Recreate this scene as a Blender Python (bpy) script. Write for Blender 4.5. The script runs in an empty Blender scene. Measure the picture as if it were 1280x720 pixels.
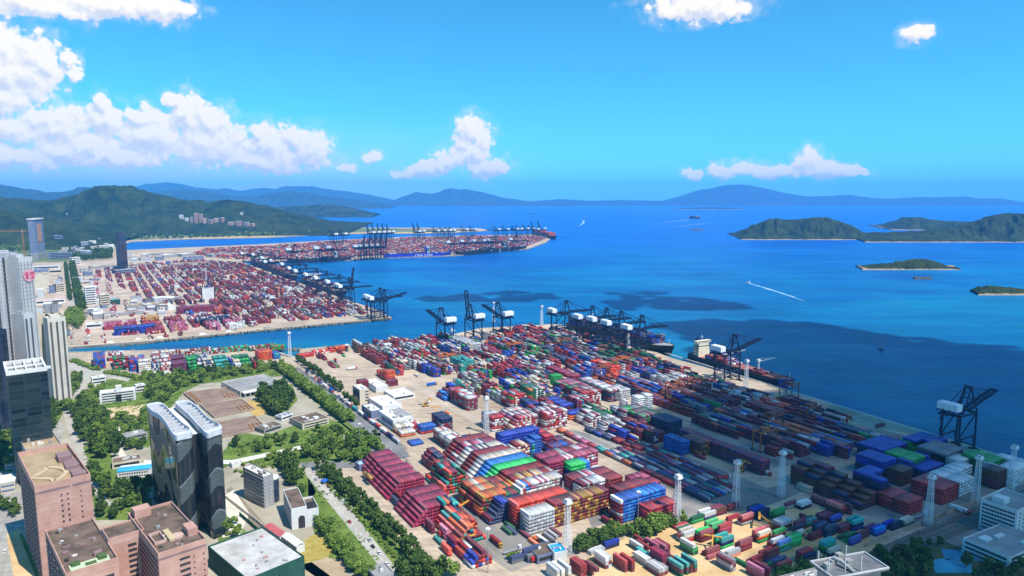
import bpy, bmesh, math, random
import numpy as np
from mathutils import Vector, Matrix, noise

scene = bpy.context.scene
col = scene.collection
R = math.radians

# ------------------------------------------------------------------ camera
CAM_H = 240.0
FPX = 855.0                       # focal length in pixels of a 1280 wide frame
PITCH = math.atan(112 / FPX)
cam = bpy.data.cameras.new('camera')
cam.sensor_width = 36.0
cam.lens = 36.0 * FPX / 1280.0
cam.clip_start = 1.0
cam.clip_end = 120000.0
cam_ob = bpy.data.objects.new('camera', cam)
cam_ob.location = (0, 0, CAM_H)
cam_ob.rotation_euler = (R(90) - PITCH, 0, 0)
col.objects.link(cam_ob)
scene.camera = cam_ob

# ------------------------------------------------------------------ light
SUN_EL = R(57)
SUN_AZ = math.atan2(0.80, -0.60)      # measured from +Y towards +X
SUN_DIR = Vector((math.cos(SUN_EL) * math.sin(SUN_AZ), math.cos(SUN_EL) * math.cos(SUN_AZ), math.sin(SUN_EL)))
sun = bpy.data.lights.new('sun', 'SUN')
sun.energy = 4.6
sun.angle = R(0.5)
sun.color = (1.0, 0.95, 0.86)
sun_ob = bpy.data.objects.new('sun', sun)
sun_ob.rotation_euler = SUN_DIR.to_track_quat('Z', 'Y').to_euler()
col.objects.link(sun_ob)

scene.view_settings.view_transform = 'Standard'
scene.view_settings.look = 'None'
scene.view_settings.gamma = 1.0
scene.view_settings.use_curve_mapping = False
scene.view_settings.exposure = 0.45
SKY_STRENGTH = 0.1
HAZE_DENSITY = 4.4e-5

def pix_dir(px, py):
	u = (px - 640) / FPX
	v = (360 - py) / FPX
	return Vector((u, math.cos(PITCH) + v * math.sin(PITCH), -math.sin(PITCH) + v * math.cos(PITCH)))

def G(px, py, z=0.0):
	"""the point at height z that the photograph shows at pixel (px, py)"""
	d = pix_dir(px, py)
	t = (z - CAM_H) / d.z
	return Vector((d.x * t, d.y * t, z))

def AT(px, py, y):
	"""the point at distance y ahead shown at pixel (px, py)"""
	d = pix_dir(px, py)
	t = y / d.y
	return Vector((d.x * t, y, CAM_H + d.z * t))

def PROJ(x, y, z):
	z = z - CAM_H
	yy = y * math.cos(PITCH) - z * math.sin(PITCH)
	zz = y * math.sin(PITCH) + z * math.cos(PITCH)
	return 640 + FPX * x / yy, 360 - FPX * zz / yy

# ------------------------------------------------------------------ world
def make_world():
	w = bpy.data.worlds.new('World')
	scene.world = w
	w.use_nodes = True
	nt = w.node_tree
	nt.nodes.clear()
	N = nt.nodes.new
	L = nt.links.new
	out = N('ShaderNodeOutputWorld')
	bg = N('ShaderNodeBackground')
	bg.inputs[1].default_value = SKY_STRENGTH
	sky = N('ShaderNodeTexSky')
	sky.sky_type = 'NISHITA'
	sky.sun_disc = False
	sky.sun_elevation = SUN_EL
	sky.sun_rotation = SUN_AZ
	sky.altitude = 200
	sky.air_density = 1.0
	sky.dust_density = 0.3
	sky.ozone_density = 2.2
	tint = N('ShaderNodeMix')
	tint.data_type = 'RGBA'
	tint.blend_type = 'MULTIPLY'
	tint.inputs[0].default_value = 1.0
	L(sky.outputs[0], tint.inputs[6])
	tint.inputs[7].default_value = (0.27, 1.05, 1.36, 1)
	# clouds far out in the sky: puffs given as direction (azimuth, elevation in degrees)
	tc = N('ShaderNodeTexCoord')
	sep = N('ShaderNodeSeparateXYZ')
	L(tc.outputs['Generated'], sep.inputs[0])

	def math_(op, a, b=None, clamp=False):
		n = N('ShaderNodeMath')
		n.operation = op
		n.use_clamp = clamp
		for i, v in enumerate((a, b)):
			if v is None:
				continue
			if isinstance(v, (int, float)):
				n.inputs[i].default_value = v
			else:
				L(v, n.inputs[i])
		return n.outputs[0]
	az = math_('MULTIPLY', math_('ARCTAN2', sep.outputs[0], sep.outputs[1]), 57.29578)
	el = math_('MULTIPLY', math_('ARCSINE', sep.outputs[2]), 57.29578)
	comb = N('ShaderNodeCombineXYZ')
	L(az, comb.inputs[0])
	L(el, comb.inputs[1])

	puffs = []
	def P(px, py, rx, ry):
		d = pix_dir(px, py).normalized()
		a = math.degrees(math.atan2(d.x, d.y))
		e = math.degrees(math.asin(d.z))
		s = 57.29578 / FPX
		puffs.append((a, e, rx * s, ry * s))
	for q in ((40, 4, 70, 14), (130, 6, 60, 13), (205, 10, 36, 14), (70, 14, 40, 8),
			  (2, 60, 26, 26), (8, 90, 40, 34), (46, 72, 23, 24), (38, 96, 30, 24), (2, 125, 32, 18), (55, 82, 14, 22),
			  (87, 74, 8, 9), (92, 92, 7, 9),
			  (14, 160, 32, 16), (72, 156, 34, 20), (128, 128, 11, 13), (130, 148, 18, 22), (100, 184, 56, 18), (14, 196, 60, 13),
			  (180, 146, 22, 18), (188, 166, 38, 28), (216, 128, 12, 12), (236, 145, 26, 24), (262, 150, 22, 20),
			  (262, 180, 56, 28), (325, 165, 12, 11), (336, 182, 28, 22), (368, 172, 24, 15), (388, 186, 26, 24),
			  (330, 200, 70, 16), (436, 210, 14, 6), (150, 198, 60, 11),
			  (466, 199, 12, 9), (590, 160, 24, 17), (602, 176, 16, 15), (576, 194, 20, 17), (552, 205, 18, 11),
			  (530, 211, 26, 10), (505, 216, 18, 6), (608, 212, 30, 13), (562, 199, 24, 14), (592, 190, 20, 18), (622, 209, 18, 11), (580, 176, 14, 12),
			  (868, 217, 15, 8), (905, 215, 20, 9), (938, 212, 24, 10), (970, 215, 40, 10), (1012, 203, 17, 15),
			  (1036, 215, 30, 9), (1068, 218, 18, 6),
			  (872, 6, 62, 18), (905, 10, 36, 14), (846, 14, 34, 9), (1147, 43, 15, 11)):
		P(*q)

	grp = bpy.data.node_groups.new('cloud_field', 'ShaderNodeTree')
	grp.interface.new_socket('p', in_out='INPUT', socket_type='NodeSocketVector')
	grp.interface.new_socket('d', in_out='OUTPUT', socket_type='NodeSocketFloat')
	gi = grp.nodes.new('NodeGroupInput')
	go = grp.nodes.new('NodeGroupOutput')
	gl = grp.links.new
	# domain warp
	def warp(src, scale, amp, detail):
		n = grp.nodes.new('ShaderNodeTexNoise')
		n.inputs['Scale'].default_value = scale
		n.inputs['Detail'].default_value = detail
		n.inputs['Roughness'].default_value = 0.54
		gl(src, n.inputs['Vector'])
		s = grp.nodes.new('ShaderNodeVectorMath')
		s.operation = 'SUBTRACT'
		gl(n.outputs['Color'], s.inputs[0])
		s.inputs[1].default_value = (0.5, 0.5, 0.5)
		m = grp.nodes.new('ShaderNodeVectorMath')
		m.operation = 'MULTIPLY_ADD'
		gl(s.outputs[0], m.inputs[0])
		m.inputs[1].default_value = (amp, amp, 0)
		gl(src, m.inputs[2])
		return m.outputs[0]
	pv = warp(gi.outputs[0], 0.6, 1.7, 6.0)
	last = None
	for (a, e, rx, ry) in puffs:
		m = grp.nodes.new('ShaderNodeVectorMath')
		m.operation = 'MULTIPLY_ADD'
		gl(pv, m.inputs[0])
		m.inputs[1].default_value = (1 / rx, 1 / ry, 0)
		m.inputs[2].default_value = (-a / rx, -e / ry, 0)
		ln = grp.nodes.new('ShaderNodeVectorMath')
		ln.operation = 'LENGTH'
		gl(m.outputs[0], ln.inputs[0])
		if last is None:
			last = ln.outputs['Value']
		else:
			mn = grp.nodes.new('ShaderNodeMath')
			mn.operation = 'SMOOTH_MIN'
			gl(last, mn.inputs[0])
			gl(ln.outputs['Value'], mn.inputs[1])
			mn.inputs[2].default_value = 0.18
			last = mn.outputs[0]
	# cauliflower edge
	vo = grp.nodes.new('ShaderNodeTexVoronoi')
	vo.feature = 'SMOOTH_F1'
	vo.inputs['Scale'].default_value = 1.5
	vo.inputs['Smoothness'].default_value = 0.5
	vo.inputs['Detail'].default_value = 2.0
	gl(gi.outputs[0], vo.inputs['Vector'])
	vm = grp.nodes.new('ShaderNodeMath')
	vm.operation = 'MULTIPLY_ADD'
	gl(vo.outputs['Distance'], vm.inputs[0])
	vm.inputs[1].default_value = 0.55
	vm.inputs[2].default_value = -0.22
	ad = grp.nodes.new('ShaderNodeMath')
	ad.operation = 'ADD'
	gl(last, ad.inputs[0])
	gl(vm.outputs[0], ad.inputs[1])
	sb = grp.nodes.new('ShaderNodeMath')
	sb.operation = 'SUBTRACT'
	sb.inputs[0].default_value = 1.0
	gl(ad.outputs[0], sb.inputs[1])
	gl(sb.outputs[0], go.inputs[0])

	def field(vec):
		g = N('ShaderNodeGroup')
		g.node_tree = grp
		L(vec, g.inputs[0])
		return g.outputs[0]
	f0 = field(comb.outputs[0])
	off = N('ShaderNodeVectorMath')
	off.operation = 'ADD'
	L(comb.outputs[0], off.inputs[0])
	off.inputs[1].default_value = (0.28, 0.55, 0)
	f1 = field(off.outputs[0])
	mr = N('ShaderNodeMapRange')
	mr.interpolation_type = 'SMOOTHSTEP'
	L(f0, mr.inputs[0])
	mr.inputs[1].default_value = -0.36
	mr.inputs[2].default_value = 0.0
	# thin wisps round the thick parts
	wr = N('ShaderNodeMapRange')
	wr.interpolation_type = 'SMOOTHSTEP'
	L(f0, wr.inputs[0])
	wr.inputs[1].default_value = -0.95
	wr.inputs[2].default_value = -0.15
	wn = N('ShaderNodeTexNoise')
	wn.inputs['Scale'].default_value = 0.5
	wn.inputs['Detail'].default_value = 6
	wn.inputs['Roughness'].default_value = 0.6
	L(comb.outputs[0], wn.inputs['Vector'])
	wr2 = N('ShaderNodeMapRange')
	wr2.inputs[1].default_value = 0.4
	wr2.inputs[2].default_value = 0.75
	L(wn.outputs['Fac'], wr2.inputs[0])
	wisp = math_('MULTIPLY', math_('MULTIPLY', wr.outputs[0], wr2.outputs[0]), 0.55)
	dens = math_('MULTIPLY', math_('MAXIMUM', mr.outputs[0], wisp), 0.97)
	lit = math_('ADD', math_('MULTIPLY', math_('SUBTRACT', f0, f1), 1.5), 0.66, True)  # sunlit and shaded cloud sides painted in by stepping the field sunward
	ccol = N('ShaderNodeMix')
	ccol.data_type = 'RGBA'
	L(lit, ccol.inputs[0])
	ccol.inputs[6].default_value = (5.5, 5.8, 6.7, 1)
	ccol.inputs[7].default_value = (8.5, 8.0, 7.1, 1)
	# thin bright veil low in the left of the sky
	v1 = N('ShaderNodeMapRange')
	v1.interpolation_type = 'SMOOTHSTEP'
	L(el, v1.inputs[0])
	v1.inputs[1].default_value = 7.0
	v1.inputs[2].default_value = 1.5
	v2 = N('ShaderNodeMapRange')
	v2.interpolation_type = 'SMOOTHSTEP'
	L(az, v2.inputs[0])
	v2.inputs[1].default_value = 6.0
	v2.inputs[2].default_value = -26.0
	vn = N('ShaderNodeTexNoise')
	vn.inputs['Scale'].default_value = 0.35
	vn.inputs['Detail'].default_value = 5
	vs_ = N('ShaderNodeVectorMath')
	vs_.operation = 'MULTIPLY'
	vs_.inputs[1].default_value = (0.35, 1.4, 1)
	L(comb.outputs[0], vs_.inputs[0])
	L(vs_.outputs[0], vn.inputs['Vector'])
	veil = math_('MULTIPLY', math_('MULTIPLY', math_('MULTIPLY', v1.outputs[0], v2.outputs[0]), vn.outputs['Fac']), 1.25)
	vmix = N('ShaderNodeMix')
	vmix.data_type = 'RGBA'
	L(veil, vmix.inputs[0])
	L(tint.outputs[2], vmix.inputs[6])
	vmix.inputs[7].default_value = (5.2, 5.8, 7.6, 1)
	mix = N('ShaderNodeMix')
	mix.data_type = 'RGBA'
	L(dens, mix.inputs[0])
	L(vmix.outputs[2], mix.inputs[6])
	L(ccol.outputs[2], mix.inputs[7])
	L(mix.outputs[2], bg.inputs[0])
	# plain sky wherever there is no cloud to work out
	bg2 = N('ShaderNodeBackground')
	bg2.inputs[1].default_value = SKY_STRENGTH
	L(tint.outputs[2], bg2.inputs[0])
	m1 = math_('LESS_THAN', el, 20.5)
	m2 = math_('LESS_THAN', math_('ABSOLUTE', az), 46.0)
	m3 = math_('GREATER_THAN', el, -1.0)
	fac = math_('MULTIPLY', math_('MULTIPLY', m1, m2), m3)
	ms = N('ShaderNodeMixShader')
	L(fac, ms.inputs[0])
	L(bg2.outputs[0], ms.inputs[1])
	L(bg.outputs[0], ms.inputs[2])
	L(ms.outputs[0], out.inputs[0])
	w.cycles.sampling_method = 'MANUAL'
	w.cycles.sample_map_resolution = 256
make_world()
scene.cycles.max_bounces = 5
scene.cycles.diffuse_bounces = 2
scene.cycles.glossy_bounces = 2
scene.cycles.transmission_bounces = 2
scene.cycles.volume_bounces = 2
scene.cycles.transparent_max_bounces = 8
scene.cycles.caustics_reflective = False
scene.cycles.caustics_refractive = False

# ------------------------------------------------------------------ materials
MATS = {}
def new_mat(name):
	m = bpy.data.materials.new(name)
	m.use_nodes = True
	return m, m.node_tree.nodes, m.node_tree.links, m.node_tree.nodes['Principled BSDF']

def noise_node(N, Lk, scale, detail=4, rough=0.6, coord='Position', vec=None):
	t = N.new('ShaderNodeTexNoise')
	t.inputs['Scale'].default_value = scale
	t.inputs['Detail'].default_value = detail
	t.inputs['Roughness'].default_value = rough
	if vec is None:
		g = N.new('ShaderNodeNewGeometry')
		vec = g.outputs['Position']
	Lk.new(vec, t.inputs['Vector'])
	return t

def pbr(name, c, rough=0.8, var=0.25, scale=0.15, c2=None, spec=0.3, metal=0.0, bump=0.0, lo=0.35, hi=0.65, detail=5):
	"""solid material with weathering noise"""
	if name in MATS:
		return MATS[name]
	m, N, Lk, b = new_mat(name)
	t = noise_node(N, Lk, scale, detail)
	r = N.new('ShaderNodeMapRange')
	r.inputs[1].default_value = lo
	r.inputs[2].default_value = hi
	Lk.new(t.outputs['Fac'], r.inputs[0])
	mx = N.new('ShaderNodeMix')
	mx.data_type = 'RGBA'
	Lk.new(r.outputs[0], mx.inputs[0])
	if c2 is None:
		c2 = tuple(min(1, x * (1 + var)) for x in c)
		c = tuple(x * (1 - var) for x in c)
	mx.inputs[6].default_value = (*c, 1)
	mx.inputs[7].default_value = (*c2, 1)
	Lk.new(mx.outputs[2], b.inputs['Base Color'])
	b.inputs['Roughness'].default_value = rough
	b.inputs['Specular IOR Level'].default_value = spec
	b.inputs['Metallic'].default_value = metal
	if bump:
		bp = N.new('ShaderNodeBump')
		bp.inputs['Strength'].default_value = 1.0
		bp.inputs['Distance'].default_value = bump
		Lk.new(t.outputs['Fac'], bp.inputs['Height'])
		Lk.new(bp.outputs[0], b.inputs['Normal'])
	MATS[name] = m
	return m

def paint_attr(name='container_paint', rough=0.55, dirt=0.35):
	if name in MATS:
		return MATS[name]
	m, N, Lk, b = new_mat(name)
	a = N.new('ShaderNodeAttribute')
	a.attribute_name = 'Col'
	t = noise_node(N, Lk, 0.45, 4, 0.7)
	r = N.new('ShaderNodeMapRange')
	r.inputs[1].default_value = 0.35
	r.inputs[2].default_value = 0.75
	r.inputs[3].default_value = 1.08
	r.inputs[4].default_value = 1 - dirt
	Lk.new(t.outputs['Fac'], r.inputs[0])
	mx = N.new('ShaderNodeVectorMath')
	mx.operation = 'SCALE'
	Lk.new(a.outputs['Color'], mx.inputs[0])
	Lk.new(r.outputs[0], mx.inputs['Scale'])
	Lk.new(mx.outputs[0], b.inputs['Base Color'])
	b.inputs['Roughness'].default_value = rough
	b.inputs['Specular IOR Level'].default_value = 0.25
	MATS[name] = m
	return m

# ------------------------------------------------------------------ mesh helper
class MB:
	def __init__(s):
		s.v = []
		s.f = []
		s.c = []          # colour per face (optional)
		s.m = []          # material index per face
	def face(s, pts, c=None, mi=0):
		n = len(s.v)
		s.v.extend(tuple(p) for p in pts)
		s.f.append(tuple(range(n, n + len(pts))))
		s.c.append(c)
		s.m.append(mi)
	def box(s, x0, y0, z0, x1, y1, z1, ang=0.0, org=(0, 0, 0), c=None, mi=0, bottom=True):
		ca, sa = math.cos(ang), math.sin(ang)
		n = len(s.v)
		for z in (z0, z1):
			for (x, y) in ((x0, y0), (x1, y0), (x1, y1), (x0, y1)):
				s.v.append((org[0] + x * ca - y * sa, org[1] + x * sa + y * ca, org[2] + z))
		fs = [(4, 5, 6, 7), (0, 1, 5, 4), (1, 2, 6, 5), (2, 3, 7, 6), (3, 0, 4, 7)]
		if bottom:
			fs.append((3, 2, 1, 0))
		for f in fs:
			s.f.append(tuple(n + i for i in f))
			s.c.append(c)
			s.m.append(mi)
	def beam(s, a, b, w, h=None, c=None, mi=0, up=(0, 0, 1)):
		"""square beam from a to b"""
		a = Vector(a)
		b = Vector(b)
		h = h or w
		d = (b - a).normalized()
		u = Vector(up)
		if abs(d.dot(u)) > 0.98:
			u = Vector((1, 0, 0))
		x = d.cross(u).normalized() * (w / 2)
		y = x.cross(d).normalized() * (h / 2)
		n = len(s.v)
		for p in (a, b):
			for q in (-x - y, x - y, x + y, -x + y):
				s.v.append(tuple(p + q))
		for f in ((0, 1, 5, 4), (1, 2, 6, 5), (2, 3, 7, 6), (3, 0, 4, 7), (3, 2, 1, 0), (4, 5, 6, 7)):
			s.f.append(tuple(n + i for i in f))
			s.c.append(c)
			s.m.append(mi)
	def prism(s, poly, z0, z1, c=None, mi=0, mtop=None, bottom=False):
		poly = [(p[0], p[1]) for p in poly]
		area = sum(poly[i][0] * poly[(i + 1) % len(poly)][1] - poly[(i + 1) % len(poly)][0] * poly[i][1] for i in range(len(poly)))
		if area < 0:
			poly = poly[::-1]
		n = len(s.v)
		k = len(poly)
		s.v.extend((x, y, z0) for x, y in poly)
		s.v.extend((x, y, z1) for x, y in poly)
		for i in range(k):
			j = (i + 1) % k
			s.f.append((n + i, n + j, n + k + j, n + k + i))
			s.c.append(c)
			s.m.append(mi)
		s.f.append(tuple(n + k + i for i in range(k)))
		s.c.append(c)
		s.m.append(mi if mtop is None else mtop)
		if bottom:
			s.f.append(tuple(n + i for i in range(k))[::-1])
			s.c.append(c)
			s.m.append(mi)
	def cyl(s, p0, p1, r0, r1=None, n=10, c=None, mi=0, caps=True):
		p0 = Vector(p0)
		p1 = Vector(p1)
		r1 = r0 if r1 is None else r1
		d = (p1 - p0).normalized()
		u = Vector((1, 0, 0)) if abs(d.z) > 0.9 else Vector((0, 0, 1))
		x = d.cross(u).normalized()
		y = d.cross(x).normalized()
		b = len(s.v)
		for p, r in ((p0, r0), (p1, r1)):
			for i in range(n):
				a = 2 * math.pi * i / n
				s.v.append(tuple(p + x * (r * math.cos(a)) + y * (r * math.sin(a))))
		for i in range(n):
			j = (i + 1) % n
			s.f.append((b + i, b + n + i, b + n + j, b + j))
			s.c.append(c)
			s.m.append(mi)
		if caps:
			s.f.append(tuple(b + i for i in range(n)))
			s.f.append(tuple(b + n + i for i in range(n))[::-1])
			s.c += [c, c]
			s.m += [mi, mi]
	def mesh(s, name, mats):
		me = bpy.data.meshes.new(name)
		me.from_pydata(s.v, [], s.f)
		for m in (mats if isinstance(mats, (list, tuple)) else [mats]):
			me.materials.append(m)
		if any(s.m):
			me.polygons.foreach_set('material_index', s.m)
		if any(x is not None for x in s.c):
			at = me.attributes.new('Col', 'FLOAT_COLOR', 'FACE')
			arr = np.ones((len(s.f), 4), dtype=np.float32)
			for i, cc in enumerate(s.c):
				if cc is not None:
					arr[i, :3] = cc
			at.data.foreach_set('color', arr.ravel())
		me.update()
		return me
	def build(s, name, mats, parent=None, loc=None, rotz=0.0):
		o = bpy.data.objects.new(name, s.mesh(name, mats))
		col.objects.link(o)
		if parent is not None:
			o.parent = parent
		if loc is not None:
			o.location = loc
		o.rotation_euler.z = rotz
		return o

def empty(name, loc=(0, 0, 0), rotz=0.0):
	o = bpy.data.objects.new(name, None)
	o.location = loc
	o.rotation_euler.z = rotz
	o.empty_display_size = 1
	col.objects.link(o)
	return o

def tag(o, label=None, cat=None, group=None, kind=None):
	if label:
		o['label'] = label
	if cat:
		o['category'] = cat
	if group:
		o['group'] = group
	if kind:
		o['kind'] = kind
	return o

def copy_tree(o, parent=None):
	c = o.copy()
	col.objects.link(c)
	if parent is not None:
		c.parent = parent
	for ch in [x for x in o.children]:
		copy_tree(ch, c)
	return c

ORD = ['first', 'second', 'third', 'fourth', 'fifth', 'sixth', 'seventh', 'eighth', 'ninth', 'tenth', 'eleventh', 'twelfth',
	   'thirteenth', 'fourteenth', 'fifteenth', 'sixteenth', 'seventeenth', 'eighteenth', 'nineteenth', 'twentieth']
def ordinal(i):
	if i < 20:
		return ORD[i]
	tens = {20: 'twenty', 30: 'thirty', 40: 'forty', 50: 'fifty', 60: 'sixty', 70: 'seventy'}
	t = ((i + 1) // 10) * 10
	r = (i + 1) - t
	return (tens[t] + ('-' + ORD[r - 1] if r else 'th')) if r else {20: 'twentieth', 30: 'thirtieth', 40: 'fortieth', 50: 'fiftieth', 60: 'sixtieth', 70: 'seventieth'}[t]

# directions of the port: E1 runs along the container rows towards the camera's right, E2 towards the sea
YA = R(-58.7)
E1 = Vector((math.cos(YA), math.sin(YA), 0))
E2 = Vector((-math.sin(YA), math.cos(YA), 0))
def AB(p):
	return p.x * E1.x + p.y * E1.y, p.x * E2.x + p.y * E2.y
def XY(a, b, z=0.0):
	return Vector((E1.x * a + E2.x * b, E1.y * a + E2.y * b, z))

def inpoly(x, y, poly):
	c = False
	j = len(poly) - 1
	for i in range(len(poly)):
		xi, yi = poly[i][0], poly[i][1]
		xj, yj = poly[j][0], poly[j][1]
		if (yi > y) != (yj > y) and x < (xj - xi) * (y - yi) / (yj - yi) + xi:
			c = not c
		j = i
	return c
def GP(pts, z=0.0):
	return [G(p[0], p[1], z) for p in pts]
def densify(pts, step):
	out = []
	for i in range(len(pts)):
		a = Vector(pts[i])
		b = Vector(pts[(i + 1) % len(pts)])
		n = max(1, int((b - a).length / step))
		for k in range(n):
			out.append(a.lerp(b, k / n))
	return out
# ------------------------------------------------------------------ the setting
def sheet(name, poly_px, z, mat, kind='structure', label=None, cat=None):
	mb = MB()
	mb.face([tuple(G(p[0], p[1], z)) for p in poly_px])
	me = mb.mesh(name, mat)
	bm = bmesh.new()
	bm.from_mesh(me)
	bm.normal_update()
	for f in bm.faces:
		if f.normal.z < 0:
			f.normal_flip()
	bmesh.ops.triangulate(bm, faces=bm.faces[:])
	bm.to_mesh(me)
	bm.free()
	o = bpy.data.objects.new(name, me)
	col.objects.link(o)
	tag(o, label, cat, None, kind)
	return o

# sea ---------------------------------------------------------------
def sea_material():
	m, N, Lk, b = new_mat('sea_water')
	g = N.new('ShaderNodeNewGeometry')
	mp = N.new('ShaderNodeVectorMath')
	mp.operation = 'MULTIPLY'
	mp.inputs[1].default_value = (0.0011, 0.0021, 0.001)
	Lk.new(g.outputs['Position'], mp.inputs[0])
	t = noise_node(N, Lk, 1.0, 5, 0.55, vec=mp.outputs[0])
	t.inputs['Distortion'].default_value = 1.4
	r = N.new('ShaderNodeMapRange')
	r.inputs[1].default_value = 0.36
	r.inputs[2].default_value = 0.66
	Lk.new(t.outputs['Fac'], r.inputs[0])
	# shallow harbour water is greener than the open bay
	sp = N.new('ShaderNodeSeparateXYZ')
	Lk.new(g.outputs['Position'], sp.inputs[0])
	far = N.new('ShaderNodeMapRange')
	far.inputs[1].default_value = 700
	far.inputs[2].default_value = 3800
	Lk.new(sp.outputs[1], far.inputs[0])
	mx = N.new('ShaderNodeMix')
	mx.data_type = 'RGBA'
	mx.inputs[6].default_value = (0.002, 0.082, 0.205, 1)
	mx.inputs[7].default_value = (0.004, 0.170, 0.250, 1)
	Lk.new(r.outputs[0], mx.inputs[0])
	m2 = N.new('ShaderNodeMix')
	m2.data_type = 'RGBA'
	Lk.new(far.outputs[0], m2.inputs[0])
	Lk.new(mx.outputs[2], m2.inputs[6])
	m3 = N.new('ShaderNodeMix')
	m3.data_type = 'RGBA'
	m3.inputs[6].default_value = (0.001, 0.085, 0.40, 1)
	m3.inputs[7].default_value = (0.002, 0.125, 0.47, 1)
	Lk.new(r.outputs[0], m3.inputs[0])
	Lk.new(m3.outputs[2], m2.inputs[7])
	# wind streaks
	ms_ = N.new('ShaderNodeMapping')
	ms_.inputs['Rotation'].default_value = (0, 0, R(-24))
	ms_.inputs['Scale'].default_value = (0.0022, 0.013, 1)
	Lk.new(g.outputs['Position'], ms_.inputs['Vector'])
	sn = noise_node(N, Lk, 1.0, 9, 0.66, vec=ms_.outputs[0])
	sn.inputs['Distortion'].default_value = 0.8
	sr = N.new('ShaderNodeMapRange')
	sr.inputs[1].default_value = 0.3
	sr.inputs[2].default_value = 0.7
	sr.inputs[3].default_value = 0.74
	sr.inputs[4].default_value = 1.26
	Lk.new(sn.outputs['Fac'], sr.inputs[0])
	sv = N.new('ShaderNodeVectorMath')
	sv.operation = 'SCALE'
	Lk.new(m2.outputs[2], sv.inputs[0])
	Lk.new(sr.outputs[0], sv.inputs['Scale'])
	Lk.new(sv.outputs[0], b.inputs['Base Color'])
	b.inputs['Roughness'].default_value = 0.35
	b.inputs['Specular IOR Level'].default_value = 0.10
	b.inputs['IOR'].default_value = 1.33
	w = noise_node(N, Lk, 0.09, 4, 0.6)
	w2 = noise_node(N, Lk, 0.012, 3, 0.6)
	ad = N.new('ShaderNodeMath')
	ad.operation = 'MULTIPLY_ADD'
	Lk.new(w2.outputs['Fac'], ad.inputs[0])
	ad.inputs[1].default_value = 3.0
	Lk.new(w.outputs['Fac'], ad.inputs[2])
	bp = N.new('ShaderNodeBump')
	bp.inputs['Strength'].default_value = 0.6
	bp.inputs['Distance'].default_value = 1.1
	Lk.new(ad.outputs[0], bp.inputs['Height'])
	Lk.new(bp.outputs[0], b.inputs['Normal'])
	return m
SEA_Z = -4.0
mb = MB()
S = 30000
mb.face([(-S, -3000, SEA_Z), (S, -3000, SEA_Z), (S, S, SEA_Z), (-S, S, SEA_Z)])
tag(mb.build('sea', sea_material()), kind='structure')

# land -----------------------------------------------------------------
def worn_concrete(name, c0, c1, c2):
	m, N, Lk, b = new_mat(name)
	g = N.new('ShaderNodeNewGeometry')
	big = noise_node(N, Lk, 0.011, 8, 0.62)
	mp = N.new('ShaderNodeMapping')
	mp.inputs['Rotation'].default_value = (0, 0, -YA)
	mp.inputs['Scale'].default_value = (0.012, 0.24, 1)
	mp.vector_type = 'POINT'
	Lk.new(g.outputs['Position'], mp.inputs['Vector'])
	st = noise_node(N, Lk, 1.0, 5, 0.65, vec=mp.outputs[0])
	sp = noise_node(N, Lk, 0.13, 6, 0.7)
	def ramp(src, lo, hi):
		r = N.new('ShaderNodeMapRange')
		r.inputs[1].default_value = lo
		r.inputs[2].default_value = hi
		Lk.new(src, r.inputs[0])
		return r.outputs[0]
	x = N.new('ShaderNodeMix')
	x.data_type = 'RGBA'
	Lk.new(ramp(big.outputs['Fac'], .36, .64), x.inputs[0])
	x.inputs[6].default_value = (*c0, 1)
	x.inputs[7].default_value = (*c1, 1)
	y = N.new('ShaderNodeMix')
	y.data_type = 'RGBA'
	mm = N.new('ShaderNodeMath')
	mm.operation = 'MULTIPLY'
	Lk.new(ramp(st.outputs['Fac'], .47, .72), mm.inputs[0])
	mm.inputs[1].default_value = .75
	Lk.new(mm.outputs[0], y.inputs[0])
	Lk.new(x.outputs[2], y.inputs[6])
	y.inputs[7].default_value = (*c2, 1)
	z = N.new('ShaderNodeMix')
	z.data_type = 'RGBA'
	m2 = N.new('ShaderNodeMath')
	m2.operation = 'MULTIPLY'
	Lk.new(ramp(sp.outputs['Fac'], .58, .74), m2.inputs[0])
	m2.inputs[1].default_value = .6
	Lk.new(m2.outputs[0], z.inputs[0])
	Lk.new(y.outputs[2], z.inputs[6])
	z.inputs[7].default_value = (c2[0] * .7, c2[1] * .7, c2[2] * .7, 1)
	mp2 = N.new('ShaderNodeMapping')
	mp2.inputs['Rotation'].default_value = (0, 0, -YA)
	Lk.new(g.outputs['Position'], mp2.inputs['Vector'])
	br = N.new('ShaderNodeTexBrick')
	br.offset = 0.0
	br.inputs['Scale'].default_value = 1.0
	br.inputs['Brick Width'].default_value = 9.0
	br.inputs['Row Height'].default_value = 6.0
	br.inputs['Mortar Size'].default_value = 0.16
	br.inputs['Color1'].default_value = (1, 1, 1, 1)
	br.inputs['Color2'].default_value = (.86, .85, .84, 1)
	br.inputs['Mortar'].default_value = (.62, .60, .58, 1)
	Lk.new(mp2.outputs[0], br.inputs['Vector'])
	w = N.new('ShaderNodeMix')
	w.data_type = 'RGBA'
	w.blend_type = 'MULTIPLY'
	w.inputs[0].default_value = 1.0
	Lk.new(z.outputs[2], w.inputs[6])
	Lk.new(br.outputs['Color'], w.inputs[7])
	Lk.new(w.outputs[2], b.inputs['Base Color'])
	b.inputs['Roughness'].default_value = .9
	b.inputs['Specular IOR Level'].default_value = .15
	MATS[name] = m
	return m
M_CONC = worn_concrete('apron_concrete', (0.42, 0.325, 0.235), (0.63, 0.50, 0.365), (0.27, 0.21, 0.165))
M_EARTH = pbr('city_ground', (0.30, 0.26, 0.19), 0.95, c2=(0.44, 0.40, 0.31), scale=0.03, detail=7, spec=0.1)
M_ASPH = pbr('asphalt', (0.15, 0.15, 0.155), 0.9, c2=(0.24, 0.235, 0.23), scale=0.035, detail=7, spec=0.15)
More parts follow.
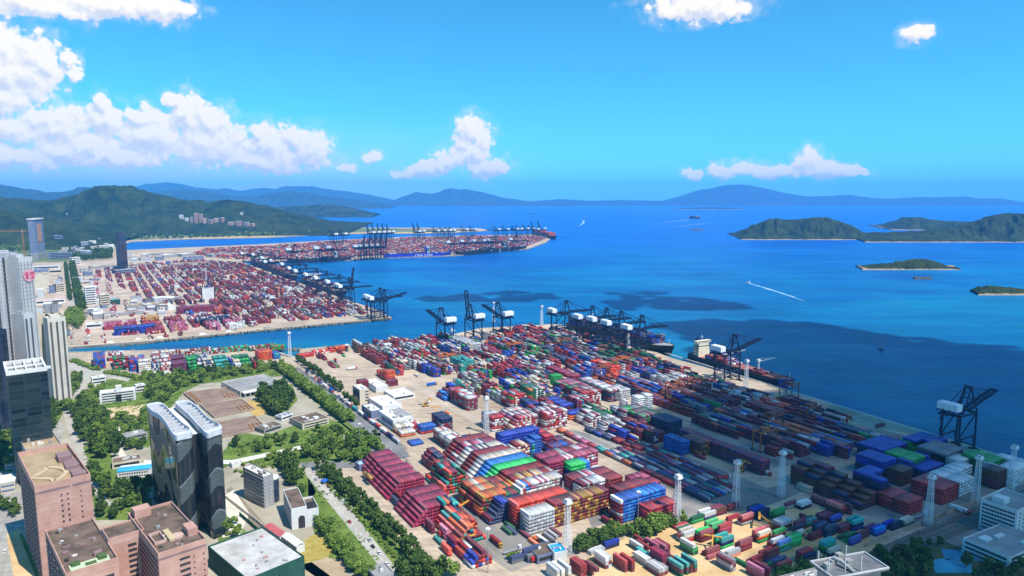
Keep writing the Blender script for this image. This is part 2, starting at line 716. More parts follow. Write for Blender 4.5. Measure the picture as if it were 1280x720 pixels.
M_YARDGREY = pbr('yard_grey_ground', (0.16, 0.155, 0.15), 0.9, c2=(0.33, 0.29, 0.25), scale=0.022, detail=8, spec=0.15)
M_ROADPALE = pbr('road_concrete', (0.36, 0.33, 0.28), 0.9, c2=(0.46, 0.43, 0.37), scale=0.05, detail=6, spec=0.15)
M_GRASS = pbr('grass_ground', (0.075, 0.125, 0.022), 0.95, c2=(0.17, 0.235, 0.05), scale=0.045, detail=8, spec=0.1)
M_SAND = pbr('sandy_ground', (0.52, 0.33, 0.14), 0.95, c2=(0.68, 0.49, 0.27), scale=0.05, detail=8, spec=0.1)
M_PALE = pbr('pale_paving', (0.56, 0.52, 0.44), 0.9, c2=(0.70, 0.66, 0.57), scale=0.06, spec=0.15)
M_QUAY = pbr('quay_wall_concrete', (0.16, 0.15, 0.13), 0.9, c2=(0.30, 0.28, 0.24), scale=0.08)
M_WHITELINE = pbr('road_paint', (0.75, 0.75, 0.72), 0.7, 0.1, 0.5)

def land(name, poly, mat, thick=8.0):
	mb = MB()
	mb.prism([(p.x, p.y) for p in poly], -thick, 0.0, mi=1, mtop=0)
	me = mb.mesh(name, [mat, M_QUAY])
	bm = bmesh.new()
	bm.from_mesh(me)
	bmesh.ops.triangulate(bm, faces=[f for f in bm.faces if len(f.verts) > 4])
	bm.to_mesh(me)
	bm.free()
	o = bpy.data.objects.new(name, me)
	col.objects.link(o)
	tag(o, kind='structure')
	return o
# main land: everything on the near side of the channel
near_shore = [(40, 443), (85, 440), (200, 437), (330, 434), (362, 444), (372, 446), (376, 436), (432, 431), (445, 434), (540, 424), (600, 410), (690, 405),
			  (700, 405.5), (764, 419.5), (840, 447.5), (992, 489.5), (1167, 542), (1282, 577.5), (1400, 614)]
shore_w = [G(*p) for p in near_shore]
main_poly = [Vector((-2600, 1050, 0))] + shore_w + [Vector((900, 100, 0)), Vector((500, -300, 0)), Vector((-2600, -300, 0))]
land('port_ground', main_poly, M_CONC)
# far land: left terminal, pier and the plain below the hills
far_px = [(490, 397), (478, 391), (300, 326.5), (340, 328), (437, 325), (480, 322), (566, 319.5), (660, 311), (682, 303), (691, 296), (691, 292.5),
		  (610, 294), (520, 295.5), (440, 299), (330, 305), (240, 309), (160, 312.5), (150, 306), (165, 302), (230, 299), (330, 297), (400, 293.5), (450, 292),
		  (520, 292), (570, 290.5), (612, 288), (600, 285.5), (520, 284.5), (450, 284.5), (430, 282)]
far_poly = [Vector((-2600, 1085, 0)), G(85, 434), G(200, 425), G(330, 412)] + GP(far_px) + [Vector((-1900, 6300, 0)), Vector((-9000, 6300, 0)), Vector((-9000, 1200, 0))]
land('far_port_ground', far_poly, M_CONC)
# rock armour along the channel
def rocks(name, pts, n, seed, mat, zc=-1.5, spread=3.5, rr=(0.9, 2.2)):
	rnd = random.Random(seed)
	mb = MB()
	for i in range(len(pts) - 1):
		a, b = pts[i], pts[i + 1]
		k = int((b - a).length / n)
		nrm = Vector((-(b - a).y, (b - a).x, 0)).normalized()
		for _ in range(k):
			p = a.lerp(b, rnd.random()) + nrm * rnd.uniform(-spread, spread * 0.4)
			r = rnd.uniform(*rr)
			ang = rnd.random() * 6
			z = zc + rnd.uniform(-1.2, 1.2)
			mb.box(-r, -r * .8, -r * .7, r, r * .8, r * .7, ang, (p.x, p.y, z))
	o = mb.build(name, mat)
	tag(o, kind='stuff')
	return o
M_ROCK = pbr('shore_rock', (0.16, 0.14, 0.11), 0.95, c2=(0.34, 0.30, 0.24), scale=0.3)
rocks('shore_rocks', [G(150, 430.5), G(200, 425), G(330, 412), G(488, 397.5)], 0.9, 3, M_ROCK)
rocks('channel_rocks', shore_w[1:4] + shore_w[6:10], 1.2, 4, M_ROCK)

Z1, Z2, Z3, Z4 = 0.02, 0.04, 0.06, 0.08
# city side ground
sheet('city_ground', [(30, 446), (85, 444), (200, 441), (345, 458), (400, 500), (475, 560), (465, 580), (400, 575), (385, 590), (500, 725), (500, 1500), (-900, 1500), (-900, 446)], Z1, M_EARTH)
sheet('channel_storage_ground', [(88, 440), (200, 437), (330, 434.5), (362, 445), (345, 457), (180, 470), (110, 455)], Z2, M_CONC)
# grass areas
for i, p in enumerate([
	[(120, 475), (200, 470), (350, 455), (352, 470), (250, 480), (230, 490), (205, 520), (186, 560), (120, 545), (125, 500)],
	[(300, 540), (330, 545), (400, 520), (430, 530), (475, 565), (465, 585), (400, 575), (350, 585), (300, 575), (270, 590), (278, 565)],
	[(345, 462), (355, 461), (470, 545), (470, 562), (445, 545)],
	[(60, 480), (105, 470), (80, 515), (62, 545)],
	[(100, 560), (130, 550), (150, 590), (190, 600), (190, 650), (120, 650), (112, 600)],
	[(385, 595), (400, 610), (475, 700), (480, 730), (440, 715), (400, 690), (385, 640)],
	[(395, 583), (415, 590), (545, 725), (505, 725), (388, 588)],
	[(372, 590), (384, 592), (395, 615), (380, 640), (368, 620)],
	[(286, 640), (330, 690), (300, 690), (270, 690), (275, 660)],
	[(320, 485), (365, 480), (372, 500), (350, 525), (325, 515)],
	[(-80, 540), (15, 540), (15, 600), (-80, 610)],
]):
	sheet('lawn', p, Z2, M_GRASS)
# roads
sheet('avenue', [(358, 461), (371, 459.5), (420, 494), (456, 519), (507, 562), (513, 571), (486, 572), (466, 553), (430, 524)], Z3, M_ASPH)
sheet('junction', [(466, 553), (507, 562), (513, 571), (486, 577), (468, 584), (380, 587), (374, 578), (440, 576)], Z3 + .004, M_ASPH)
sheet('lower_road', [(376, 586), (389, 584), (440, 639), (509, 728), (490, 728), (425, 646)], Z4, M_ROADPALE)
sheet('back_road', [(79, 452), (86, 451.5), (120, 460), (165, 470), (160, 477), (112, 467), (80, 459)], Z3, M_ROADPALE)
sheet('side_road', [(106, 466), (114, 467), (103, 490), (92, 515), (104, 560), (120, 600), (135, 625), (190, 615), (190, 622), (130, 633), (112, 608), (82, 530), (78, 512), (96, 485)], Z4, M_ROADPALE)
sheet('compound_road', [(282, 612), (289, 608), (345, 670), (420, 725), (400, 725), (330, 675)], Z3, pbr('brown_road', (0.21, 0.17, 0.12), 0.95, c2=(0.29, 0.24, 0.18), scale=0.05))
sheet('park_path', [(180, 575), (290, 575), (380, 556), (440, 542), (476, 541), (476, 544.5), (440, 546), (382, 560), (292, 580), (180, 580)], Z3, M_PALE)
sheet('plaza', [(280, 620), (292, 612), (312, 642), (300, 668), (278, 672)], Z4, M_PALE)
sheet('school_yard', [(118, 512), (185, 505), (186, 520), (150, 530), (120, 528)], Z3, pbr('sandy_yard', (0.50, 0.36, 0.17), 0.95, c2=(0.62, 0.50, 0.32), scale=0.1))
sheet('pale_path', [(125, 530), (150, 522), (152, 540), (150, 556), (158, 570), (150, 572), (140, 550)], Z4, M_PALE)
M_FORE = worn_concrete('forecourt_paving', (0.34, 0.32, 0.28), (0.48, 0.45, 0.39), (0.22, 0.20, 0.18))
sheet('building_forecourt', [(-200, 580), (22, 590), (40, 720), (60, 900), (-200, 900)], Z3, M_FORE)
sheet('roadside_strip', [(8, 668), (24, 660), (52, 740), (20, 740)], Z4, M_SAND)
sheet('roadside_lawn', [(24, 668), (28, 667), (62, 740), (52, 740)], Z4 + .004, M_GRASS)
sheet('brown_lot', [(330, 700), (372, 690), (430, 700), (440, 740), (330, 740)], Z3, pbr('brown_dirt', (0.33, 0.23, 0.13), 0.95, c2=(0.47, 0.36, 0.24), scale=0.08))
sheet('yellow_lot', [(358, 690), (398, 664), (420, 690), (400, 700), (375, 706)], Z4, pbr('yellow_grass', (0.30, 0.22, 0.04), 0.95, c2=(0.42, 0.34, 0.09), scale=0.2))
sheet('west_pavement', [(-900, 470), (60, 470), (80, 540), (30, 700), (-900, 700)], Z2 - .004, M_FORE)
# yard surfaces
sheet('yard_road', [(480, 500), (530, 490), (560, 500), (690, 600), (700, 640), (600, 720), (560, 700), (460, 575), (505, 575)], Z1, M_CONC)
sheet('yard_grey_ground', [(560, 625), (580, 600), (600, 640), (650, 660), (700, 690), (640, 715), (600, 690)], Z2, M_YARDGREY)  # flat grey patches set into the tan concrete
sheet('yard_grey_ground', [(690, 590), (720, 600), (770, 650), (740, 660), (720, 610), (690, 610)], Z2, M_YARDGREY)
sheet('yard_grey_ground', [(700, 535), (830, 560), (960, 610), (1000, 600), (1085, 575), (1085, 583), (960, 632), (850, 655), (830, 640), (850, 600)], Z2, M_YARDGREY)
sheet('shaded_apron', [(880, 490), (1170, 552), (1290, 590), (1290, 640), (1160, 660), (1060, 640), (1060, 600), (1080, 570), (960, 585), (850, 560)], Z1, M_YARDGREY)  # cloud shade over the apron also put into this darker ground colour
sheet('sandy_lot', [(730, 700), (790, 668), (850, 655), (960, 632), (1040, 635), (1080, 670), (1110, 688), (1000, 740), (700, 740)], Z2 + .01, M_SAND)
sheet('railway_bed', [(1085, 690), (1150, 662), (1300, 604), (1300, 625), (1200, 668), (1110, 706)], Z3, pbr('ballast', (0.10, 0.085, 0.07), 0.95, c2=(0.17, 0.15, 0.125), scale=0.3))
sheet('dark_park', [(1060, 715), (1110, 706), (1200, 668), (1300, 625), (1500, 620), (1500, 900), (1050, 900)], Z2, pbr('park_ground', (0.05, 0.075, 0.025), 0.95, c2=(0.12, 0.12, 0.06), scale=0.06))
sheet('parking_lot', [(1180, 676), (1240, 652), (1262, 690), (1215, 690)], Z3, M_YARDGREY)
sheet('sports_court', [(1176, 686), (1232, 690), (1240, 702), (1182, 700)], Z4, pbr('blue_court', (0.04, 0.22, 0.36), 0.8, 0.2, 0.1))
sheet('swimming_pool', [(1162, 700), (1180, 698), (1214, 704), (1216, 716), (1170, 716)], Z4, pbr('pool_blue', (0.05, 0.30, 0.42), 0.2, 0.15, 0.1))
# far port surfaces
M_FARRED = pbr('far_yard_ground', (0.36, 0.27, 0.20), 0.9, c2=(0.58, 0.46, 0.36), scale=0.02, detail=8)
sheet('far_yard', [(90, 425), (200, 419), (480, 390), (300, 330), (160, 325), (80, 330), (60, 400)], Z1, M_FARRED)
sheet('far_plain', [(-400, 330), (-400, 272), (400, 285.5), (450, 285), (520, 286), (600, 286.5), (560, 289.5), (450, 291), (330, 295.5), (230, 297.5), (150, 301), (140, 315), (80, 328)], Z1,
	  pbr('plain_scrub', (0.07, 0.11, 0.03), 0.95, c2=(0.26, 0.25, 0.12), scale=0.004, detail=8))
sheet('far_avenue', [(83, 330), (89, 330), (100, 378), (100, 392), (88, 392), (86, 375)], Z2, M_ROADPALE)
sheet('far_beach', [(230, 298.4), (330, 296.4), (400, 293.2), (450, 291.8), (450, 290.6), (400, 292), (330, 295), (230, 297)], Z2, M_SAND)
sheet('spit_beach', [(450, 292), (520, 292), (612, 288), (600, 287), (520, 290.6), (450, 290.6)], Z2 + .02, M_SAND)

# markings on the avenue and lower road
def lines_along(name, a, b, w, dash=0, gap=0, z=0.1):
	mb = MB()
	a = Vector(a)
	b = Vector(b)
	d = (b - a).normalized()
	n = Vector((-d.y, d.x, 0)) * w / 2
	Ln = (b - a).length
	s = 0
	while s < Ln:
		e = min(Ln, s + dash) if dash else Ln
		p, q = a + d * s, a + d * e
		mb.face([(p - n)[:2] + (z,), (q - n)[:2] + (z,), (q + n)[:2] + (z,), (p + n)[:2] + (z,)])
		s = e + gap if dash else Ln
	return tag(mb.build(name, M_WHITELINE), kind='structure')
for (p, q) in (((362, 461), (478, 560)), ((366, 460.3), (492, 564))):
	lines_along('lane_marking', G(*p), G(*q), 0.35, 4, 6, 0.075)
lines_along('lane_marking', G(383, 586), G(499, 725), 0.3, 4, 6, 0.09)
lines_along('quay_edge_line', G(766, 420.5), G(1166, 542.6), 1.0, 0, 0, 0.03)
for off in (30.0, 4.5):
	a, b = G(764, 419.5), G(1282, 577.5)
	d = (b - a).normalized()
	nn = Vector((d.y, -d.x, 0))
	lines_along('crane_rail', a + nn * off, b + nn * off, 0.6, 0, 0, 0.028)

M_YELLOWLINE = pbr('yellow_lane_paint', (0.55, 0.36, 0.06), 0.8, c2=(0.42, 0.32, 0.16), scale=0.3)
def yard_lines(p0, p1, offs, mat=None, w=.35):
	a, b = G(*p0), G(*p1)
	ln = (b - a).dot(E1)
	for k, o in enumerate(offs):
		q = a + E2 * o
		r = q + E1 * ln
		mb = MB()
		n = E2 * (w / 2)
		mb.face([tuple((q - n)[:2]) + (.05,), tuple((r - n)[:2]) + (.05,), tuple((r + n)[:2]) + (.05,), tuple((q + n)[:2]) + (.05,)])
		tag(mb.build('lane_marking', mat or M_YELLOWLINE), kind='structure')
yard_lines((508, 478), (672, 604), [0, 4, 8, 22, 26], M_WHITELINE)
yard_lines((566, 560), (652, 640), [-18, -14], M_YELLOWLINE)
yard_lines((660, 520), (800, 600), [0, 4, 8, 12], M_WHITELINE)
yard_lines((515, 600), (640, 720), [0, 5, 30, 34, 38], M_YELLOWLINE)
yard_lines((715, 530), (880, 612), [-4, 24, 28], M_WHITELINE)
yard_lines((840, 450), (1160, 545), [-8, -14, -20], M_YELLOWLINE)
yard_lines((880, 560), (1000, 610), [14, 18, 36, 40], M_WHITELINE)
# hills and far mountains ------------------------------------------------
M_FOREST = pbr('forest_hill', (0.008, 0.020, 0.010), 0.95, c2=(0.042, 0.058, 0.018), scale=0.007, detail=12, spec=0.05, lo=0.36, hi=0.66, bump=14.0)
def island_mat():
	m, N, Lk, b = new_mat('island_slope')
	t = noise_node(N, Lk, 0.012, 8, 0.65)
	mx = N.new('ShaderNodeMix')
	mx.data_type = 'RGBA'
	r = N.new('ShaderNodeMapRange')
	r.inputs[1].default_value = 0.35
	r.inputs[2].default_value = 0.65
	Lk.new(t.outputs['Fac'], r.inputs[0])
	Lk.new(r.outputs[0], mx.inputs[0])
	mx.inputs[6].default_value = (0.011, 0.026, 0.011, 1)
	mx.inputs[7].default_value = (0.042, 0.060, 0.019, 1)
	g = N.new('ShaderNodeNewGeometry')
	sp = N.new('ShaderNodeSeparateXYZ')
	Lk.new(g.outputs['Position'], sp.inputs[0])
	ad = N.new('ShaderNodeMath')
	ad.operation = 'MULTIPLY_ADD'
	Lk.new(t.outputs['Fac'], ad.inputs[0])
	ad.inputs[1].default_value = -14
	Lk.new(sp.outputs[2], ad.inputs[2])
	rr = N.new('ShaderNodeMapRange')
	rr.inputs[1].default_value = -8.2
	rr.inputs[2].default_value = -7.2
	Lk.new(ad.outputs[0], rr.inputs[0])
	m2 = N.new('ShaderNodeMix')
	m2.data_type = 'RGBA'
	Lk.new(rr.outputs[0], m2.inputs[0])
	m2.inputs[6].default_value = (0.42, 0.30, 0.18, 1)
	Lk.new(mx.outputs[2], m2.inputs[7])
	Lk.new(m2.outputs[2], b.inputs['Base Color'])
	b.inputs['Roughness'].default_value = 0.95
	b.inputs['Specular IOR Level'].default_value = 0.05
	return m
M_ISLAND = island_mat()
M_DARKROCK = pbr('islet_rock', (0.03, 0.035, 0.02), .95, c2=(.12, .09, .06), scale=.1)

def ridge(name, pts, D, front, back, mat, seed, nx=220, ny=40, rough=0.22, freq=2.5, base=-12.0, lump=0.0, lfreq=0.1, spur=1.0, label=None, cat=None, crest=0.05):
	"""a range of hills: its crest is seen along pts, its foot comes forward by front metres"""
	P3 = [AT(p[0], p[1], D) for p in pts]
	xs = [p.x for p in P3]
	zs = [max(0.0, p.z) for p in P3]
	x0, x1 = xs[0], xs[-1]
	V, F = [], []
	hmax = max(zs)
	for j in range(ny + 1):
		t = j / ny * 2 - 1                       # -1 front foot .. 0 crest .. 1 back foot
		for i in range(nx + 1):
			u = i / nx
			x = x0 + (x1 - x0) * u
			h = float(np.interp(x, xs, zs))
			h *= 1 + crest * noise.fractal(Vector((x / D * 60, seed * 3.1, 0)), 0.8, 2.1, 5)
			w = front if t < 0 else back
			y = D + t * w
			nz = noise.fractal(Vector((x / w * freq, y / w * freq, seed)), 1.0, 2.0, 6)
			sp = 1 - abs(noise.fractal(Vector((x / w * freq * 1.3, y / w * freq * 0.45, seed + 9)), 1.0, 2.0, 5)) * 2
			prof = (1 - abs(t)) ** 0.9
			mid = (1 - abs(t)) * abs(t) * 4
			z = h * (prof + mid * (spur * 0.25 * sp + rough * nz) * (0.5 + 0.5 * min(1, h / (hmax * 0.3 + 1e-3)))) + rough * 0.18 * nz * min(h, hmax * 0.3)
			if lump:
				z += lump * (noise.noise(Vector((x * lfreq, y * lfreq, seed))) + 0.5 * noise.noise(Vector((x * lfreq * 2.3, y * lfreq * 2.3, seed))))* min(1.0, h / 12)
			if t < 0:
				cap = CAM_H - (CAM_H - h) * (y / D) - 0.02 * h * abs(t)
				z = min(z, cap - 0.10 * max(0.0, z - cap) + min(0.0, (cap - z)) * 0.02)
			else:
				z = min(z, h * (1 - 0.15 * t))
			yy = y + (0.06 * w * noise.noise(Vector((x / w * 3, seed, 0))))
			# keep the picture of the crest from sliding: widen with distance
			xx = x * (yy / D) ** 0.6
			edge = min(1.0, (1 - abs(t)) * ny / 3)
			V.append((xx, yy, base * (1 - edge) + max(z, base) * edge if abs(t) > 1 - 3 / ny else max(z, base)))
	W = nx + 1
	for j in range(ny):
		for i in range(nx):
			F.append((j * W + i, j * W + i + 1, (j + 1) * W + i + 1, (j + 1) * W + i))
	me = bpy.data.meshes.new(name)
	me.from_pydata(V, [], F)
	me.materials.append(mat)
	me.polygons.foreach_set('use_smooth', [True] * len(F))
	o = bpy.data.objects.new(name, me)
	col.objects.link(o)
	tag(o, label, cat, None, 'structure')
	return o
ridge('far_mountains', [(640, 256), (670, 251), (700, 249), (740, 251), (780, 250), (830, 251), (850, 245), (872, 238), (890, 235), (905, 231.5), (922, 230.5), (940, 231.5), (960, 236.5), (985, 242), (1012, 246),
	  (1040, 244.5), (1062, 243.5), (1085, 247), (1110, 248.5), (1150, 246), (1175, 247), (1200, 245.5), (1225, 248), (1250, 248), (1275, 252), (1300, 256), (1330, 257)], 25000, 1600, 2500, M_FOREST, 1.0, nx=320, spur=0.6)
ridge('far_mountains', [(-200, 232), (-60, 228), (0, 231), (30, 236), (60, 240), (75, 241), (95, 236), (108, 233), (125, 235), (140, 240), (180, 243), (240, 252), (300, 257)], 14000, 1800, 1800, M_FOREST, 2.0, nx=200)
ridge('far_mountains', [(100, 246), (130, 243), (165, 234), (185, 230), (205, 228.5), (228, 230), (240, 233), (262, 236), (285, 236), (300, 238), (330, 235), (345, 236), (358, 232.5), (378, 233), (392, 232.5),
	  (415, 237), (440, 240), (470, 245), (485, 248), (495, 251), (520, 256)], 26000, 1600, 2200, M_FOREST, 3.0, nx=300)
ridge('far_mountains', [(150, 252), (190, 240), (210, 238.5), (235, 237), (262, 240), (290, 245), (320, 246), (345, 240.5), (368, 239), (395, 243), (420, 247), (450, 250), (470, 253), (490, 257)], 18000, 1500, 1800, M_FOREST, 3.5, nx=300)
ridge('far_mountains', [(470, 257), (490, 251), (505, 245), (520, 239.5), (528, 241), (540, 242), (552, 238.5), (563, 234.5), (572, 236), (590, 238), (600, 240), (625, 246), (648, 250), (690, 254), (720, 256.5)], 23500, 1500, 2200, M_FOREST, 4.0, nx=260)
ridge('far_mountains', [(340, 259), (370, 258), (392, 256), (410, 255.5), (425, 257), (440, 260), (455, 263), (470, 266.5)], 9500, 600, 900, M_FOREST, 5.0, nx=120)
ridge('green_hill', [(-160, 242), (-40, 246), (0, 246), (30, 250), (60, 251), (85, 246), (105, 241), (122, 236.5), (133, 232.5), (143, 231.5), (150, 233.5), (157, 231.5), (165, 231.5), (176, 236),
	  (195, 242), (215, 247), (240, 249), (262, 252), (280, 250.5), (292, 250), (310, 254), (330, 258), (355, 264), (380, 271), (410, 279), (440, 285), (452, 288)], 5600, 1150, 1500, M_FOREST, 6.0, nx=460, ny=90, rough=0.30, lump=12.0, lfreq=0.022, spur=0.85)
ridge('green_hill', [(-420, 262), (-200, 258), (-60, 262), (-10, 262), (20, 266), (50, 272), (90, 280), (130, 288), (160, 297)], 3900, 700, 900, M_FOREST, 6.6, nx=200, ny=50, rough=0.3, lump=7.0, lfreq=0.04)
ridge('island', [(1100, 287.5), (1108, 285), (1125, 276), (1138, 271.5), (1150, 271.5), (1162, 274.5), (1182, 276), (1205, 277), (1230, 278), (1300, 278)], 5700, 380, 600, M_ISLAND, 7.0, nx=200, lump=6, lfreq=0.03)
ridge('island', [(918, 295.5), (926, 291), (935, 285), (948, 279), (958, 275.5), (972, 273), (985, 275), (998, 274), (1012, 272), (1022, 271), (1036, 271.5), (1044, 275), (1056, 279), (1066, 285), (1080, 291), (1092, 294)], 4400, 350, 420, M_ISLAND, 8.0, nx=240, ny=50, lump=7, lfreq=0.035, rough=0.3)
ridge('island', [(1068, 296.5), (1080, 294), (1095, 291), (1115, 290), (1140, 291), (1165, 288), (1190, 285), (1212, 279), (1232, 273), (1246, 269), (1258, 265.5), (1272, 266.5), (1290, 268), (1330, 262), (1400, 270)], 4150, 330, 450, M_ISLAND, 9.0, nx=240, ny=50, lump=7, lfreq=0.035, rough=0.3)
ridge('island', [(1074, 336.5), (1082, 334.5), (1095, 331), (1110, 329.5), (1122, 327), (1140, 324), (1155, 323.5), (1165, 325.5), (1178, 330), (1188, 334.5), (1196, 336)], 2400, 60, 75, M_ISLAND, 10.0, nx=160, ny=36, lump=4, lfreq=0.1, rough=0.3)
ridge('island', [(1218, 363.5), (1224, 359.5), (1234, 357), (1250, 358.5), (1266, 360), (1280, 362), (1300, 364), (1330, 370)], 1760, 42, 50, M_ISLAND, 11.0, nx=120, ny=30, lump=4, lfreq=0.12, rough=0.3)
ridge('island', [(1142, 350.5), (1148, 348.5), (1156, 348.5), (1164, 350)], 2080, 16, 18, M_DARKROCK, 12.0, nx=30, ny=14)
ridge('island', [(864, 288.5), (868, 286), (874, 286.5), (880, 288.5)], 5300, 40, 40, M_DARKROCK, 12.5, nx=30, ny=14)
ridge('island', [(845, 260.5), (870, 259.2), (900, 259), (930, 260.5)], 15500, 150, 200, M_ISLAND, 13.0, nx=60, ny=14)

# air ------------------------------------------------------------------
def make_haze():
	mb = MB()
	mb.box(-33000, -3500, -14.0, 33000, 30500, 930)
	m = bpy.data.materials.new('haze_air')
	m.use_nodes = True
	nt = m.node_tree
	nt.nodes.clear()
	o = nt.nodes.new('ShaderNodeOutputMaterial')
	v = nt.nodes.new('ShaderNodeVolumePrincipled')
	v.inputs['Color'].default_value = (0.13, 0.52, 1.0, 1)
	v.inputs['Density'].default_value = HAZE_DENSITY
	v.inputs['Anisotropy'].default_value = 0.0
	nt.links.new(v.outputs[0], o.inputs['Volume'])
	ob = mb.build('haze', m)
	tag(ob, kind='stuff')
make_haze()

# clouds overhead, out of the picture's top edge, that shade the right of the port and patches of the bay
M_CLOUD = pbr('cloud_white', (0.85, 0.86, 0.9), 1.0, 0.02, 0.001, spec=0.0)
def thin_cloud():
	nt = M_CLOUD.node_tree
	tr = nt.nodes.new('ShaderNodeBsdfTransparent')
	ms = nt.nodes.new('ShaderNodeMixShader')
	ms.inputs[0].default_value = 0.75
	out = nt.nodes['Material Output']
	nt.links.new(tr.outputs[0], ms.inputs[1])
	nt.links.new(nt.nodes['Principled BSDF'].outputs[0], ms.inputs[2])
	nt.links.new(ms.outputs[0], out.inputs[0])
thin_cloud()
def overhead_cloud(poly_px, alt, r, n, seed):
	rnd = random.Random(seed)
	sh = SUN_DIR * (alt / SUN_DIR.z)
	poly = [G(*p) for p in poly_px]
	xs = [p.x for p in poly]
	ys = [p.y for p in poly]
	bm = bmesh.new()
	k = 0
	tries = 0
	while k < n and tries < n * 60:
		tries += 1
		x = rnd.uniform(min(xs), max(xs))
		y = rnd.uniform(min(ys), max(ys))
		if not inpoly(x, y, poly):
			continue
		rr = r * rnd.uniform(0.5, 1.15)
		mt = Matrix.Translation((x + sh.x, y + sh.y, alt + rnd.uniform(-0.1, 0.35) * rr)) @ Matrix.Diagonal((rr, rr, rr * 0.55, 1))
		bmesh.ops.create_icosphere(bm, subdivisions=3, radius=1.0, matrix=mt)
		k += 1
	for v in bm.verts:
		q = v.co / (r * 0.6)
		v.co += Vector((noise.noise(q), noise.noise(q + Vector((7, 0, 0))), noise.noise(q + Vector((0, 7, 0))) * 0.5)) * r * 0.35
	me = bpy.data.meshes.new('cloud')
	bm.to_mesh(me)
	bm.free()
	me.materials.append(M_CLOUD)
	o = bpy.data.objects.new('cloud', me)
	col.objects.link(o)
	rm = o.modifiers.new('merge', 'REMESH')
	rm.mode = 'VOXEL'
	rm.voxel_size = r * 0.2
	tag(o, kind='structure')
overhead_cloud([(850, 405), (930, 400), (1040, 405), (1110, 425), (1290, 440), (1450, 480), (1450, 700), (1175, 542), (1020, 490), (965, 458), (885, 428)], 1500, 48, 420, 1)
overhead_cloud([(862, 508), (905, 490), (985, 508), (1020, 495), (1170, 545), (1450, 650), (1450, 760), (1060, 760), (1040, 700), (1025, 660), (975, 635), (905, 612), (850, 575)], 1500, 42, 640, 5)
overhead_cloud([(765, 374), (800, 368), (880, 372), (935, 379), (920, 385), (840, 386), (775, 384)], 1600, 26, 90, 2)
overhead_cloud([(745, 366), (800, 362), (850, 364), (810, 368)], 1600, 16, 30, 6)
overhead_cloud([(520, 372), (560, 364), (640, 362), (700, 367), (690, 373), (600, 377)], 1600, 24, 70, 3)
overhead_cloud([(1000, 400), (1120, 418), (1280, 432), (1280, 446), (1100, 432)], 1550, 22, 70, 7)
# ------------------------------------------------------------------ shipping containers
CL, CW, CH = 12.19, 2.44, 2.6
PL, PW = 12.6, 2.52
COL = {
	'maroon': (0.20, 0.022, 0.05), 'dark red': (0.28, 0.02, 0.025), 'red': (0.50, 0.03, 0.035), 'orange': (0.72, 0.14, 0.02), 'orange red': (0.72, 0.045, 0.012),
	'blue': (0.012, 0.10, 0.46), 'bright blue': (0.01, 0.22, 0.68), 'navy': (0.014, 0.026, 0.10), 'royal blue': (0.012, 0.045, 0.42), 'green': (0.02, 0.36, 0.07), 'bright green': (0.02, 0.60, 0.12),
	'dark green': (0.015, 0.14, 0.06), 'teal': (0.03, 0.36, 0.32), 'white': (0.72, 0.71, 0.69), 'cream': (0.66, 0.55, 0.40), 'light grey': (0.46, 0.46, 0.46), 'grey': (0.20, 0.205, 0.22),
	'yellow': (0.62, 0.32, 0.035), 'ochre': (0.42, 0.21, 0.03), 'magenta': (0.35, 0.018, 0.07), 'pink': (0.55, 0.13, 0.24), 'brown': (0.13, 0.045, 0.022), 'purple': (0.17, 0.035, 0.12),
	'slate blue': (0.05, 0.07, 0.16), 'sky blue': (0.04, 0.38, 0.72),
}
CONT = []          # dicts
BLK = {}
GRID = {}

def wpick(rnd, w):
	ks = list(w)
	return rnd.choices(ks, [w[k] for k in ks])[0]
MIXED = {'maroon': 5, 'dark red': 5, 'red': 3, 'orange': 1.5, 'blue': 3, 'navy': 2, 'green': 1.6, 'dark green': 1.2, 'white': 3.2, 'light grey': 2, 'grey': 1.5, 'teal': .8, 'brown': 2, 'magenta': 1.5, 'cream': 2, 'royal blue': 1, 'slate blue': 1}
DARKS = {'maroon': 5, 'navy': 3.4, 'slate blue': 2.6, 'grey': 1.8, 'dark red': 4, 'brown': 2.4, 'blue': 2.6, 'light grey': 1.8, 'white': 2.0, 'orange': 1.5, 'orange red': .9, 'red': 2.0, 'dark green': .8, 'purple': .8, 'royal blue': 1.4, 'green': .5}
FARMIX = {'maroon': 6, 'dark red': 7, 'red': 4, 'magenta': 3, 'brown': 3, 'light grey': 2, 'white': 2, 'blue': 1.2, 'navy': 1.6, 'slate blue': 1.5, 'orange': 1.2, 'green': .5, 'cream': 1.5, 'purple': 1.5}
LIGHTMIX = {'white': 4, 'red': 2.5, 'cream': 3, 'dark red': 3, 'maroon': 2, 'light grey': 3, 'blue': 1.2, 'green': .8, 'navy': .6, 'orange': 1}

def put(a, b, tier, colour, blk, bay, colm, length=CL, rot=0.0, z0=0.0, jit=None):
	"""a, b: centre in port axes"""
	j = jit or (random.uniform(-.08, .08), random.uniform(-.04, .04))
	zz = z0 + tier * (CH + 0.02)
	ca, sa = abs(math.cos(rot)), abs(math.sin(rot))
	ha, hb = (length * ca + CW * sa) / 2, (length * sa + CW * ca) / 2
	ci, cj = int(a // 13), int(b // 13)
	for i in (ci - 1, ci, ci + 1):
		for k in (cj - 1, cj, cj + 1):
			for (a2, b2, ha2, hb2, z2) in GRID.get((i, k), ()):
				if abs(z2 - zz) < CH - .2 and abs(a2 - a) < ha + ha2 - .2 and abs(b2 - b) < hb + hb2 - .12:
					return
	GRID.setdefault((ci, cj), []).append((a, b, ha, hb, zz))
	CONT.append(dict(a=a + j[0], b=b + j[1], t=tier, c=colour, blk=blk, bay=bay, col=colm, L=length, rot=rot, z=z0 + tier * (CH + 0.02)))

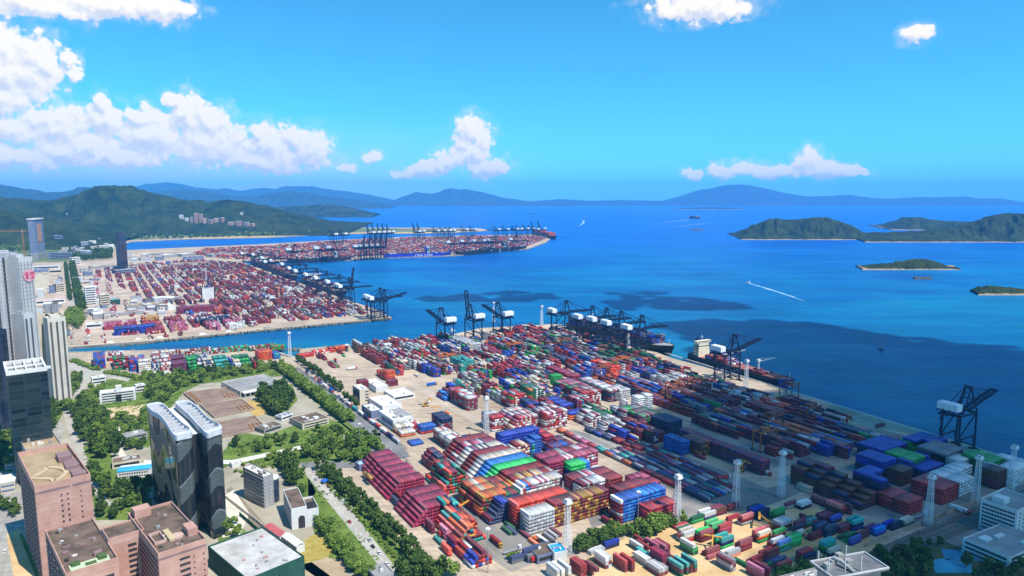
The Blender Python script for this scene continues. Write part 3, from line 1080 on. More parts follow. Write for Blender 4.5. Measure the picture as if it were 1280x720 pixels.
def block(phrase, q, top, ncols, nbays, heights, colour, left=0, seed=0, show=True):
	"""a block of stacked containers. q: pixel of its near-left corner at height top tiers (0 = on the ground)"""
	rnd = random.Random(seed * 77 + ncols)
	p = G(q[0], q[1], top * (CH + 0.02))
	a0, b0 = AB(p)
	b0 -= left * PW
	BLK[phrase] = dict(show=show, cols=ncols, bays=nbays)
	for k in range(nbays):
		for c in range(ncols):
			h = heights(k, c, rnd) if callable(heights) else heights
			j = None
			for t in range(int(h)):
				cc = colour(k, c, t, rnd) if callable(colour) else (wpick(rnd, colour) if isinstance(colour, dict) else colour)
				put(a0 - k * PL - CL / 2, b0 + c * PW + CW / 2, t, cc, phrase, k, c)

def stairs(full, n, side='left', ncols=0, step=1):
	def f(k, c, rnd):
		if side == 'left':
			return min(full, 1 + c * step) if c < n else full
		return full
	return f

random.seed(5)
OR = lambda *cs: (lambda k, c, t, rnd: rnd.choice(cs))
# --- near blocks, front to back
block('bright orange stack', (646, 631), 7, 18, 1, 7, 'orange red')
block('white and checkered stack', (661, 644), 6, 29, 1, lambda k, c, r: 6 if c < 9 else (7 if c < 26 else 7),
	  lambda k, c, t, r: 'white' if c < 9 and t > 4 else ('light grey' if c < 9 else r.choice(['maroon', 'maroon', 'dark red', 'ochre', 'yellow', 'ochre', 'brown'])))
block('yellow stepped stack', (676, 668), 0, 5, 1, lambda k, c, r: [2, 3, 4, 5, 5][c], OR('yellow', 'ochre', 'maroon', 'brown'))
block('navy stepped stack', (612, 657), 0, 13, 1, lambda k, c, r: [2, 2, 3, 4, 6, 6, 6, 5, 5, 5, 5, 5, 5][c], lambda k, c, t, r: 'maroon' if c == 0 and t == 1 else ('slate blue' if t < 5 else 'royal blue' if c < 6 else 'slate blue'))
block('orange topped stack', (600.5, 647.5), 0, 14, 3, lambda k, c, r: 4 if c == 0 else (6 if c < 9 else 5),
	  lambda k, c, t, r: (r.choice(['orange', 'orange', 'yellow', 'cream']) if t == 5 and c < 8 else r.choice(['maroon', 'brown', 'dark green', 'dark red', 'orange'])))
STR = ['light grey', 'yellow', 'dark red', 'bright green', 'bright blue', 'cream', 'dark red', 'pink', 'magenta', 'dark red', 'dark red']
def stripe(k, c, t, r):
	s = STR[min(k, len(STR) - 1)]
	if k == 0:
		return r.choice(['light grey', 'white', 'light grey', 'cream', 'pink']) if c > 7 else r.choice(['white', 'bright blue', 'red', 'white'])
	if k == 1:
		return r.choice(['yellow', 'yellow', 'cream', 'dark red']) if c < 15 else r.choice(['light grey', 'white', 'dark red'])
	if k in (5, 7):
		return r.choice(['cream', 'white', 'pink', 'white', 'slate blue']) if k == 7 else r.choice(['cream', 'white', 'cream'])
	if k == 8:
		return r.choice(['magenta', 'pink', 'maroon', 'white', 'slate blue'])
	return s
block('big striped stack', (654, 607), 6, 20, 10, lambda k, c, r: min(6, 1 + c) if c < 5 else (5 if (c > 17 and k > 5) else 6), stripe, left=5)
block('tall mixed stack', (555, 619), 0, 9, 3, lambda k, c, r: [3, 4, 7, 7, 7, 6, 5, 6, 4][c] if k < 2 else [2, 2, 4, 6, 6, 6, 6, 5, 5][c], OR('dark green', 'maroon', 'orange red', 'brown', 'orange red', 'teal'))
block('low maroon stack', (541, 590), 0, 5, 2, lambda k, c, r: [3, 4, 5, 5, 5][c], OR('maroon', 'maroon', 'dark red', 'slate blue'))
block('long magenta stack', (502, 602), 5, 13, 4, lambda k, c, r: (min(5, 1 + c) if c < 5 else 5) - (1 if c == 12 and k % 2 else 0), lambda k, c, t, r: 'magenta' if r.random() < 0.93 else 'dark red', left=5)
block('far magenta stack', (472, 577), 5, 11, 2, lambda k, c, r: min(5, 2 + c), lambda k, c, t, r: 'magenta' if r.random() < .9 else 'dark red', left=3)
block('near magenta stack', (535, 634), 5, 14, 3, lambda k, c, r: (min(5, 1 + c) if c < 5 else 5) - (1 if k == 0 and c > 10 else 0), lambda k, c, t, r: 'magenta' if r.random() < 0.95 else 'dark red', left=5)
block('blue stepped stack', (506, 621), 3, 9, 1, lambda k, c, r: [1, 2, 2, 3, 4, 4, 4, 3, 3][c], lambda k, c, t, r: 'royal blue' if 2 < c < 8 else r.choice(['maroon', 'light grey', 'dark red']), left=2)
block('orange mixed stack', (572, 684), 0, 9, 4, lambda k, c, r: [2, 3, 4, 5, 5, 5, 4, 4, 3][c] + (1 if k == 3 else 0) - (2 if k == 0 and c > 4 else 0), OR('orange', 'orange red', 'maroon', 'dark red', 'navy', 'teal', 'orange'))
block('low front stack', (590, 712), 0, 6, 3, lambda k, c, r: [2, 3, 3, 4, 3, 2][c] if k < 2 else [3, 3, 4, 3, 1, 1][c], OR('royal blue', 'red', 'maroon', 'orange red', 'white', 'dark red'))
# scattered singles along the left edge of the magenta stacks
for i, (px, py, cc, n) in enumerate([(459, 602, 'yellow', 2), (463, 608, 'yellow', 3), (470, 611, 'dark green', 1), (476, 616, 'green', 1), (483, 607, 'white', 2), (488, 626, 'orange red', 1), (496, 634, 'slate blue', 2),
									 (492, 622, 'grey', 2), (502, 640, 'white', 1), (500, 632, 'dark red', 3), (510, 648, 'maroon', 2), (519, 645, 'grey', 3), (522, 660, 'green', 1), (527, 652, 'white', 2), (533, 662, 'dark red', 2),
									 (540, 668, 'maroon', 3), (548, 676, 'dark red', 2), (551, 683, 'teal', 1), (558, 676, 'pink', 3), (561, 696, 'orange red', 2)]):
	block(f'row beside the near trees', (px, py), 0, 1, 1, n, cc) if i == 0 else None
	if i:
		a_, b_ = AB(G(px, py))
		for t in range(n):
			put(a_ - CL / 2, b_ + CW / 2, t, cc, 'row beside the near trees', i, 0)
# middle blocks
block('purple topped stack', (686, 579), 7, 6, 2, 7, lambda k, c, t, r: 'magenta' if t > 4 else r.choice(['maroon', 'maroon', 'pink', 'light grey'] if t == 3 else ['maroon', 'purple']))
block('navy block behind the maroon stack', (701, 588), 5, 5, 1, lambda k, c, r: [4, 5, 5, 5, 4][c], 'royal blue')
block('green topped stack', (711, 583), 6, 12, 1, lambda k, c, r: min(6, 3 + c), lambda k, c, t, r: 'bright green' if c < 10 else 'bright blue', left=3)
block('pink topped stack', (702, 574), 6, 16, 2, 6, OR('pink', 'magenta', 'light grey', 'dark red', 'white'))
block('flat green stack', (688, 566), 5, 12, 1, lambda k, c, r: min(5, 3 + c), 'bright green', left=2)
block('red and white topped stack', (728, 606), 7, 9, 2, 7, lambda k, c, t, r: r.choice(['maroon', 'white', 'dark red', 'pink', 'maroon']) if k else r.choice(['white', 'light grey', 'maroon', 'maroon']))
block('tall maroon stack', (751, 602), 7, 9, 2, lambda k, c, r: 7 if c > 0 else 2, 'dark red')
block('flat red stack behind the blue', (774, 613), 6, 13, 1, 6, OR('dark red', 'dark red', 'maroon'))
block('tall blue stack', (776, 626), 7, 18, 1, lambda k, c, r: 7 if c else 7, lambda k, c, t, r: r.choice(['bright blue', 'blue', 'blue']) if c else r.choice(['maroon', 'maroon', 'dark red', 'white']))
block('low pink stack', (806, 607), 3, 7, 2, 3, OR('magenta', 'pink', 'magenta'))
block('red block beside the blue', (812, 637), 5, 11, 1, 5, OR('red', 'red', 'dark red', 'magenta'))
block('navy long stack', (627, 545), 7, 17, 1, 7, 'royal blue')
block('cream stepped stack', (645, 556), 6, 8, 2, lambda k, c, r: [4, 5, 6, 6, 6, 6, 5, 5][c] - k % 2, OR('cream', 'white', 'maroon', 'dark red', 'cream'), left=2)
block('blue and teal tower', (663, 549), 7, 5, 2, lambda k, c, r: 6 if c < 2 else 7, lambda k, c, t, r: r.choice(['teal', 'dark green', 'blue']) if c < 2 else 'blue')
block('small maroon stack', (679, 546), 5, 5, 2, 5, lambda k, c, t, r: 'red' if t == 4 else r.choice(['maroon', 'purple', 'magenta']))
block('low blue row', (690, 559), 3, 10, 2, 3, OR('blue', 'maroon', 'slate blue'))
# flat car trains
def train(name, p0, p1, cols, fill=0.96, seed=1, tiers=1):
	rnd = random.Random(seed)
	a0, b0 = AB(G(*p0))
	a1, b1 = AB(G(*p1))
	n = int((a1 - a0) / PL)
	BLK[name] = dict(show=True, cols=cols, bays=n)
	run = None
	for k in range(n):
		a = a1 - k * PL - CL / 2
		b = b1 + (b0 - b1) * (k / max(1, n))
		if run is None or rnd.random() < 0.55:
			run = wpick(rnd, {'dark red': 5, 'red': 3, 'maroon': 4, 'pink': 1, 'slate blue': 1.2, 'orange': .8, 'light grey': 1, 'teal': .5, 'navy': 1})
		for c in range(cols):
			if rnd.random() < fill:
				for t in range(tiers):
					put(a, b + c * (PW + .4), t, run if rnd.random() < .75 else wpick(rnd, MIXED), name, k, c, z0=1.2)
train('left flat car train', (692, 537), (884, 629), 2, seed=2)
train('right flat car train', (728, 538), (800, 565), 3, seed=3)
block('flat low stack by the masts', (888, 621), 1, 17, 10, lambda k, c, r: 1 if (c % 3 != 2 and c + k * 0.1 < 17 and not (k < 2 and c > 13)) else 0, {'dark red': 3, 'maroon': 3, 'slate blue': 3, 'light grey': 3, 'blue': 1.2, 'teal': 1, 'pink': 1, 'navy': 1.5})
# right, in the shade of the cloud
block('red block by the lattice mast', (1136, 629), 4, 8, 2, 4, 'red')
block('red and white block', (1179, 612), 5, 19, 2, 5, lambda k, c, t, r: 'red' if c < 10 else 'white')
block('white pair of stacks', (1199, 588), 5, 9, 1, 5, 'white')
block('white stack behind', (1197, 578), 5, 9, 1, 5, 'white')
block('green stack near the quay', (1243, 577), 6, 8, 2, lambda k, c, r: 6, 'green', left=1)
block('brown block by the white stack', (1248, 590), 6, 6, 1, 6, OR('brown', 'maroon'))
block('long white stack', (1268, 588), 6, 14, 2, 6, 'white')
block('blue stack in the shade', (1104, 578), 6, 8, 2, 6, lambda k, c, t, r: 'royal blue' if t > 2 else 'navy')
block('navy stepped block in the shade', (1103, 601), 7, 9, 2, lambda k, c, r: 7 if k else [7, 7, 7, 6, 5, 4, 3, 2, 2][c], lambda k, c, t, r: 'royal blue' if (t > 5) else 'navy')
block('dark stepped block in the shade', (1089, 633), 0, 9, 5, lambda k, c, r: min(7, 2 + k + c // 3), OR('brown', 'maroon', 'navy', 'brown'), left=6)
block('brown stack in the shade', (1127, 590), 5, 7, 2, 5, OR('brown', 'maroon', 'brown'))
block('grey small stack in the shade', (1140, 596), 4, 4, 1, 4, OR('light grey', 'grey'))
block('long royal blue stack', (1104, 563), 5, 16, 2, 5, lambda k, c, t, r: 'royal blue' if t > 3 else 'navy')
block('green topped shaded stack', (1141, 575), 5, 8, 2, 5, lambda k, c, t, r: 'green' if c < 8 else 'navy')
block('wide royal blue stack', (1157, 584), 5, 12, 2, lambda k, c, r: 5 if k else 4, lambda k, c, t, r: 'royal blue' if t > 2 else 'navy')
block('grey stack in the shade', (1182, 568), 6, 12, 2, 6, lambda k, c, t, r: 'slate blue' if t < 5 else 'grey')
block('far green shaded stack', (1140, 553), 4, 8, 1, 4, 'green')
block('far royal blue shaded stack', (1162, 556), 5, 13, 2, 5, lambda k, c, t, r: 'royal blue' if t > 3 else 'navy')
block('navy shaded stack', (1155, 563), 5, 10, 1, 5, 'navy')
block('lone white stack', (1044, 608), 3, 6, 1, 3, 'white')
block('lone cream stack', (1012, 610), 2, 5, 1, 2, 'cream')
# upper middle, lit
block('purple row', (953, 577), 5, 4, 8, 5, lambda k, c, t, r: r.choice(['magenta', 'purple', 'magenta']) if t == 4 else r.choice(['purple', 'brown', 'maroon']))
block('blue and tan block', (853, 553), 5, 4, 2, 5, lambda k, c, t, r: 'blue')
block('tan mixed block', (866, 557), 5, 10, 2, 5, OR('brown', 'ochre', 'maroon', 'brown', 'orange'))
block('red low rows', (880, 572), 1, 14, 2, 1, OR('magenta', 'dark red', 'teal', 'maroon'))
block('dark blue cube', (835, 528), 6, 8, 2, 6, 'navy')
block('green stepped tall stack', (803, 520), 6, 10, 3, 6, lambda k, c, t, r: r.choice(['dark green', 'maroon', 'green', 'grey']))
block('white tower stack', (798, 497), 7, 4, 1, 7, 'white')
block('white tower stack beside', (810, 494), 7, 3, 1, 7, 'white')
block('pale blue grey stacks', (776, 488), 5, 6, 2, 5, 'light grey')
block('long dark stack with white tops', (763, 487), 6, 6, 5, 6, lambda k, c, t, r: r.choice(['white', 'light grey', 'pink']) if t == 5 else r.choice(['maroon', 'navy', 'grey']))
block('long magenta row', (716, 470), 5, 5, 5, 5, lambda k, c, t, r: 'magenta' if t == 4 else 'maroon')
block('green cube', (692, 470), 7, 5, 1, 7, lambda k, c, t, r: 'green')
block('red patterned stack', (730, 491), 7, 10, 5, 7, lambda k, c, t, r: r.choice(['white', 'red', 'maroon', 'dark red', 'light grey']) if k < 2 else r.choice(['maroon', 'navy', 'green', 'dark red', 'pink']))
block('white stepped stack', (737, 520), 5, 6, 2, lambda k, c, r: [3, 4, 5, 5, 5, 5][c], OR('white', 'light grey', 'maroon', 'white'))
block('grey stepped stacks', (755, 530), 4, 12, 2, lambda k, c, r: 4 - (c % 4 == 3), OR('light grey', 'grey', 'white', 'maroon'))
block('white and red stack', (781, 514), 6, 6, 2, 6, OR('light grey', 'maroon', 'slate blue', 'grey'))
block('striped tall row', (585, 497), 6, 5, 4, 6, lambda k, c, t, r: r.choice(['white', 'pink', 'red', 'light grey']) if t == 5 else r.choice(['maroon', 'grey', 'dark red']))
block('red end row', (616, 522), 6, 5, 2, 6, lambda k, c, t, r: 'red' if t in (5, 1) and k == 0 else r.choice(['light grey', 'maroon', 'white']))
block('pale patterned stack', (641, 524), 6, 12, 3, lambda k, c, r: min(6, 3 + c), OR('white', 'red', 'pink', 'light grey', 'dark red', 'cream'))
block('dark blue tower', (664, 505), 7, 4, 2, 7, lambda k, c, t, r: r.choice(['royal blue', 'navy']))
block('patterned red stack', (682, 517), 7, 11, 3, 7, OR('white', 'red', 'maroon', 'light grey', 'dark red', 'pink'))
block('orange and blue low stack', (713, 517), 3, 9, 1, 3, lambda k, c, t, r: 'orange' if t < 2 else 'royal blue')
block('flat blue stack', (704, 507), 4, 6, 3, 4, lambda k, c, t, r: 'royal blue' if t == 3 else r.choice(['navy', 'maroon']))
block('bright blue stepped stack', (566, 487), 5, 8, 2, lambda k, c, r: [2, 3, 3, 4, 4, 6, 6, 6][c], OR('bright blue', 'blue', 'bright blue', 'royal blue', 'maroon'), left=4)
block('yellow and red low stack', (572, 502), 2, 7, 2, lambda k, c, r: [2, 2, 3, 3, 3, 2, 2][c], OR('yellow', 'orange', 'red', 'cream'))
# yard beside the white office buildings
block('white and maroon stepped row', (562, 548), 5, 8, 3, lambda k, c, r: [5, 5, 5, 5, 4, 4, 3, 3][c], lambda k, c, t, r: r.choice(['white', 'red', 'cream']) if t > 2 else r.choice(['dark red', 'grey', 'maroon']))
block('navy topped stack', (552, 524), 6, 5, 2, 6, lambda k, c, t, r: 'navy' if t > 3 else r.choice(['maroon', 'grey', 'dark red']))
block('blue and orange low row', (572, 551), 3, 12, 1, lambda k, c, r: 3 if c < 8 else 2, lambda k, c, t, r: 'royal blue' if c < 6 else r.choice(['white', 'orange', 'orange']))
block('white low stack by the road', (502, 541), 2, 6, 2, lambda k, c, r: 3 if k else 2, lambda k, c, t, r: 'orange' if t == 0 else r.choice(['white', 'cream']))
block('blue and red pair', (527, 534), 3, 7, 1, 3, lambda k, c, t, r: 'red' if t == 0 else 'blue')
block('red and white low stack', (512, 532), 2, 5, 2, 2, OR('dark red', 'white', 'red'))
block('lone blue box', (515, 555), 1, 5, 1, 1, 'blue')
block('maroon end stack', (449, 477), 4, 5, 1, 4, OR('maroon', 'dark red'))
block('orange stepped stack', (483, 467), 4, 5, 3, lambda k, c, r: 5 - k, OR('orange', 'red', 'orange red'))
block('maroon pair', (486, 476), 3, 5, 1, 3, 'maroon')

# --- region fills ----------------------------------------------------------
def fill(name, poly_px, cols, aisle, hfun, palette, seed, tiers=5, a_gap=0.0, gap_every=0, dens=1.0, run=0.3, ph=0.0, skipp=0.04):
	rnd = random.Random(seed)
	poly = [G(*p) for p in poly_px]
	ab = [AB(p) for p in poly]
	a0, a1 = min(x[0] for x in ab), max(x[0] for x in ab)
	b0, b1 = min(x[1] for x in ab), max(x[1] for x in ab)
	BLK[name] = dict(show=False, cols=cols, bays=0)
	b = b0 + ph
	row = 0
	while b < b1:
		k = 0
		a = a1 - rnd.uniform(0, 9)
		colr = {}
		seg = 0
		runc = wpick(rnd, palette)
		tint = .5
		skip = False
		while a > a0:
			if gap_every and k % gap_every == gap_every - 1:
				a -= a_gap
				seg = 0
			if seg <= 0:
				seg = rnd.choice((2, 3, 3, 4, 5, 6))
				hb = hfun(a, b + cols * PW / 2, row, rnd) + rnd.uniform(-.4, .4)
				runc = wpick(rnd, palette)
				tint = rnd.choice((.35, .55, .75, .92))
				colr = {}
				skip = rnd.random() < skipp
			seg -= 1
			if skip:
				a -= PL
				k += 1
				continue
			for c in range(cols):
				bb = b + c * PW + CW / 2
				aa = a - CL / 2
				if not inpoly(aa, bb, ab):
					continue
				if occupied(aa, bb):
					continue
				if rnd.random() > dens:
					continue
				h = max(0, min(tiers, int(round(hb + rnd.gauss(0, 0.45)))))
				if c not in colr or rnd.random() < run:
					colr[c] = runc if rnd.random() < tint else wpick(rnd, palette)
				for t in range(h):
					cc = colr[c] if rnd.random() < 0.45 + tint * .5 else wpick(rnd, palette)
					put(aa, bb, t, cc, name, k, row * cols + c)
			a -= PL
			k += 1
		b += cols * PW + aisle
		row += 1
OCC = set()
for q in CONT:
	OCC.add((int(q['a'] // 6.3), int(q['b'] // 2.52)))
def occupied(a, b):
	i, j = int(a // 6.3), int(b // 2.52)
	for di in (-1, 0, 1):
		for dj in (-1, 0, 1):
			if (i + di, j + dj) in OCC:
				return True
	return False
nz = lambda a, b, s, o: noise.noise(Vector((a / s, b / s, o)))
# the stacking yard behind the quay (rail gantry rows)
fill('stacking yard rows', [(662, 411), (700, 416), (762, 428), (838, 461), (985, 505), (1128, 551), (1092, 577), (1040, 570), (965, 573), (955, 560), (880, 535), (800, 500), (740, 480), (700, 455), (655, 430)],
	 6, 8.2, lambda a, b, r, rnd: 3.3 + 2.0 * nz(a, b, 60, 3.1) + 1.0 * nz(a, b, 25, 9), DARKS, 11, tiers=5, gap_every=14, a_gap=14)
fill('north stacking yard', [(590, 428), (660, 411), (664, 428), (700, 462), (742, 492), (690, 486), (640, 470), (560, 440), (560, 432)],
	 6, 6.0, lambda a, b, r, rnd: 4.0 + 2.5 * nz(a, b, 50, 2.2), MIXED, 12, tiers=6, gap_every=8, a_gap=14, skipp=.1)
fill('middle stacks', [(470, 437), (540, 428), (580, 430), (600, 440), (660, 470), (745, 500), (800, 515), (850, 548), (800, 560), (750, 545), (700, 515), (640, 515), (590, 500), (560, 478), (500, 455)],
	 8, 7.5, lambda a, b, r, rnd: 4.6 + 3.4 * nz(a, b, 42, 5.2), {**MIXED, **LIGHTMIX}, 13, tiers=7, gap_every=6, a_gap=13, skipp=.16)
fill('corner stacks', [(440, 432), (470, 430), (545, 425), (545, 436), (500, 470), (470, 455), (445, 440)],
	 6, 7, lambda a, b, r, rnd: 3.6 + 2.5 * nz(a, b, 40, 6.1), {**MIXED, **LIGHTMIX}, 14, tiers=6, gap_every=6, a_gap=12, skipp=.14)
fill('shore road stacks', [(372, 447), (430, 438), (432, 448), (412, 470), (395, 468)],
	 4, 20, lambda a, b, r, rnd: 1.0 + 1.6 * nz(a, b, 30, 8.1), {'orange red': 2, 'red': 3, 'green': 1.5, 'dark red': 3, 'maroon': 2}, 15, tiers=3, dens=.7, gap_every=3, a_gap=14)
# storage strip along the channel: rows lie across, seen end on
def strip(name, pts, seed):
	rnd = random.Random(seed)
	BLK[name] = dict(show=False, cols=0, bays=0)
	for (px, py, n, bays, h, cs) in pts:
		a0, b0 = AB(G(px, py))
		for k in range(bays):
			for c in range(n):
				hh = h if isinstance(h, int) else h[min(k, len(h) - 1)]
				for t in range(hh):
					put(a0 - k * PL - CL / 2, b0 + c * PW + CW / 2, t, rnd.choice(cs), name, k, c)
strip('channel side stacks', [
	(117, 462, 6, 5, 5, ['royal blue', 'blue', 'red', 'slate blue']), (136, 452, 8, 2, 4, ['red', 'dark red', 'white']), (142, 464, 6, 4, [2, 3, 5, 5], ['dark green', 'red', 'green', 'maroon']),
	(155, 463, 7, 3, [3, 4, 5], ['maroon', 'light grey', 'dark red']), (163, 465, 8, 4, [3, 5, 5, 5], ['royal blue', 'bright blue', 'red']), (174, 467, 6, 3, [5, 6, 4], ['cream', 'white']),
	(185, 466, 6, 3, 4, ['light grey', 'white', 'slate blue']), (194, 465, 9, 4, [4, 5, 6, 6], ['light grey', 'white', 'red']), (217, 466, 7, 4, [5, 5, 6, 6], ['maroon', 'purple', 'purple']),
	(237, 467, 7, 4, [4, 5, 6, 6], ['green', 'dark green', 'green']), (248, 466, 8, 4, [5, 6, 6, 6], ['light grey', 'cream', 'slate blue']), (271, 465, 7, 4, [4, 5, 6, 5], ['teal', 'teal', 'dark green']),
	(283, 465, 4, 3, [4, 5, 5], ['blue', 'royal blue']), (290, 465, 5, 3, [4, 5, 5], ['white', 'cream']), (297, 464, 8, 4, [4, 5, 6, 5], ['green', 'green', 'dark green']), (309, 463, 5, 3, 4, ['red', 'dark red', 'navy']),
	(323, 451, 8, 2, 5, ['red', 'orange red', 'orange']), (336, 450, 7, 2, 3, ['blue', 'teal']), (190, 447, 14, 1, 3, ['maroon', 'light grey', 'cream']), (215, 446, 22, 1, 3, ['dark red', 'light grey', 'cream', 'maroon']),
	(255, 444, 26, 1, 3, ['dark red', 'light grey', 'teal', 'maroon', 'green']), (300, 441, 22, 1, 3, ['light grey', 'green', 'maroon', 'dark red']), (340, 439, 8, 1, 3, ['green', 'red']),
	(372, 448, 10, 1, 2, ['red', 'orange red']), (388, 444, 14, 1, 2, ['white', 'orange red', 'red']), (412, 441, 10, 1, 3, ['orange', 'orange red', 'dark red']), (424, 441, 6, 1, 3, ['maroon', 'grey'])], 21)
# left terminal across the channel
fill('terminal rows across the channel', [(198, 330), (250, 326), (298, 330), (415, 372), (460, 389), (455, 393), (420, 397), (330, 404), (310, 404), (290, 398), (260, 380), (215, 360)],
	 6, 9.5, lambda a, b, r, rnd: 2.6 + 2.2 * nz(a, b, 80, 1.7), FARMIX, 31, tiers=5, gap_every=16, a_gap=20)
fill('terminal rows across the channel', [(120, 335), (198, 328), (212, 360), (255, 385), (240, 395), (180, 375), (140, 352), (108, 340)],
	 6, 11, lambda a, b, r, rnd: 2.2 + 2.6 * nz(a, b, 120, 4.7), FARMIX, 32, tiers=4, gap_every=12, a_gap=26)
fill('terminal rows across the channel', [(160, 403), (190, 400), (242, 398), (250, 409), (205, 417), (150, 419)],
	 12, 10, lambda a, b, r, rnd: 3.0 + 2.2 * nz(a, b, 60, 2.7), {'red': 3, 'magenta': 3, 'pink': 2, 'white': 2.5, 'dark red': 3, 'yellow': .5}, 33, tiers=5)
fill('terminal rows across the channel', [(250, 395), (330, 403), (312, 410), (262, 413), (245, 402)],
	 12, 10, lambda a, b, r, rnd: 3.4 + 2.2 * nz(a, b, 60, 2.9), {'dark red': 3, 'white': 3, 'maroon': 3, 'light grey': 2, 'pink': 2}, 34, tiers=5)
strip('terminal blocks across the channel', [(143, 420, 26, 2, 5, ['royal blue', 'navy', 'royal blue']), (130, 413, 12, 3, 4, ['magenta', 'pink', 'red']), (222, 393, 30, 2, 5, ['maroon', 'purple', 'magenta']), (270, 394, 5, 3, 5, ['magenta', 'orange', 'maroon']), (284, 395, 5, 3, 5, ['orange', 'purple', 'maroon']),
											 (245, 408, 24, 1, 6, ['navy', 'slate blue', 'light grey'])], 35)
fill('terminal rows across the channel', [(102, 345), (128, 345), (150, 372), (185, 378), (205, 390), (150, 398), (112, 392), (122, 370)],
	 5, 18, lambda a, b, r, rnd: 0.9 + 2.2 * nz(a, b, 45, 4.4), {'red': 2, 'magenta': 3, 'pink': 2, 'white': 2, 'dark red': 3, 'light grey': 2, 'cream': 2, 'orange red': 1}, 36, tiers=3, dens=.8, gap_every=5, a_gap=20)
fill('terminal rows across the channel', [(88, 412), (108, 408), (150, 420), (300, 406), (320, 410), (200, 423), (140, 428), (90, 431)],
	 3, 16, lambda a, b, r, rnd: 0.3 + 1.8 * nz(a, b, 40, 7.4), {'red': 2, 'white': 2, 'dark red': 3, 'light grey': 2, 'cream': 2, 'orange red': 1, 'brown': 2}, 37, tiers=2, dens=.7, gap_every=3, a_gap=20)
# far pier
def fillfar(name, poly_px, ang, cols, aisle, palette, seed, hm):
	rnd = random.Random(seed)
	poly = [G(*p) for p in poly_px]
	xs = [p.x for p in poly]
	ys = [p.y for p in poly]
	d = Vector((math.cos(ang), math.sin(ang), 0))
	n = Vector((-d.y, d.x, 0))
	uu = [p.dot(d) for p in poly]
	vv = [p.dot(n) for p in poly]
	BLK[name] = dict(show=False, cols=0, bays=0)
	v = min(vv)
	while v < max(vv):
		u = min(uu)
		while u < max(uu):
			h = 2.6 + 2.4 * nz(u, v, 110, 3.3)
			for c in range(cols):
				p = d * u + n * (v + c * PW)
				if inpoly(p.x, p.y, poly):
					hh = int(round(h + rnd.gauss(0, .8)))
					a, b = AB(p)
					for t in range(min(hh, 5)):
						put(a, b, t, wpick(rnd, palette), name, 0, c, rot=ang - YA)
			u += PL * (1 if rnd.random() > .06 else 2.2)
		v += cols * PW + aisle
FARP = {'dark red': 6, 'red': 4, 'brown': 3, 'maroon': 5, 'orange': 3, 'orange red': 3, 'light grey': 3, 'cream': 3, 'blue': 1.5, 'slate blue': 2, 'green': .8, 'white': 1.5, 'navy': 1.5}
fillfar('far pier rows', [(345, 325), (437, 322.5), (480, 319.5), (566, 317), (655, 309), (676, 301), (686, 296.5), (640, 296), (600, 296.5), (520, 298), (440, 301.5), (340, 308), (260, 312), (240, 318), (290, 324)], R(60), 6, 10, FARP, 41, 4)
# --- loose containers on the sandy lot and beside it -------------------------
LOOSE = 'loose boxes on the sandy lot'
BLK[LOOSE] = dict(show=True, cols=0, bays=0)
loose_i = 0
LRND = random.Random(77)
def loose(px, py, orient, colours, side=''):
	"""a little pile standing at base pixel px,py (near-left bottom corner); orient 'x' lies across the view (along E2), 'y' along E1"""
	global loose_i
	a0, b0 = AB(G(px, py))
	for t, c in enumerate(colours):
		if orient == 'y':
			put(a0 - CL / 2, b0 + CW / 2, t, c, LOOSE, loose_i, 0)
		else:
			put(a0 - CW / 2, b0 + CL / 2, t, c, LOOSE, loose_i, 0, rot=math.pi / 2)
	loose_i += 1
	# most piles are two or three boxes deep
	for k in (1, 2):
		if py > 630 and px > 700 and LRND.random() < (.75, .4)[k - 1]:
			cs = list(colours)
			LRND.shuffle(cs)
			for t, c in enumerate(cs[:max(1, len(cs) - LRND.choice((0, 0, 1)))]):
				if orient == 'y':
					put(a0 - CL / 2, b0 + CW / 2 + k * 2.56, t, c, LOOSE, loose_i, 0)
				else:
					put(a0 - CW / 2 - k * 2.56, b0 + CL / 2, t, c, LOOSE, loose_i, 0, rot=math.pi / 2)
			loose_i += 1
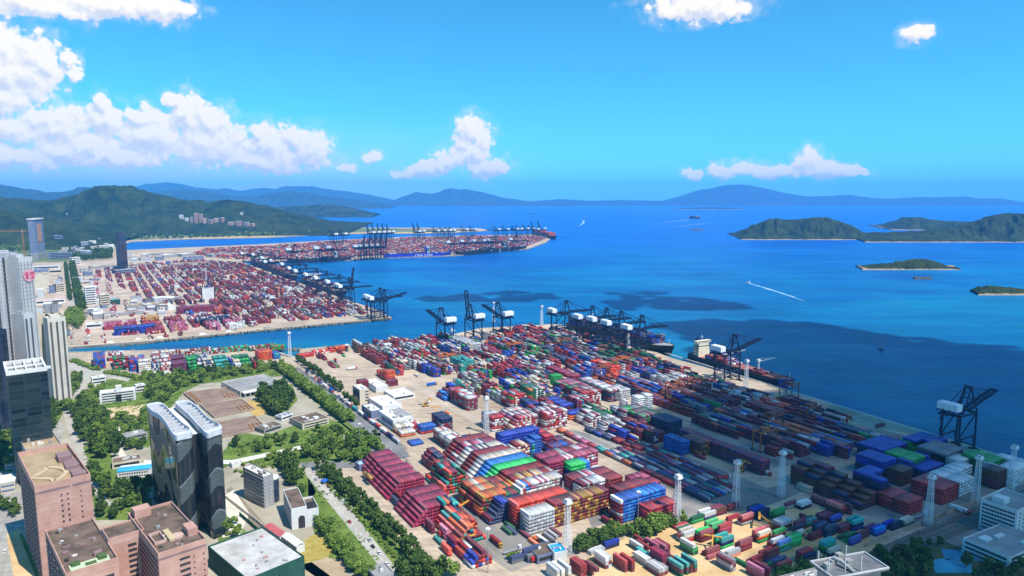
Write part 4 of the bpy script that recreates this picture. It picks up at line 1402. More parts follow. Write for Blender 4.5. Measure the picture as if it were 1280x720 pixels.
for q in [
	# left part of the lot (px, py, orientation, colours bottom to top)
	(696, 728, 'y', ['white', 'cream', 'light grey']), (702, 727, 'y', ['white', 'cream', 'white']), (710, 728, 'y', ['grey', 'white', 'white']), (726, 722, 'y', ['dark red', 'dark red', 'dark red']), (731, 723, 'y', ['dark red', 'dark red', 'dark red']), (736, 725, 'y', ['dark red', 'dark red', 'dark red']), (741, 727, 'y', ['maroon', 'dark red', 'dark red']),
	(668, 722, 'x', ['royal blue', 'royal blue', 'dark red']), (684, 718, 'x', ['royal blue', 'royal blue', 'dark red']), (757, 712, 'y', ['maroon', 'light grey', 'white']), (762, 712, 'y', ['grey', 'pink', 'light grey']), (765, 721, 'y', ['maroon', 'bright blue']), (770, 722, 'y', ['maroon', 'pink']), (781, 716, 'y', ['dark red', 'dark red', 'red']), (786, 717, 'y', ['maroon', 'dark red', 'red']),
	(757, 688, 'x', ['navy', 'royal blue']), (739, 695, 'x', ['light grey']), (795, 678, 'x', ['dark green']),
	(811, 674, 'x', ['dark red']), (820, 664, 'x', ['dark red']), (847, 664, 'x', ['red']), (806, 686, 'y', ['maroon', 'dark red']), (801, 692, 'y', ['grey', 'light grey']), (806, 694, 'y', ['dark red', 'pink']), (821, 695, 'y', ['dark green', 'maroon', 'magenta']), (826, 696, 'y', ['maroon', 'maroon', 'magenta']), (831, 697, 'y', ['maroon', 'dark red', 'magenta']),
	(810, 703, 'y', ['slate blue', 'teal']), (815, 703, 'y', ['dark green', 'light grey']), (807, 709, 'y', ['light grey', 'white']), (812, 711, 'y', ['grey', 'cream']), (817, 713, 'y', ['maroon', 'light grey']), (828, 713, 'y', ['maroon', 'dark red', 'maroon', 'magenta']), (833, 714, 'y', ['maroon', 'dark red', 'maroon', 'pink']), (838, 715, 'y', ['dark red', 'maroon', 'maroon', 'pink']),
	(824, 722, 'y', ['dark red', 'light grey']), (842, 728, 'y', ['maroon', 'maroon']), (851, 722, 'y', ['dark green', 'maroon', 'teal']), (856, 720, 'y', ['brown', 'maroon']), (868, 716, 'y', ['maroon', 'dark green', 'teal']), (864, 715, 'y', ['grey', 'slate blue']),
	(865, 656, 'x', ['green', 'dark green']), (881, 651, 'x', ['slate blue', 'white']), (895, 646, 'x', ['maroon', 'brown']), (911, 640, 'x', ['brown', 'maroon']),
	(855, 680, 'x', ['red', 'cream', 'white']), (851, 676, 'x', ['dark green', 'cream', 'cream']), (872, 677, 'x', ['maroon', 'maroon', 'bright green']), (876, 679, 'x', ['maroon', 'dark red', 'dark red']), (890, 669, 'x', ['maroon', 'green', 'bright green']), (900, 671, 'x', ['dark red', 'magenta', 'red']),
	(866, 695, 'y', ['dark green', 'green', 'white']), (884, 697, 'x', ['dark red', 'dark red']), (886, 701, 'x', ['red']), (902, 688, 'x', ['green', 'navy', 'teal']), (911, 685, 'x', ['dark green', 'slate blue', 'bright green']),
	(904, 664, 'x', ['maroon', 'red', 'red']), (910, 660, 'x', ['maroon', 'dark red', 'red']), (928, 658, 'x', ['light grey', 'dark red', 'red']), (943, 650, 'x', ['navy', 'navy', 'royal blue']), (949, 652, 'x', ['slate blue', 'navy', 'navy']), (963, 649, 'x', ['teal', 'green', 'green']), (968, 651, 'x', ['dark green', 'green', 'green']),
	(903, 699, 'x', ['orange', 'cream']), (910, 700, 'x', ['orange', 'light grey']), (925, 691, 'x', ['maroon', 'dark red', 'dark red']), (932, 690, 'x', ['maroon', 'dark red', 'bright green']),
	(943, 677, 'x', ['dark red', 'dark red', 'red']), (949, 680, 'x', ['green', 'orange', 'cream']), (956, 674, 'x', ['dark red', 'red', 'dark red']), (965, 676, 'x', ['cream', 'maroon', 'bright green']), (968, 678, 'x', ['white', 'dark red', 'green']), (976, 667, 'x', ['grey', 'dark red', 'light grey']),
	(987, 664, 'x', ['maroon', 'navy', 'navy']), (994, 666, 'x', ['maroon', 'slate blue', 'maroon']), (966, 689, 'x', ['maroon', 'red', 'white']), (974, 692, 'x', ['teal', 'green', 'bright blue']), (978, 686, 'x', ['green', 'dark red', 'bright green']), (988, 686, 'x', ['green', 'bright green', 'bright green']), (998, 683, 'x', ['green', 'dark green', 'cream']), (996, 678, 'x', ['maroon', 'dark red', 'cream']),
	(940, 708, 'x', ['dark red', 'dark red']), (959, 704, 'x', ['royal blue', 'maroon', 'dark red']), (913, 716, 'y', ['grey', 'light grey', 'maroon']), (918, 717, 'y', ['cream', 'maroon']), (935, 712, 'y', ['dark green']),
	(968, 716, 'x', ['green', 'dark red', 'slate blue']), (974, 720, 'x', ['green', 'dark red', 'red']), (986, 712, 'x', ['maroon', 'slate blue', 'dark red']), (992, 715, 'x', ['dark red', 'red']), (1002, 706, 'x', ['maroon', 'dark red', 'red']), (1006, 710, 'x', ['maroon', 'slate blue', 'navy']), (1018, 703, 'x', ['green', 'royal blue', 'teal']), (1022, 706, 'x', ['green', 'bright green', 'blue']),
	(952, 727, 'y', ['maroon', 'magenta', 'pink']), (957, 727, 'y', ['maroon', 'dark red', 'pink']), (1031, 693, 'x', ['dark green', 'green', 'teal']), (1037, 697, 'x', ['navy', 'cream']),
	(1014, 677, 'x', ['dark red', 'dark red']), (1022, 671, 'x', ['navy', 'navy', 'slate blue']), (1033, 673, 'x', ['slate blue', 'navy', 'slate blue']), (1008, 660, 'x', ['dark green', 'teal']), (1030, 655, 'x', ['maroon', 'maroon']), (1040, 656, 'x', ['navy', 'royal blue']), (1051, 668, 'x', ['dark red', 'maroon']),
	(1061, 662, 'x', ['maroon', 'dark red', 'teal']), (1067, 665, 'x', ['royal blue', 'navy', 'teal']), (1058, 679, 'x', ['green', 'dark green']), (1064, 683, 'x', ['royal blue', 'royal blue']), (1074, 676, 'x', ['maroon', 'maroon']), (1083, 664, 'x', ['purple']), (1095, 671, 'x', ['royal blue', 'bright blue']), (1106, 663, 'x', ['navy', 'royal blue']), (1116, 664, 'x', ['navy', 'navy']), (1131, 660, 'x', ['dark green', 'cream']),
	(1050, 645, 'y', ['maroon', 'brown', 'orange red']), (1058, 646, 'y', ['maroon', 'maroon', 'dark red']), (1066, 650, 'y', ['maroon', 'maroon', 'white']), (1030, 634, 'y', ['maroon', 'dark red']), (1035, 636, 'y', ['brown', 'maroon']), (1002, 638, 'x', ['navy', 'white']), (1015, 632, 'x', ['maroon', 'grey']), (990, 641, 'x', ['light grey', 'maroon']),
	# low rows on the grey yard ground
	(637, 670, 'y', ['dark green']), (643, 670, 'y', ['slate blue']), (641, 664, 'y', ['dark green']), (650, 678, 'y', ['orange']), (646, 672, 'y', ['maroon']), (655, 676, 'y', ['maroon']), (660, 675, 'y', ['maroon']), (650, 664, 'y', ['bright green']), (656, 664, 'y', ['orange']), (665, 671, 'y', ['dark red']), (662, 661, 'y', ['bright green']), (672, 671, 'y', ['dark green']), (678, 668, 'y', ['green', 'green']), (672, 686, 'y', ['orange']), (677, 684, 'y', ['orange']), (682, 682, 'y', ['white']),
	(690, 678, 'y', ['grey']), (695, 675, 'y', ['light grey']), (699, 672, 'y', ['maroon']), (604, 700, 'x', ['bright green']), (602, 694, 'x', ['maroon', 'dark red']), (640, 706, 'x', ['grey', 'slate blue']), (655, 701, 'x', ['grey', 'teal', 'slate blue']), (660, 704, 'x', ['slate blue', 'grey']), (624, 712, 'x', ['grey', 'cream']),
]:
	loose(*q)

# --- building them ------------------------------------------------------------
def visible_score(q, tops, blkset):
	x, y = XY(q['a'], q['b']).xy
	px, py = PROJ(x, y, q['z'] + 1.3)
	if not (0 < px < 1280 and 0 < py < 722) or y < 50:
		return 0
	d2 = x * x + y * y + CAM_H ** 2
	s = 0.0
	key = (q['blk'], q['bay'], q['col'])
	if tops[key] == q['t']:
		s += CL * CW * 0.45
	front = (q['blk'], q['bay'] - 1, q['col'])
	lf = (q['blk'], q['bay'], q['col'] - 1)
	if q['blk'] == LOOSE:
		s += CL * CH * .7
	else:
		if tops.get(front, -1) < q['t']:
			s += CW * CH * 0.8
		if tops.get(lf, -1) < q['t']:
			s += CL * CH * 0.35
	return s / d2

def container_mesh():
	"""one 12 m box container: corrugated sides, corner posts, door end with locking bars"""
	mb = MB()
	hl, hw = CL / 2, CW / 2
	n = 22
	# corrugated long sides
	for s in (-1, 1):
		pts = []
		for i in range(n * 2 + 1):
			x = -hl + .25 + (CL - .5) * i / (n * 2)
			d = 0.0 if (i // 1) % 2 == 0 else 0.07
			pts.append((x, s * (hw - 0.03 - d)))
		for i in range(len(pts) - 1):
			(xa, ya), (xb, yb) = pts[i], pts[i + 1]
			f = [(xa, ya, .18), (xb, yb, .18), (xb, yb, CH - .14), (xa, ya, CH - .14)]
			mb.face(f if s < 0 else f[::-1])
		mb.box(-hl, s * hw - (0.08 if s > 0 else 0), 0, hl, s * hw + (0.08 if s < 0 else 0), .18)
		mb.box(-hl, s * hw - (0.08 if s > 0 else 0), CH - .14, hl, s * hw + (0.08 if s < 0 else 0), CH)
		for e in (-1, 1):
			mb.box(e * hl - (.25 if e > 0 else 0), s * hw - (.14 if s > 0 else 0), .18, e * hl + (.25 if e < 0 else 0), s * hw + (.14 if s < 0 else 0), CH - .14)
	# roof with shallow ribs and end walls
	for i in range(n):
		xa = -hl + CL * i / n
		xb = -hl + CL * (i + 1) / n
		xm = (xa + xb) / 2
		mb.face([(xa, -hw + .08, CH - .02), (xm, -hw + .08, CH - .07), (xm, hw - .08, CH - .07), (xa, hw - .08, CH - .02)])
		mb.face([(xm, -hw + .08, CH - .07), (xb, -hw + .08, CH - .02), (xb, hw - .08, CH - .02), (xm, hw - .08, CH - .07)])
	mb.face([(-hl + .05, hw - .14, .1), (-hl + .05, -hw + .14, .1), (-hl + .05, -hw + .14, CH - .1), (-hl + .05, hw - .14, CH - .1)])
	mb.face([(hl - .05, -hw + .14, .1), (hl - .05, hw - .14, .1), (hl - .05, hw - .14, CH - .1), (hl - .05, -hw + .14, CH - .1)])
	for y in (-.9, -.35, .35, .9):
		mb.box(hl - .05, y - .03, .2, hl, y + .03, CH - .2)
	mb.box(hl - .05, -.03, .15, hl - .02, .03, CH - .15)
	return mb

def weathered(name, c):
	"""paint that fades and rusts differently on every box"""
	m, N, Lk, b = new_mat(name)
	oi = N.new('ShaderNodeObjectInfo')
	hs = N.new('ShaderNodeHueSaturation')
	hs.inputs['Color'].default_value = (*c, 1)
	def rng(src, lo, hi):
		r = N.new('ShaderNodeMapRange')
		r.inputs[3].default_value = lo
		r.inputs[4].default_value = hi
		Lk.new(src, r.inputs[0])
		return r.outputs[0]
	wn = N.new('ShaderNodeTexWhiteNoise')
	wn.noise_dimensions = '1D'
	Lk.new(oi.outputs['Random'], wn.inputs['W'])
	Lk.new(rng(oi.outputs['Random'], .70, 1.22), hs.inputs['Value'])
	Lk.new(rng(wn.outputs['Value'], .70, 1.02), hs.inputs['Saturation'])
	t = noise_node(N, Lk, .5, 5, .65)
	r = N.new('ShaderNodeMapRange')
	r.inputs[1].default_value = .52
	r.inputs[2].default_value = .78
	Lk.new(t.outputs['Fac'], r.inputs[0])
	mx = N.new('ShaderNodeMix')
	mx.data_type = 'RGBA'
	Lk.new(r.outputs[0], mx.inputs[0])
	Lk.new(hs.outputs[0], mx.inputs[6])
	mx.inputs[7].default_value = (c[0] * .45 + .05, c[1] * .45 + .03, c[2] * .45 + .02, 1)
	Lk.new(mx.outputs[2], b.inputs['Base Color'])
	b.inputs['Roughness'].default_value = .6
	b.inputs['Specular IOR Level'].default_value = .25
	MATS[name] = m
	return m

def build_containers():
	tops = {}
	for q in CONT:
		k = (q['blk'], q['bay'], q['col'])
		tops[k] = max(tops.get(k, -1), q['t'])
	for q in CONT:
		q['s'] = visible_score(q, tops, None)
	order = sorted(range(len(CONT)), key=lambda i: -CONT[i]['s'])
	indiv = order[:300]
	iset = set(indiv)
	proto = {}
	base = container_mesh()
	mats = {}
	for cname, c in COL.items():
		mats[cname] = weathered('container_' + cname.replace(' ', '_'), c)
	used = {}
	# naming piles on the lot by their place from left to right
	piles = sorted({CONT[i]['bay'] for i in iset if CONT[i]['blk'] == LOOSE})
	made = []
	for i in indiv:
		q = CONT[i]
		if q['c'] not in proto:
			proto[q['c']] = base.mesh('shipping_container', mats[q['c']])
		o = bpy.data.objects.new('shipping_container', proto[q['c']])
		col.objects.link(o)
		p = XY(q['a'], q['b'], q['z'])
		o.location = p
		o.rotation_euler.z = YA + q['rot']
		o['category'] = 'shipping container'
		o['group'] = 'shipping containers of the near yard'
		made.append((o, q))
	# labels: by colour and place in the stack; loose ones are counted from the left within their colour
	lo = {}
	for o, q in made:
		if q['blk'] in (LOOSE, 'row beside the near trees'):
			x, y = XY(q['a'], q['b']).xy
			lo.setdefault((q['blk'], q['c']), []).append((PROJ(x, y, q['z'])[0], -PROJ(x, y, q['z'])[1], o, q))
	tw = ['on the ground', 'one up', 'two up', 'three up', 'four up', 'five up', 'six up', 'seven up']
	for (blk, c), lst in lo.items():
		lst.sort(key=lambda z: (z[0], z[1]))
		where = 'container of the loose sandy-lot piles' if blk == LOOSE else 'container in the row beside the near trees'
		for k, (_, _, o, q) in enumerate(lst):
			what = f'{ordinal(k)} {c}' if len(lst) > 1 else f'only {c}'
			o['label'] = f"{what} {where}, from the left, {tw[q['t']]}"
	for o, q in made:
		if q['blk'] in (LOOSE, 'row beside the near trees'):
			continue
		bay = '' if BLK[q['blk']]['bays'] == 1 else (', front row' if q['bay'] == 0 else f", {ordinal(q['bay'])} row back")
		o['label'] = f"{q['c']} container, {ordinal(q['col'])} from left{bay}, {tw[q['t']]}, {q['blk']}"
		if len(o['label'].split()) > 16:
			o['label'] = o['label'].replace(' from left', ' column').replace(' row back', ' row').replace('on the ground', 'ground level')

	# all the others, too many to count
	rest = [CONT[i] for i in order[300:] if CONT[i]['s'] > 0 or True]
	n = len(rest)
	V = np.zeros((n, 8, 3), dtype=np.float32)
	C = np.ones((n, 6, 4), dtype=np.float32)
	keep = []
	rnd = np.random.default_rng(3)
	for i, q in enumerate(rest):
		ang = YA + q['rot']
		ca, sa = math.cos(ang), math.sin(ang)
		hl, hw = q['L'] / 2, CW / 2
		x, y = XY(q['a'], q['b']).xy
		k = 0
		for z in (q['z'], q['z'] + CH):
			for (dx, dy) in ((-hl, -hw), (hl, -hw), (hl, hw), (-hl, hw)):
				V[i, k] = (x + dx * ca - dy * sa, y + dx * sa + dy * ca, z)
				k += 1
		g_ = float(np.mean(COL[q['c']]))
		C[i, :, :3] = (np.array(COL[q['c']]) * .9 + g_ * .1 * rnd.uniform(0, 1.6)) * rnd.uniform(0.68, 1.2)
		# faded roofs, dark door seams
		C[i, 0, :3] = C[i, 0, :3] * 0.9 + 0.035
	F = np.array([(4, 5, 6, 7), (0, 1, 5, 4), (1, 2, 6, 5), (2, 3, 7, 6), (3, 0, 4, 7), (3, 2, 1, 0)])
	faces = (F[None, :, :] + (np.arange(n) * 8)[:, None, None]).reshape(-1, 4)
	me = bpy.data.meshes.new('stacked_shipping_containers')
	me.vertices.add(n * 8)
	me.vertices.foreach_set('co', V.ravel())
	me.loops.add(faces.size)
	me.loops.foreach_set('vertex_index', faces.ravel().astype(np.int32))
	me.polygons.add(len(faces))
	me.polygons.foreach_set('loop_start', np.arange(0, faces.size, 4, dtype=np.int32))
	me.polygons.foreach_set('loop_total', np.full(len(faces), 4, dtype=np.int32))
	me.update(calc_edges=True)
	at = me.attributes.new('Col', 'FLOAT_COLOR', 'FACE')
	at.data.foreach_set('color', C.reshape(-1))
	me.materials.append(paint_attr())
	o = bpy.data.objects.new('stacked_shipping_containers', me)
	col.objects.link(o)
	o['kind'] = 'stuff'
	o['label'] = 'thousands of stacked shipping containers filling the port yards in mixed colours'
	print('CONTAINERS', len(CONT), 'lowest individual score', CONT[indiv[-1]]['s'])
# ------------------------------------------------------------------ quay cranes
M_NAVYSTEEL = pbr('navy_crane_steel', (0.010, 0.018, 0.055), 0.5, 0.25, 0.3)
M_WHITEPAINT = pbr('white_paint', (0.72, 0.72, 0.72), 0.6, c2=(0.82, 0.82, 0.82), scale=0.3)
M_BLUEPAINT = pbr('machinery_blue', (0.02, 0.06, 0.20), 0.6, 0.2, 0.3)
M_GLASS = pbr('dark_glass', (0.012, 0.018, 0.026), 0.12, 0.3, 0.2, spec=0.6)
M_RUST = pbr('orange_gantry_paint', (0.52, 0.13, 0.02), 0.6, c2=(0.36, 0.10, 0.03), scale=0.4)
M_BROWNSTEEL = pbr('brown_gantry_paint', (0.24, 0.075, 0.035), 0.6, 0.3, 0.4)
M_GREYSTEEL = pbr('grey_steel', (0.30, 0.31, 0.32), 0.6, 0.2, 0.4)

def crane_parts(mode):
	"""local frame: x towards the water, y along the quay, origin on the waterside rail"""
	P = []
	G0 = -28.0
	legs = []
	for x in (0, G0):
		for y in (-8.5, 8.5):
			mb = MB()
			mb.beam((x, y, 2.2), (x, y * 0.94, 38), 1.4)
			legs.append(('leg', mb, M_NAVYSTEEL))
			bg = MB()
			bg.box(x - .7, y - 5, 0.1, x + .7, y + 5, 1.4)
			bg.box(x - .5, y - 2.6, 1.4, x + .5, y + 2.6, 2.4)
			P.append(('bogie', bg, M_NAVYSTEEL))
	P += legs
	for x in (0, G0):
		mb = MB()
		mb.beam((x, -8.2, 4.0), (x, 8.2, 4.0), 1.3)
		P.append(('sill_beam', mb, M_NAVYSTEEL))
		mb = MB()
		mb.beam((x, -8, 36.5), (x, 8, 36.5), 2.0)
		P.append(('cross_beam', mb, M_NAVYSTEEL))
	for y in (-8.3, 8.3):
		mb = MB()
		mb.beam((G0, y, 14.5), (0, y, 14.5), 1.5)
		P.append(('portal_beam', mb, M_NAVYSTEEL))
		mb = MB()
		mb.beam((G0, y, 36.8), (0, y, 36.8), 1.5)
		mb.beam((G0, y * .98, 15.5), (-2, y * .98, 35.5), 0.9)
		P.append(('side_brace', mb, M_NAVYSTEEL))
	mb = MB()
	for y in (-3.2, 3.2):
		mb.beam((-44, y, 39.6), (3, y, 39.6), 1.3, 2.4)
	for x in (-43, -30, -15, 0):
		mb.beam((x, -3.2, 39.8), (x, 3.2, 39.8), 0.9)
	P.append(('girder', mb, M_NAVYSTEEL))
	mb = MB()
	for y in (-8, 8):
		mb.beam((0, y, 38), (-2.5, y * 0.32, 60), 1.4)
		mb.beam((G0 + 13, y * .5, 38.5), (-2.5, y * 0.30, 59), 0.9)
	mb.beam((-2.5, -3.0, 60), (-2.5, 3.0, 60), 2.0)
	mb.beam((-1.2, -5.2, 49), (-1.2, 5.2, 49), 0.9)
	mb.box(-4.2, -3.6, 60.2, -0.6, 3.6, 61.6)
	P.append(('apex_frame', mb, M_NAVYSTEEL))
	ang = {'low': 0.0, 'up': R(82), 'half': R(14)}[mode]
	def B(s, y, dz=0.0):
		return (3 + s * math.cos(ang) - dz * math.sin(ang), y, 39.6 + s * math.sin(ang) + dz * math.cos(ang))
	LB = 44
	mb = MB()
	for y in (-2.6, 2.6):
		mb.beam(B(0, y), B(LB, y), 1.0, 1.9)
		mb.beam(B(0, y, 3.0), B(LB - 6, y, 2.2), 0.45)
		for k in range(12):
			mb.beam(B(k * LB / 13, y, .6), B((k + .5) * LB / 13, y, 2.7), 0.35)
			mb.beam(B((k + .5) * LB / 13, y, 2.7), B((k + 1) * LB / 13, y, .6), 0.35)
	for k in range(8):
		mb.beam(B(2 + k * 5.8, -2.6), B(2 + k * 5.8, 2.6), 0.7)
	mb.box(*[min(a, b) for a, b in zip(B(LB - 1, -3.4), B(LB + 1, 3.4, 1.2))], *[max(a, b) for a, b in zip(B(LB - 1, -3.4), B(LB + 1, 3.4, 1.2))])
	P.append(('boom', mb, M_NAVYSTEEL))
	mb = MB()
	for y in (-2.4, 2.4):
		mb.beam((-2.0, y, 60.4), B(LB * .55, y, 1.0), 0.4)
		if mode != 'up':
			mb.beam((-2.0, y, 60.6), B(LB * .93, y, 1.0), 0.4)
	P.append(('forestay', mb, M_NAVYSTEEL))
	mb = MB()
	for y in (-2.6, 2.6):
		mb.beam((-3, y, 60), (-42, y, 41), 0.5)
	P.append(('backstay', mb, M_NAVYSTEEL))
	# machinery house at the landside end
	mb = MB()
	mb.box(-37.5, -9.5, 41.2, -28.0, 9.5, 42.4, mi=1)
	mb.box(-37.2, -9.2, 42.4, -28.3, 9.2, 48.6, mi=0)
	mb.box(-36.6, -8.6, 48.6, -28.9, 8.6, 49.2, mi=0)
	for y in (-6, -2, 2, 6):
		mb.box(-34, y - .8, 49.2, -31.5, y + .8, 50.1, mi=0)
	P.append(('machinery_house', mb, [M_WHITEPAINT, M_BLUEPAINT]))
	mb = MB()
	mb.box(-16, -3.6, 40.9, -9, 3.6, 42.2)
	mb.box(-14, -2.4, 34.8, -10.8, 0.4, 38.2)
	P.append(('trolley_cab', mb, M_NAVYSTEEL))
	mb = MB()
	for s in range(6):
		z = 3 + s * 5.6
		y0, y1 = (7.2, 9.4) if s % 2 == 0 else (9.4, 7.2)
		mb.beam((G0 - 1.6, y0, z), (G0 - 1.6, y1, z + 5.6), 0.5)
		mb.box(G0 - 2.6, 6.8, z - .1, G0 - .6, 10, z + .1)
	P.append(('stair', mb, M_NAVYSTEEL))
	for y in (-8.3, 8.3):
		for x0, x1 in ((G0, G0 + 5), (0, -5)):
			mb = MB()
			mb.beam((x0, y, 3), (x1, y, 14), 0.6)
			P.append(('knee_brace', mb, M_NAVYSTEEL))
	return P
CRANE_MESH = {}
def quay_crane(house_px, ang, mode, label, group, scale=1.0):
	if mode not in CRANE_MESH:
		CRANE_MESH[mode] = [(n, m.mesh(n, mt)) for (n, m, mt) in crane_parts(mode)]
	h = G(house_px[0], house_px[1], 45.5 * scale)
	dx = Vector((math.cos(ang), math.sin(ang), 0))
	p = h + dx * (32.7 * scale)
	root = empty('quay_crane', (p.x, p.y, 0), ang)
	root.scale = (scale,) * 3
	tag(root, label, 'quay crane', group)
	for n, me in CRANE_MESH[mode]:
		o = bpy.data.objects.new(n, me)
		col.objects.link(o)
		o.parent = root
	return root
SEA_A = YA + R(88)
near_q = [((690, 388), 'low', 'dark quay crane with white machinery house, alone beside the sunlit end of the quay'),
		  ((722, 395.5), 'low', 'dark quay crane beside the black hulled ship, first from the left in the tight cluster'),
		  ((739.5, 398.5), 'low', 'dark quay crane beside the black hulled ship, second from the left in the cluster'),
		  ((757.5, 403), 'low', 'dark quay crane beside the black hulled ship, third from the left in the cluster'),
		  ((783, 408.5), 'low', 'dark quay crane at the right end of the cluster, boom over the black hulled ship'),
		  ((897.5, 435.5), 'half', 'dark quay crane standing over the small ship with the cream deckhouse'),
		  ((1187, 508), 'half', 'dark quay crane alone in the shade at the right end of the quay')]
for px, mode, lab in near_q:
	quay_crane(px, SEA_A, mode, lab, 'cranes on the near quay')
for px, mode, lab in [((563, 399.5), 'half', 'navy quay crane facing the channel, leftmost of three, boom lowered to the left'),
					  ((599, 395), 'up', 'navy quay crane facing the channel with its boom raised upright'),
					  ((635, 392), 'half', 'navy quay crane facing the channel, rightmost of three, boom lowered')]:
	quay_crane(px, YA + R(180 + 4), mode, lab, 'cranes on the channel corner')
LA = R(33.6)
lt = [(302, 316.5, 'low'), (316, 318, 'low'), (327, 322, 'low'), (331, 327, 'low'), (338.5, 325.5, 'low'), (352, 330, 'low'), (361, 335, 'low'), (369, 338.5, 'low'),
	  (382, 343, 'low'), (394, 347, 'low'), (409, 352, 'low'), (421, 356, 'up'), (424, 357.5, 'low'), (458, 370.5, 'low'), (463, 372.5, 'half')]
for i, (x, y, m) in enumerate(lt):
	quay_crane((x, y), LA, m, f'navy quay crane on the terminal across the channel, {ordinal(i)} from the left' + (', boom upright' if m == 'up' else ''), 'cranes on the terminal across the channel', 0.98)
FA = R(60)
ff = [(444, 307.5, 'up'), (451, 307, 'up'), (458, 306.7, 'up'), (465, 306.3, 'up'), (472, 306, 'up'), (560, 302.5, 'low'), (577, 301.3, 'low'), (592, 300.8, 'low'), (605, 300.4, 'low'), (611, 300, 'low'), (638, 298.8, 'low'), (410, 309, 'low'), (395, 310, 'low'), (360, 311.5, 'low')]
for i, (x, y, m) in enumerate(sorted(ff)):
	quay_crane((x, y), FA - R(90), m, f"navy crane on the front edge of the far pier, {ordinal(i)} from the left, boom {'upright' if m == 'up' else 'lowered'}", 'cranes along the front of the far pier', 1.2)
fb = [(420, 292.5, 'low'), (432, 292, 'low'), (467, 290.3, 'up'), (473.5, 290, 'up'), (480, 289.8, 'up'), (486, 289.5, 'up'), (491.5, 289.3, 'up'), (524.5, 288.8, 'up'), (530, 288.6, 'up'), (548, 288.2, 'low'), (556, 288, 'low'), (563, 287.8, 'low'), (568, 287.6, 'low'),
	  (583.5, 286.7, 'low'), (594, 286.5, 'low'), (624, 286.6, 'low'), (635, 286.3, 'low'), (647, 286, 'low'), (652, 285.9, 'low'), (660, 285.6, 'low'), (667, 285.5, 'low'), (673, 286.2, 'up'), (681, 285.6, 'up')]
for i, (x, y, m) in enumerate(fb):
	quay_crane((x, y), FA + R(90), m, f"navy crane on the back edge of the far pier, {ordinal(i)} from the left, boom {'upright' if m == 'up' else 'lowered'}", 'cranes along the back of the far pier', 1.2)

# ------------------------------------------------------------------ yard gantries on tyres
def rtg_parts(mat):
	P = []
	W, Ln, Hh = 23.5, 9.0, 19.0        # x span, y length, height
	for x in (0, W):
		for y in (0, Ln):
			mb = MB()
			mb.beam((x, y, 1.4), (x, y, Hh), 0.9)
			P.append(('leg', mb, mat))
			w = MB()
			w.cyl((x - .35, y - 1.0, .75), (x + .35, y - 1.0, .75), .75, n=10)
			w.cyl((x - .35, y + 1.0, .75), (x + .35, y + 1.0, .75), .75, n=10)
			P.append(('wheel_pair', w, M_GLASS))
		mb = MB()
		mb.beam((x, -1.5, 1.9), (x, Ln + 1.5, 1.9), 1.0)
		P.append(('sill_beam', mb, mat))
		mb = MB()
		mb.beam((x, 0, 12), (x, Ln, 17), .5)
		mb.beam((x, Ln, 12), (x, 0, 17), .5)
		P.append(('leg_brace', mb, mat))
	for y in (0.4, Ln - .4):
		mb = MB()
		mb.beam((-1, y, Hh), (W + 1, y, Hh), 1.1, 1.7)
		P.append(('girder', mb, mat))
	mb = MB()
	mb.box(8, .2, Hh + .9, 13, Ln - .2, Hh + 2.6)
	P.append(('trolley', mb, mat))
	mb = MB()
	mb.box(9, 2, Hh - 3.6, 11, 4, Hh - 1.2)
	P.append(('operator_cab', mb, M_WHITEPAINT))
	mb = MB()
	mb.box(-1.6, 2.5, 1.2, -.6, 6.5, 3.8)
	P.append(('power_unit', mb, M_GREYSTEEL))
	return P
RTGM = {}
for px, py, kind, lab in [(637, 446, 'o', 'orange yard gantry astride the stacks near the quay corner'), (771, 466, 'o', 'orange yard gantry in sunlight among dark container rows'),
						  (834, 508, 'b', 'brown yard gantry beside the pale blue grey stacks'), (745, 478, 'b', 'brown yard gantry beside the long magenta row'), (866, 496, 'b', 'brown yard gantry near the pink container in the shade line'),
						  (838, 500, 'b', 'brown yard gantry, smaller of the pair in front of the quay road'), (982, 502, 'b', 'brown yard gantry closest to the bow of the small ship'), (950, 566, 'o', 'orange yard gantry lowest in the shaded yard beside white topped boxes'),
						  (960, 545, 'b', 'brown yard gantry in the middle of the shaded rows'), (1008, 533, 'b', 'brown yard gantry nearest the right end of the shaded rows'), (700, 440, 'b', 'brown yard gantry far back in the sunlit dark rows'), (552, 462, 'o', 'orange gantry in the mixed stacks behind the sheds')]:
	if kind not in RTGM:
		RTGM[kind] = [(n, m.mesh(n, mt)) for n, m, mt in rtg_parts(M_RUST if kind == 'o' else M_BROWNSTEEL)]
	root = empty('yard_gantry', G(px, py), YA + R(90))
	tag(root, lab, 'gantry crane', 'gantries of the stacking yard')
	for n, me in RTGM[kind]:
		o = bpy.data.objects.new(n, me)
		col.objects.link(o)
		o.parent = root

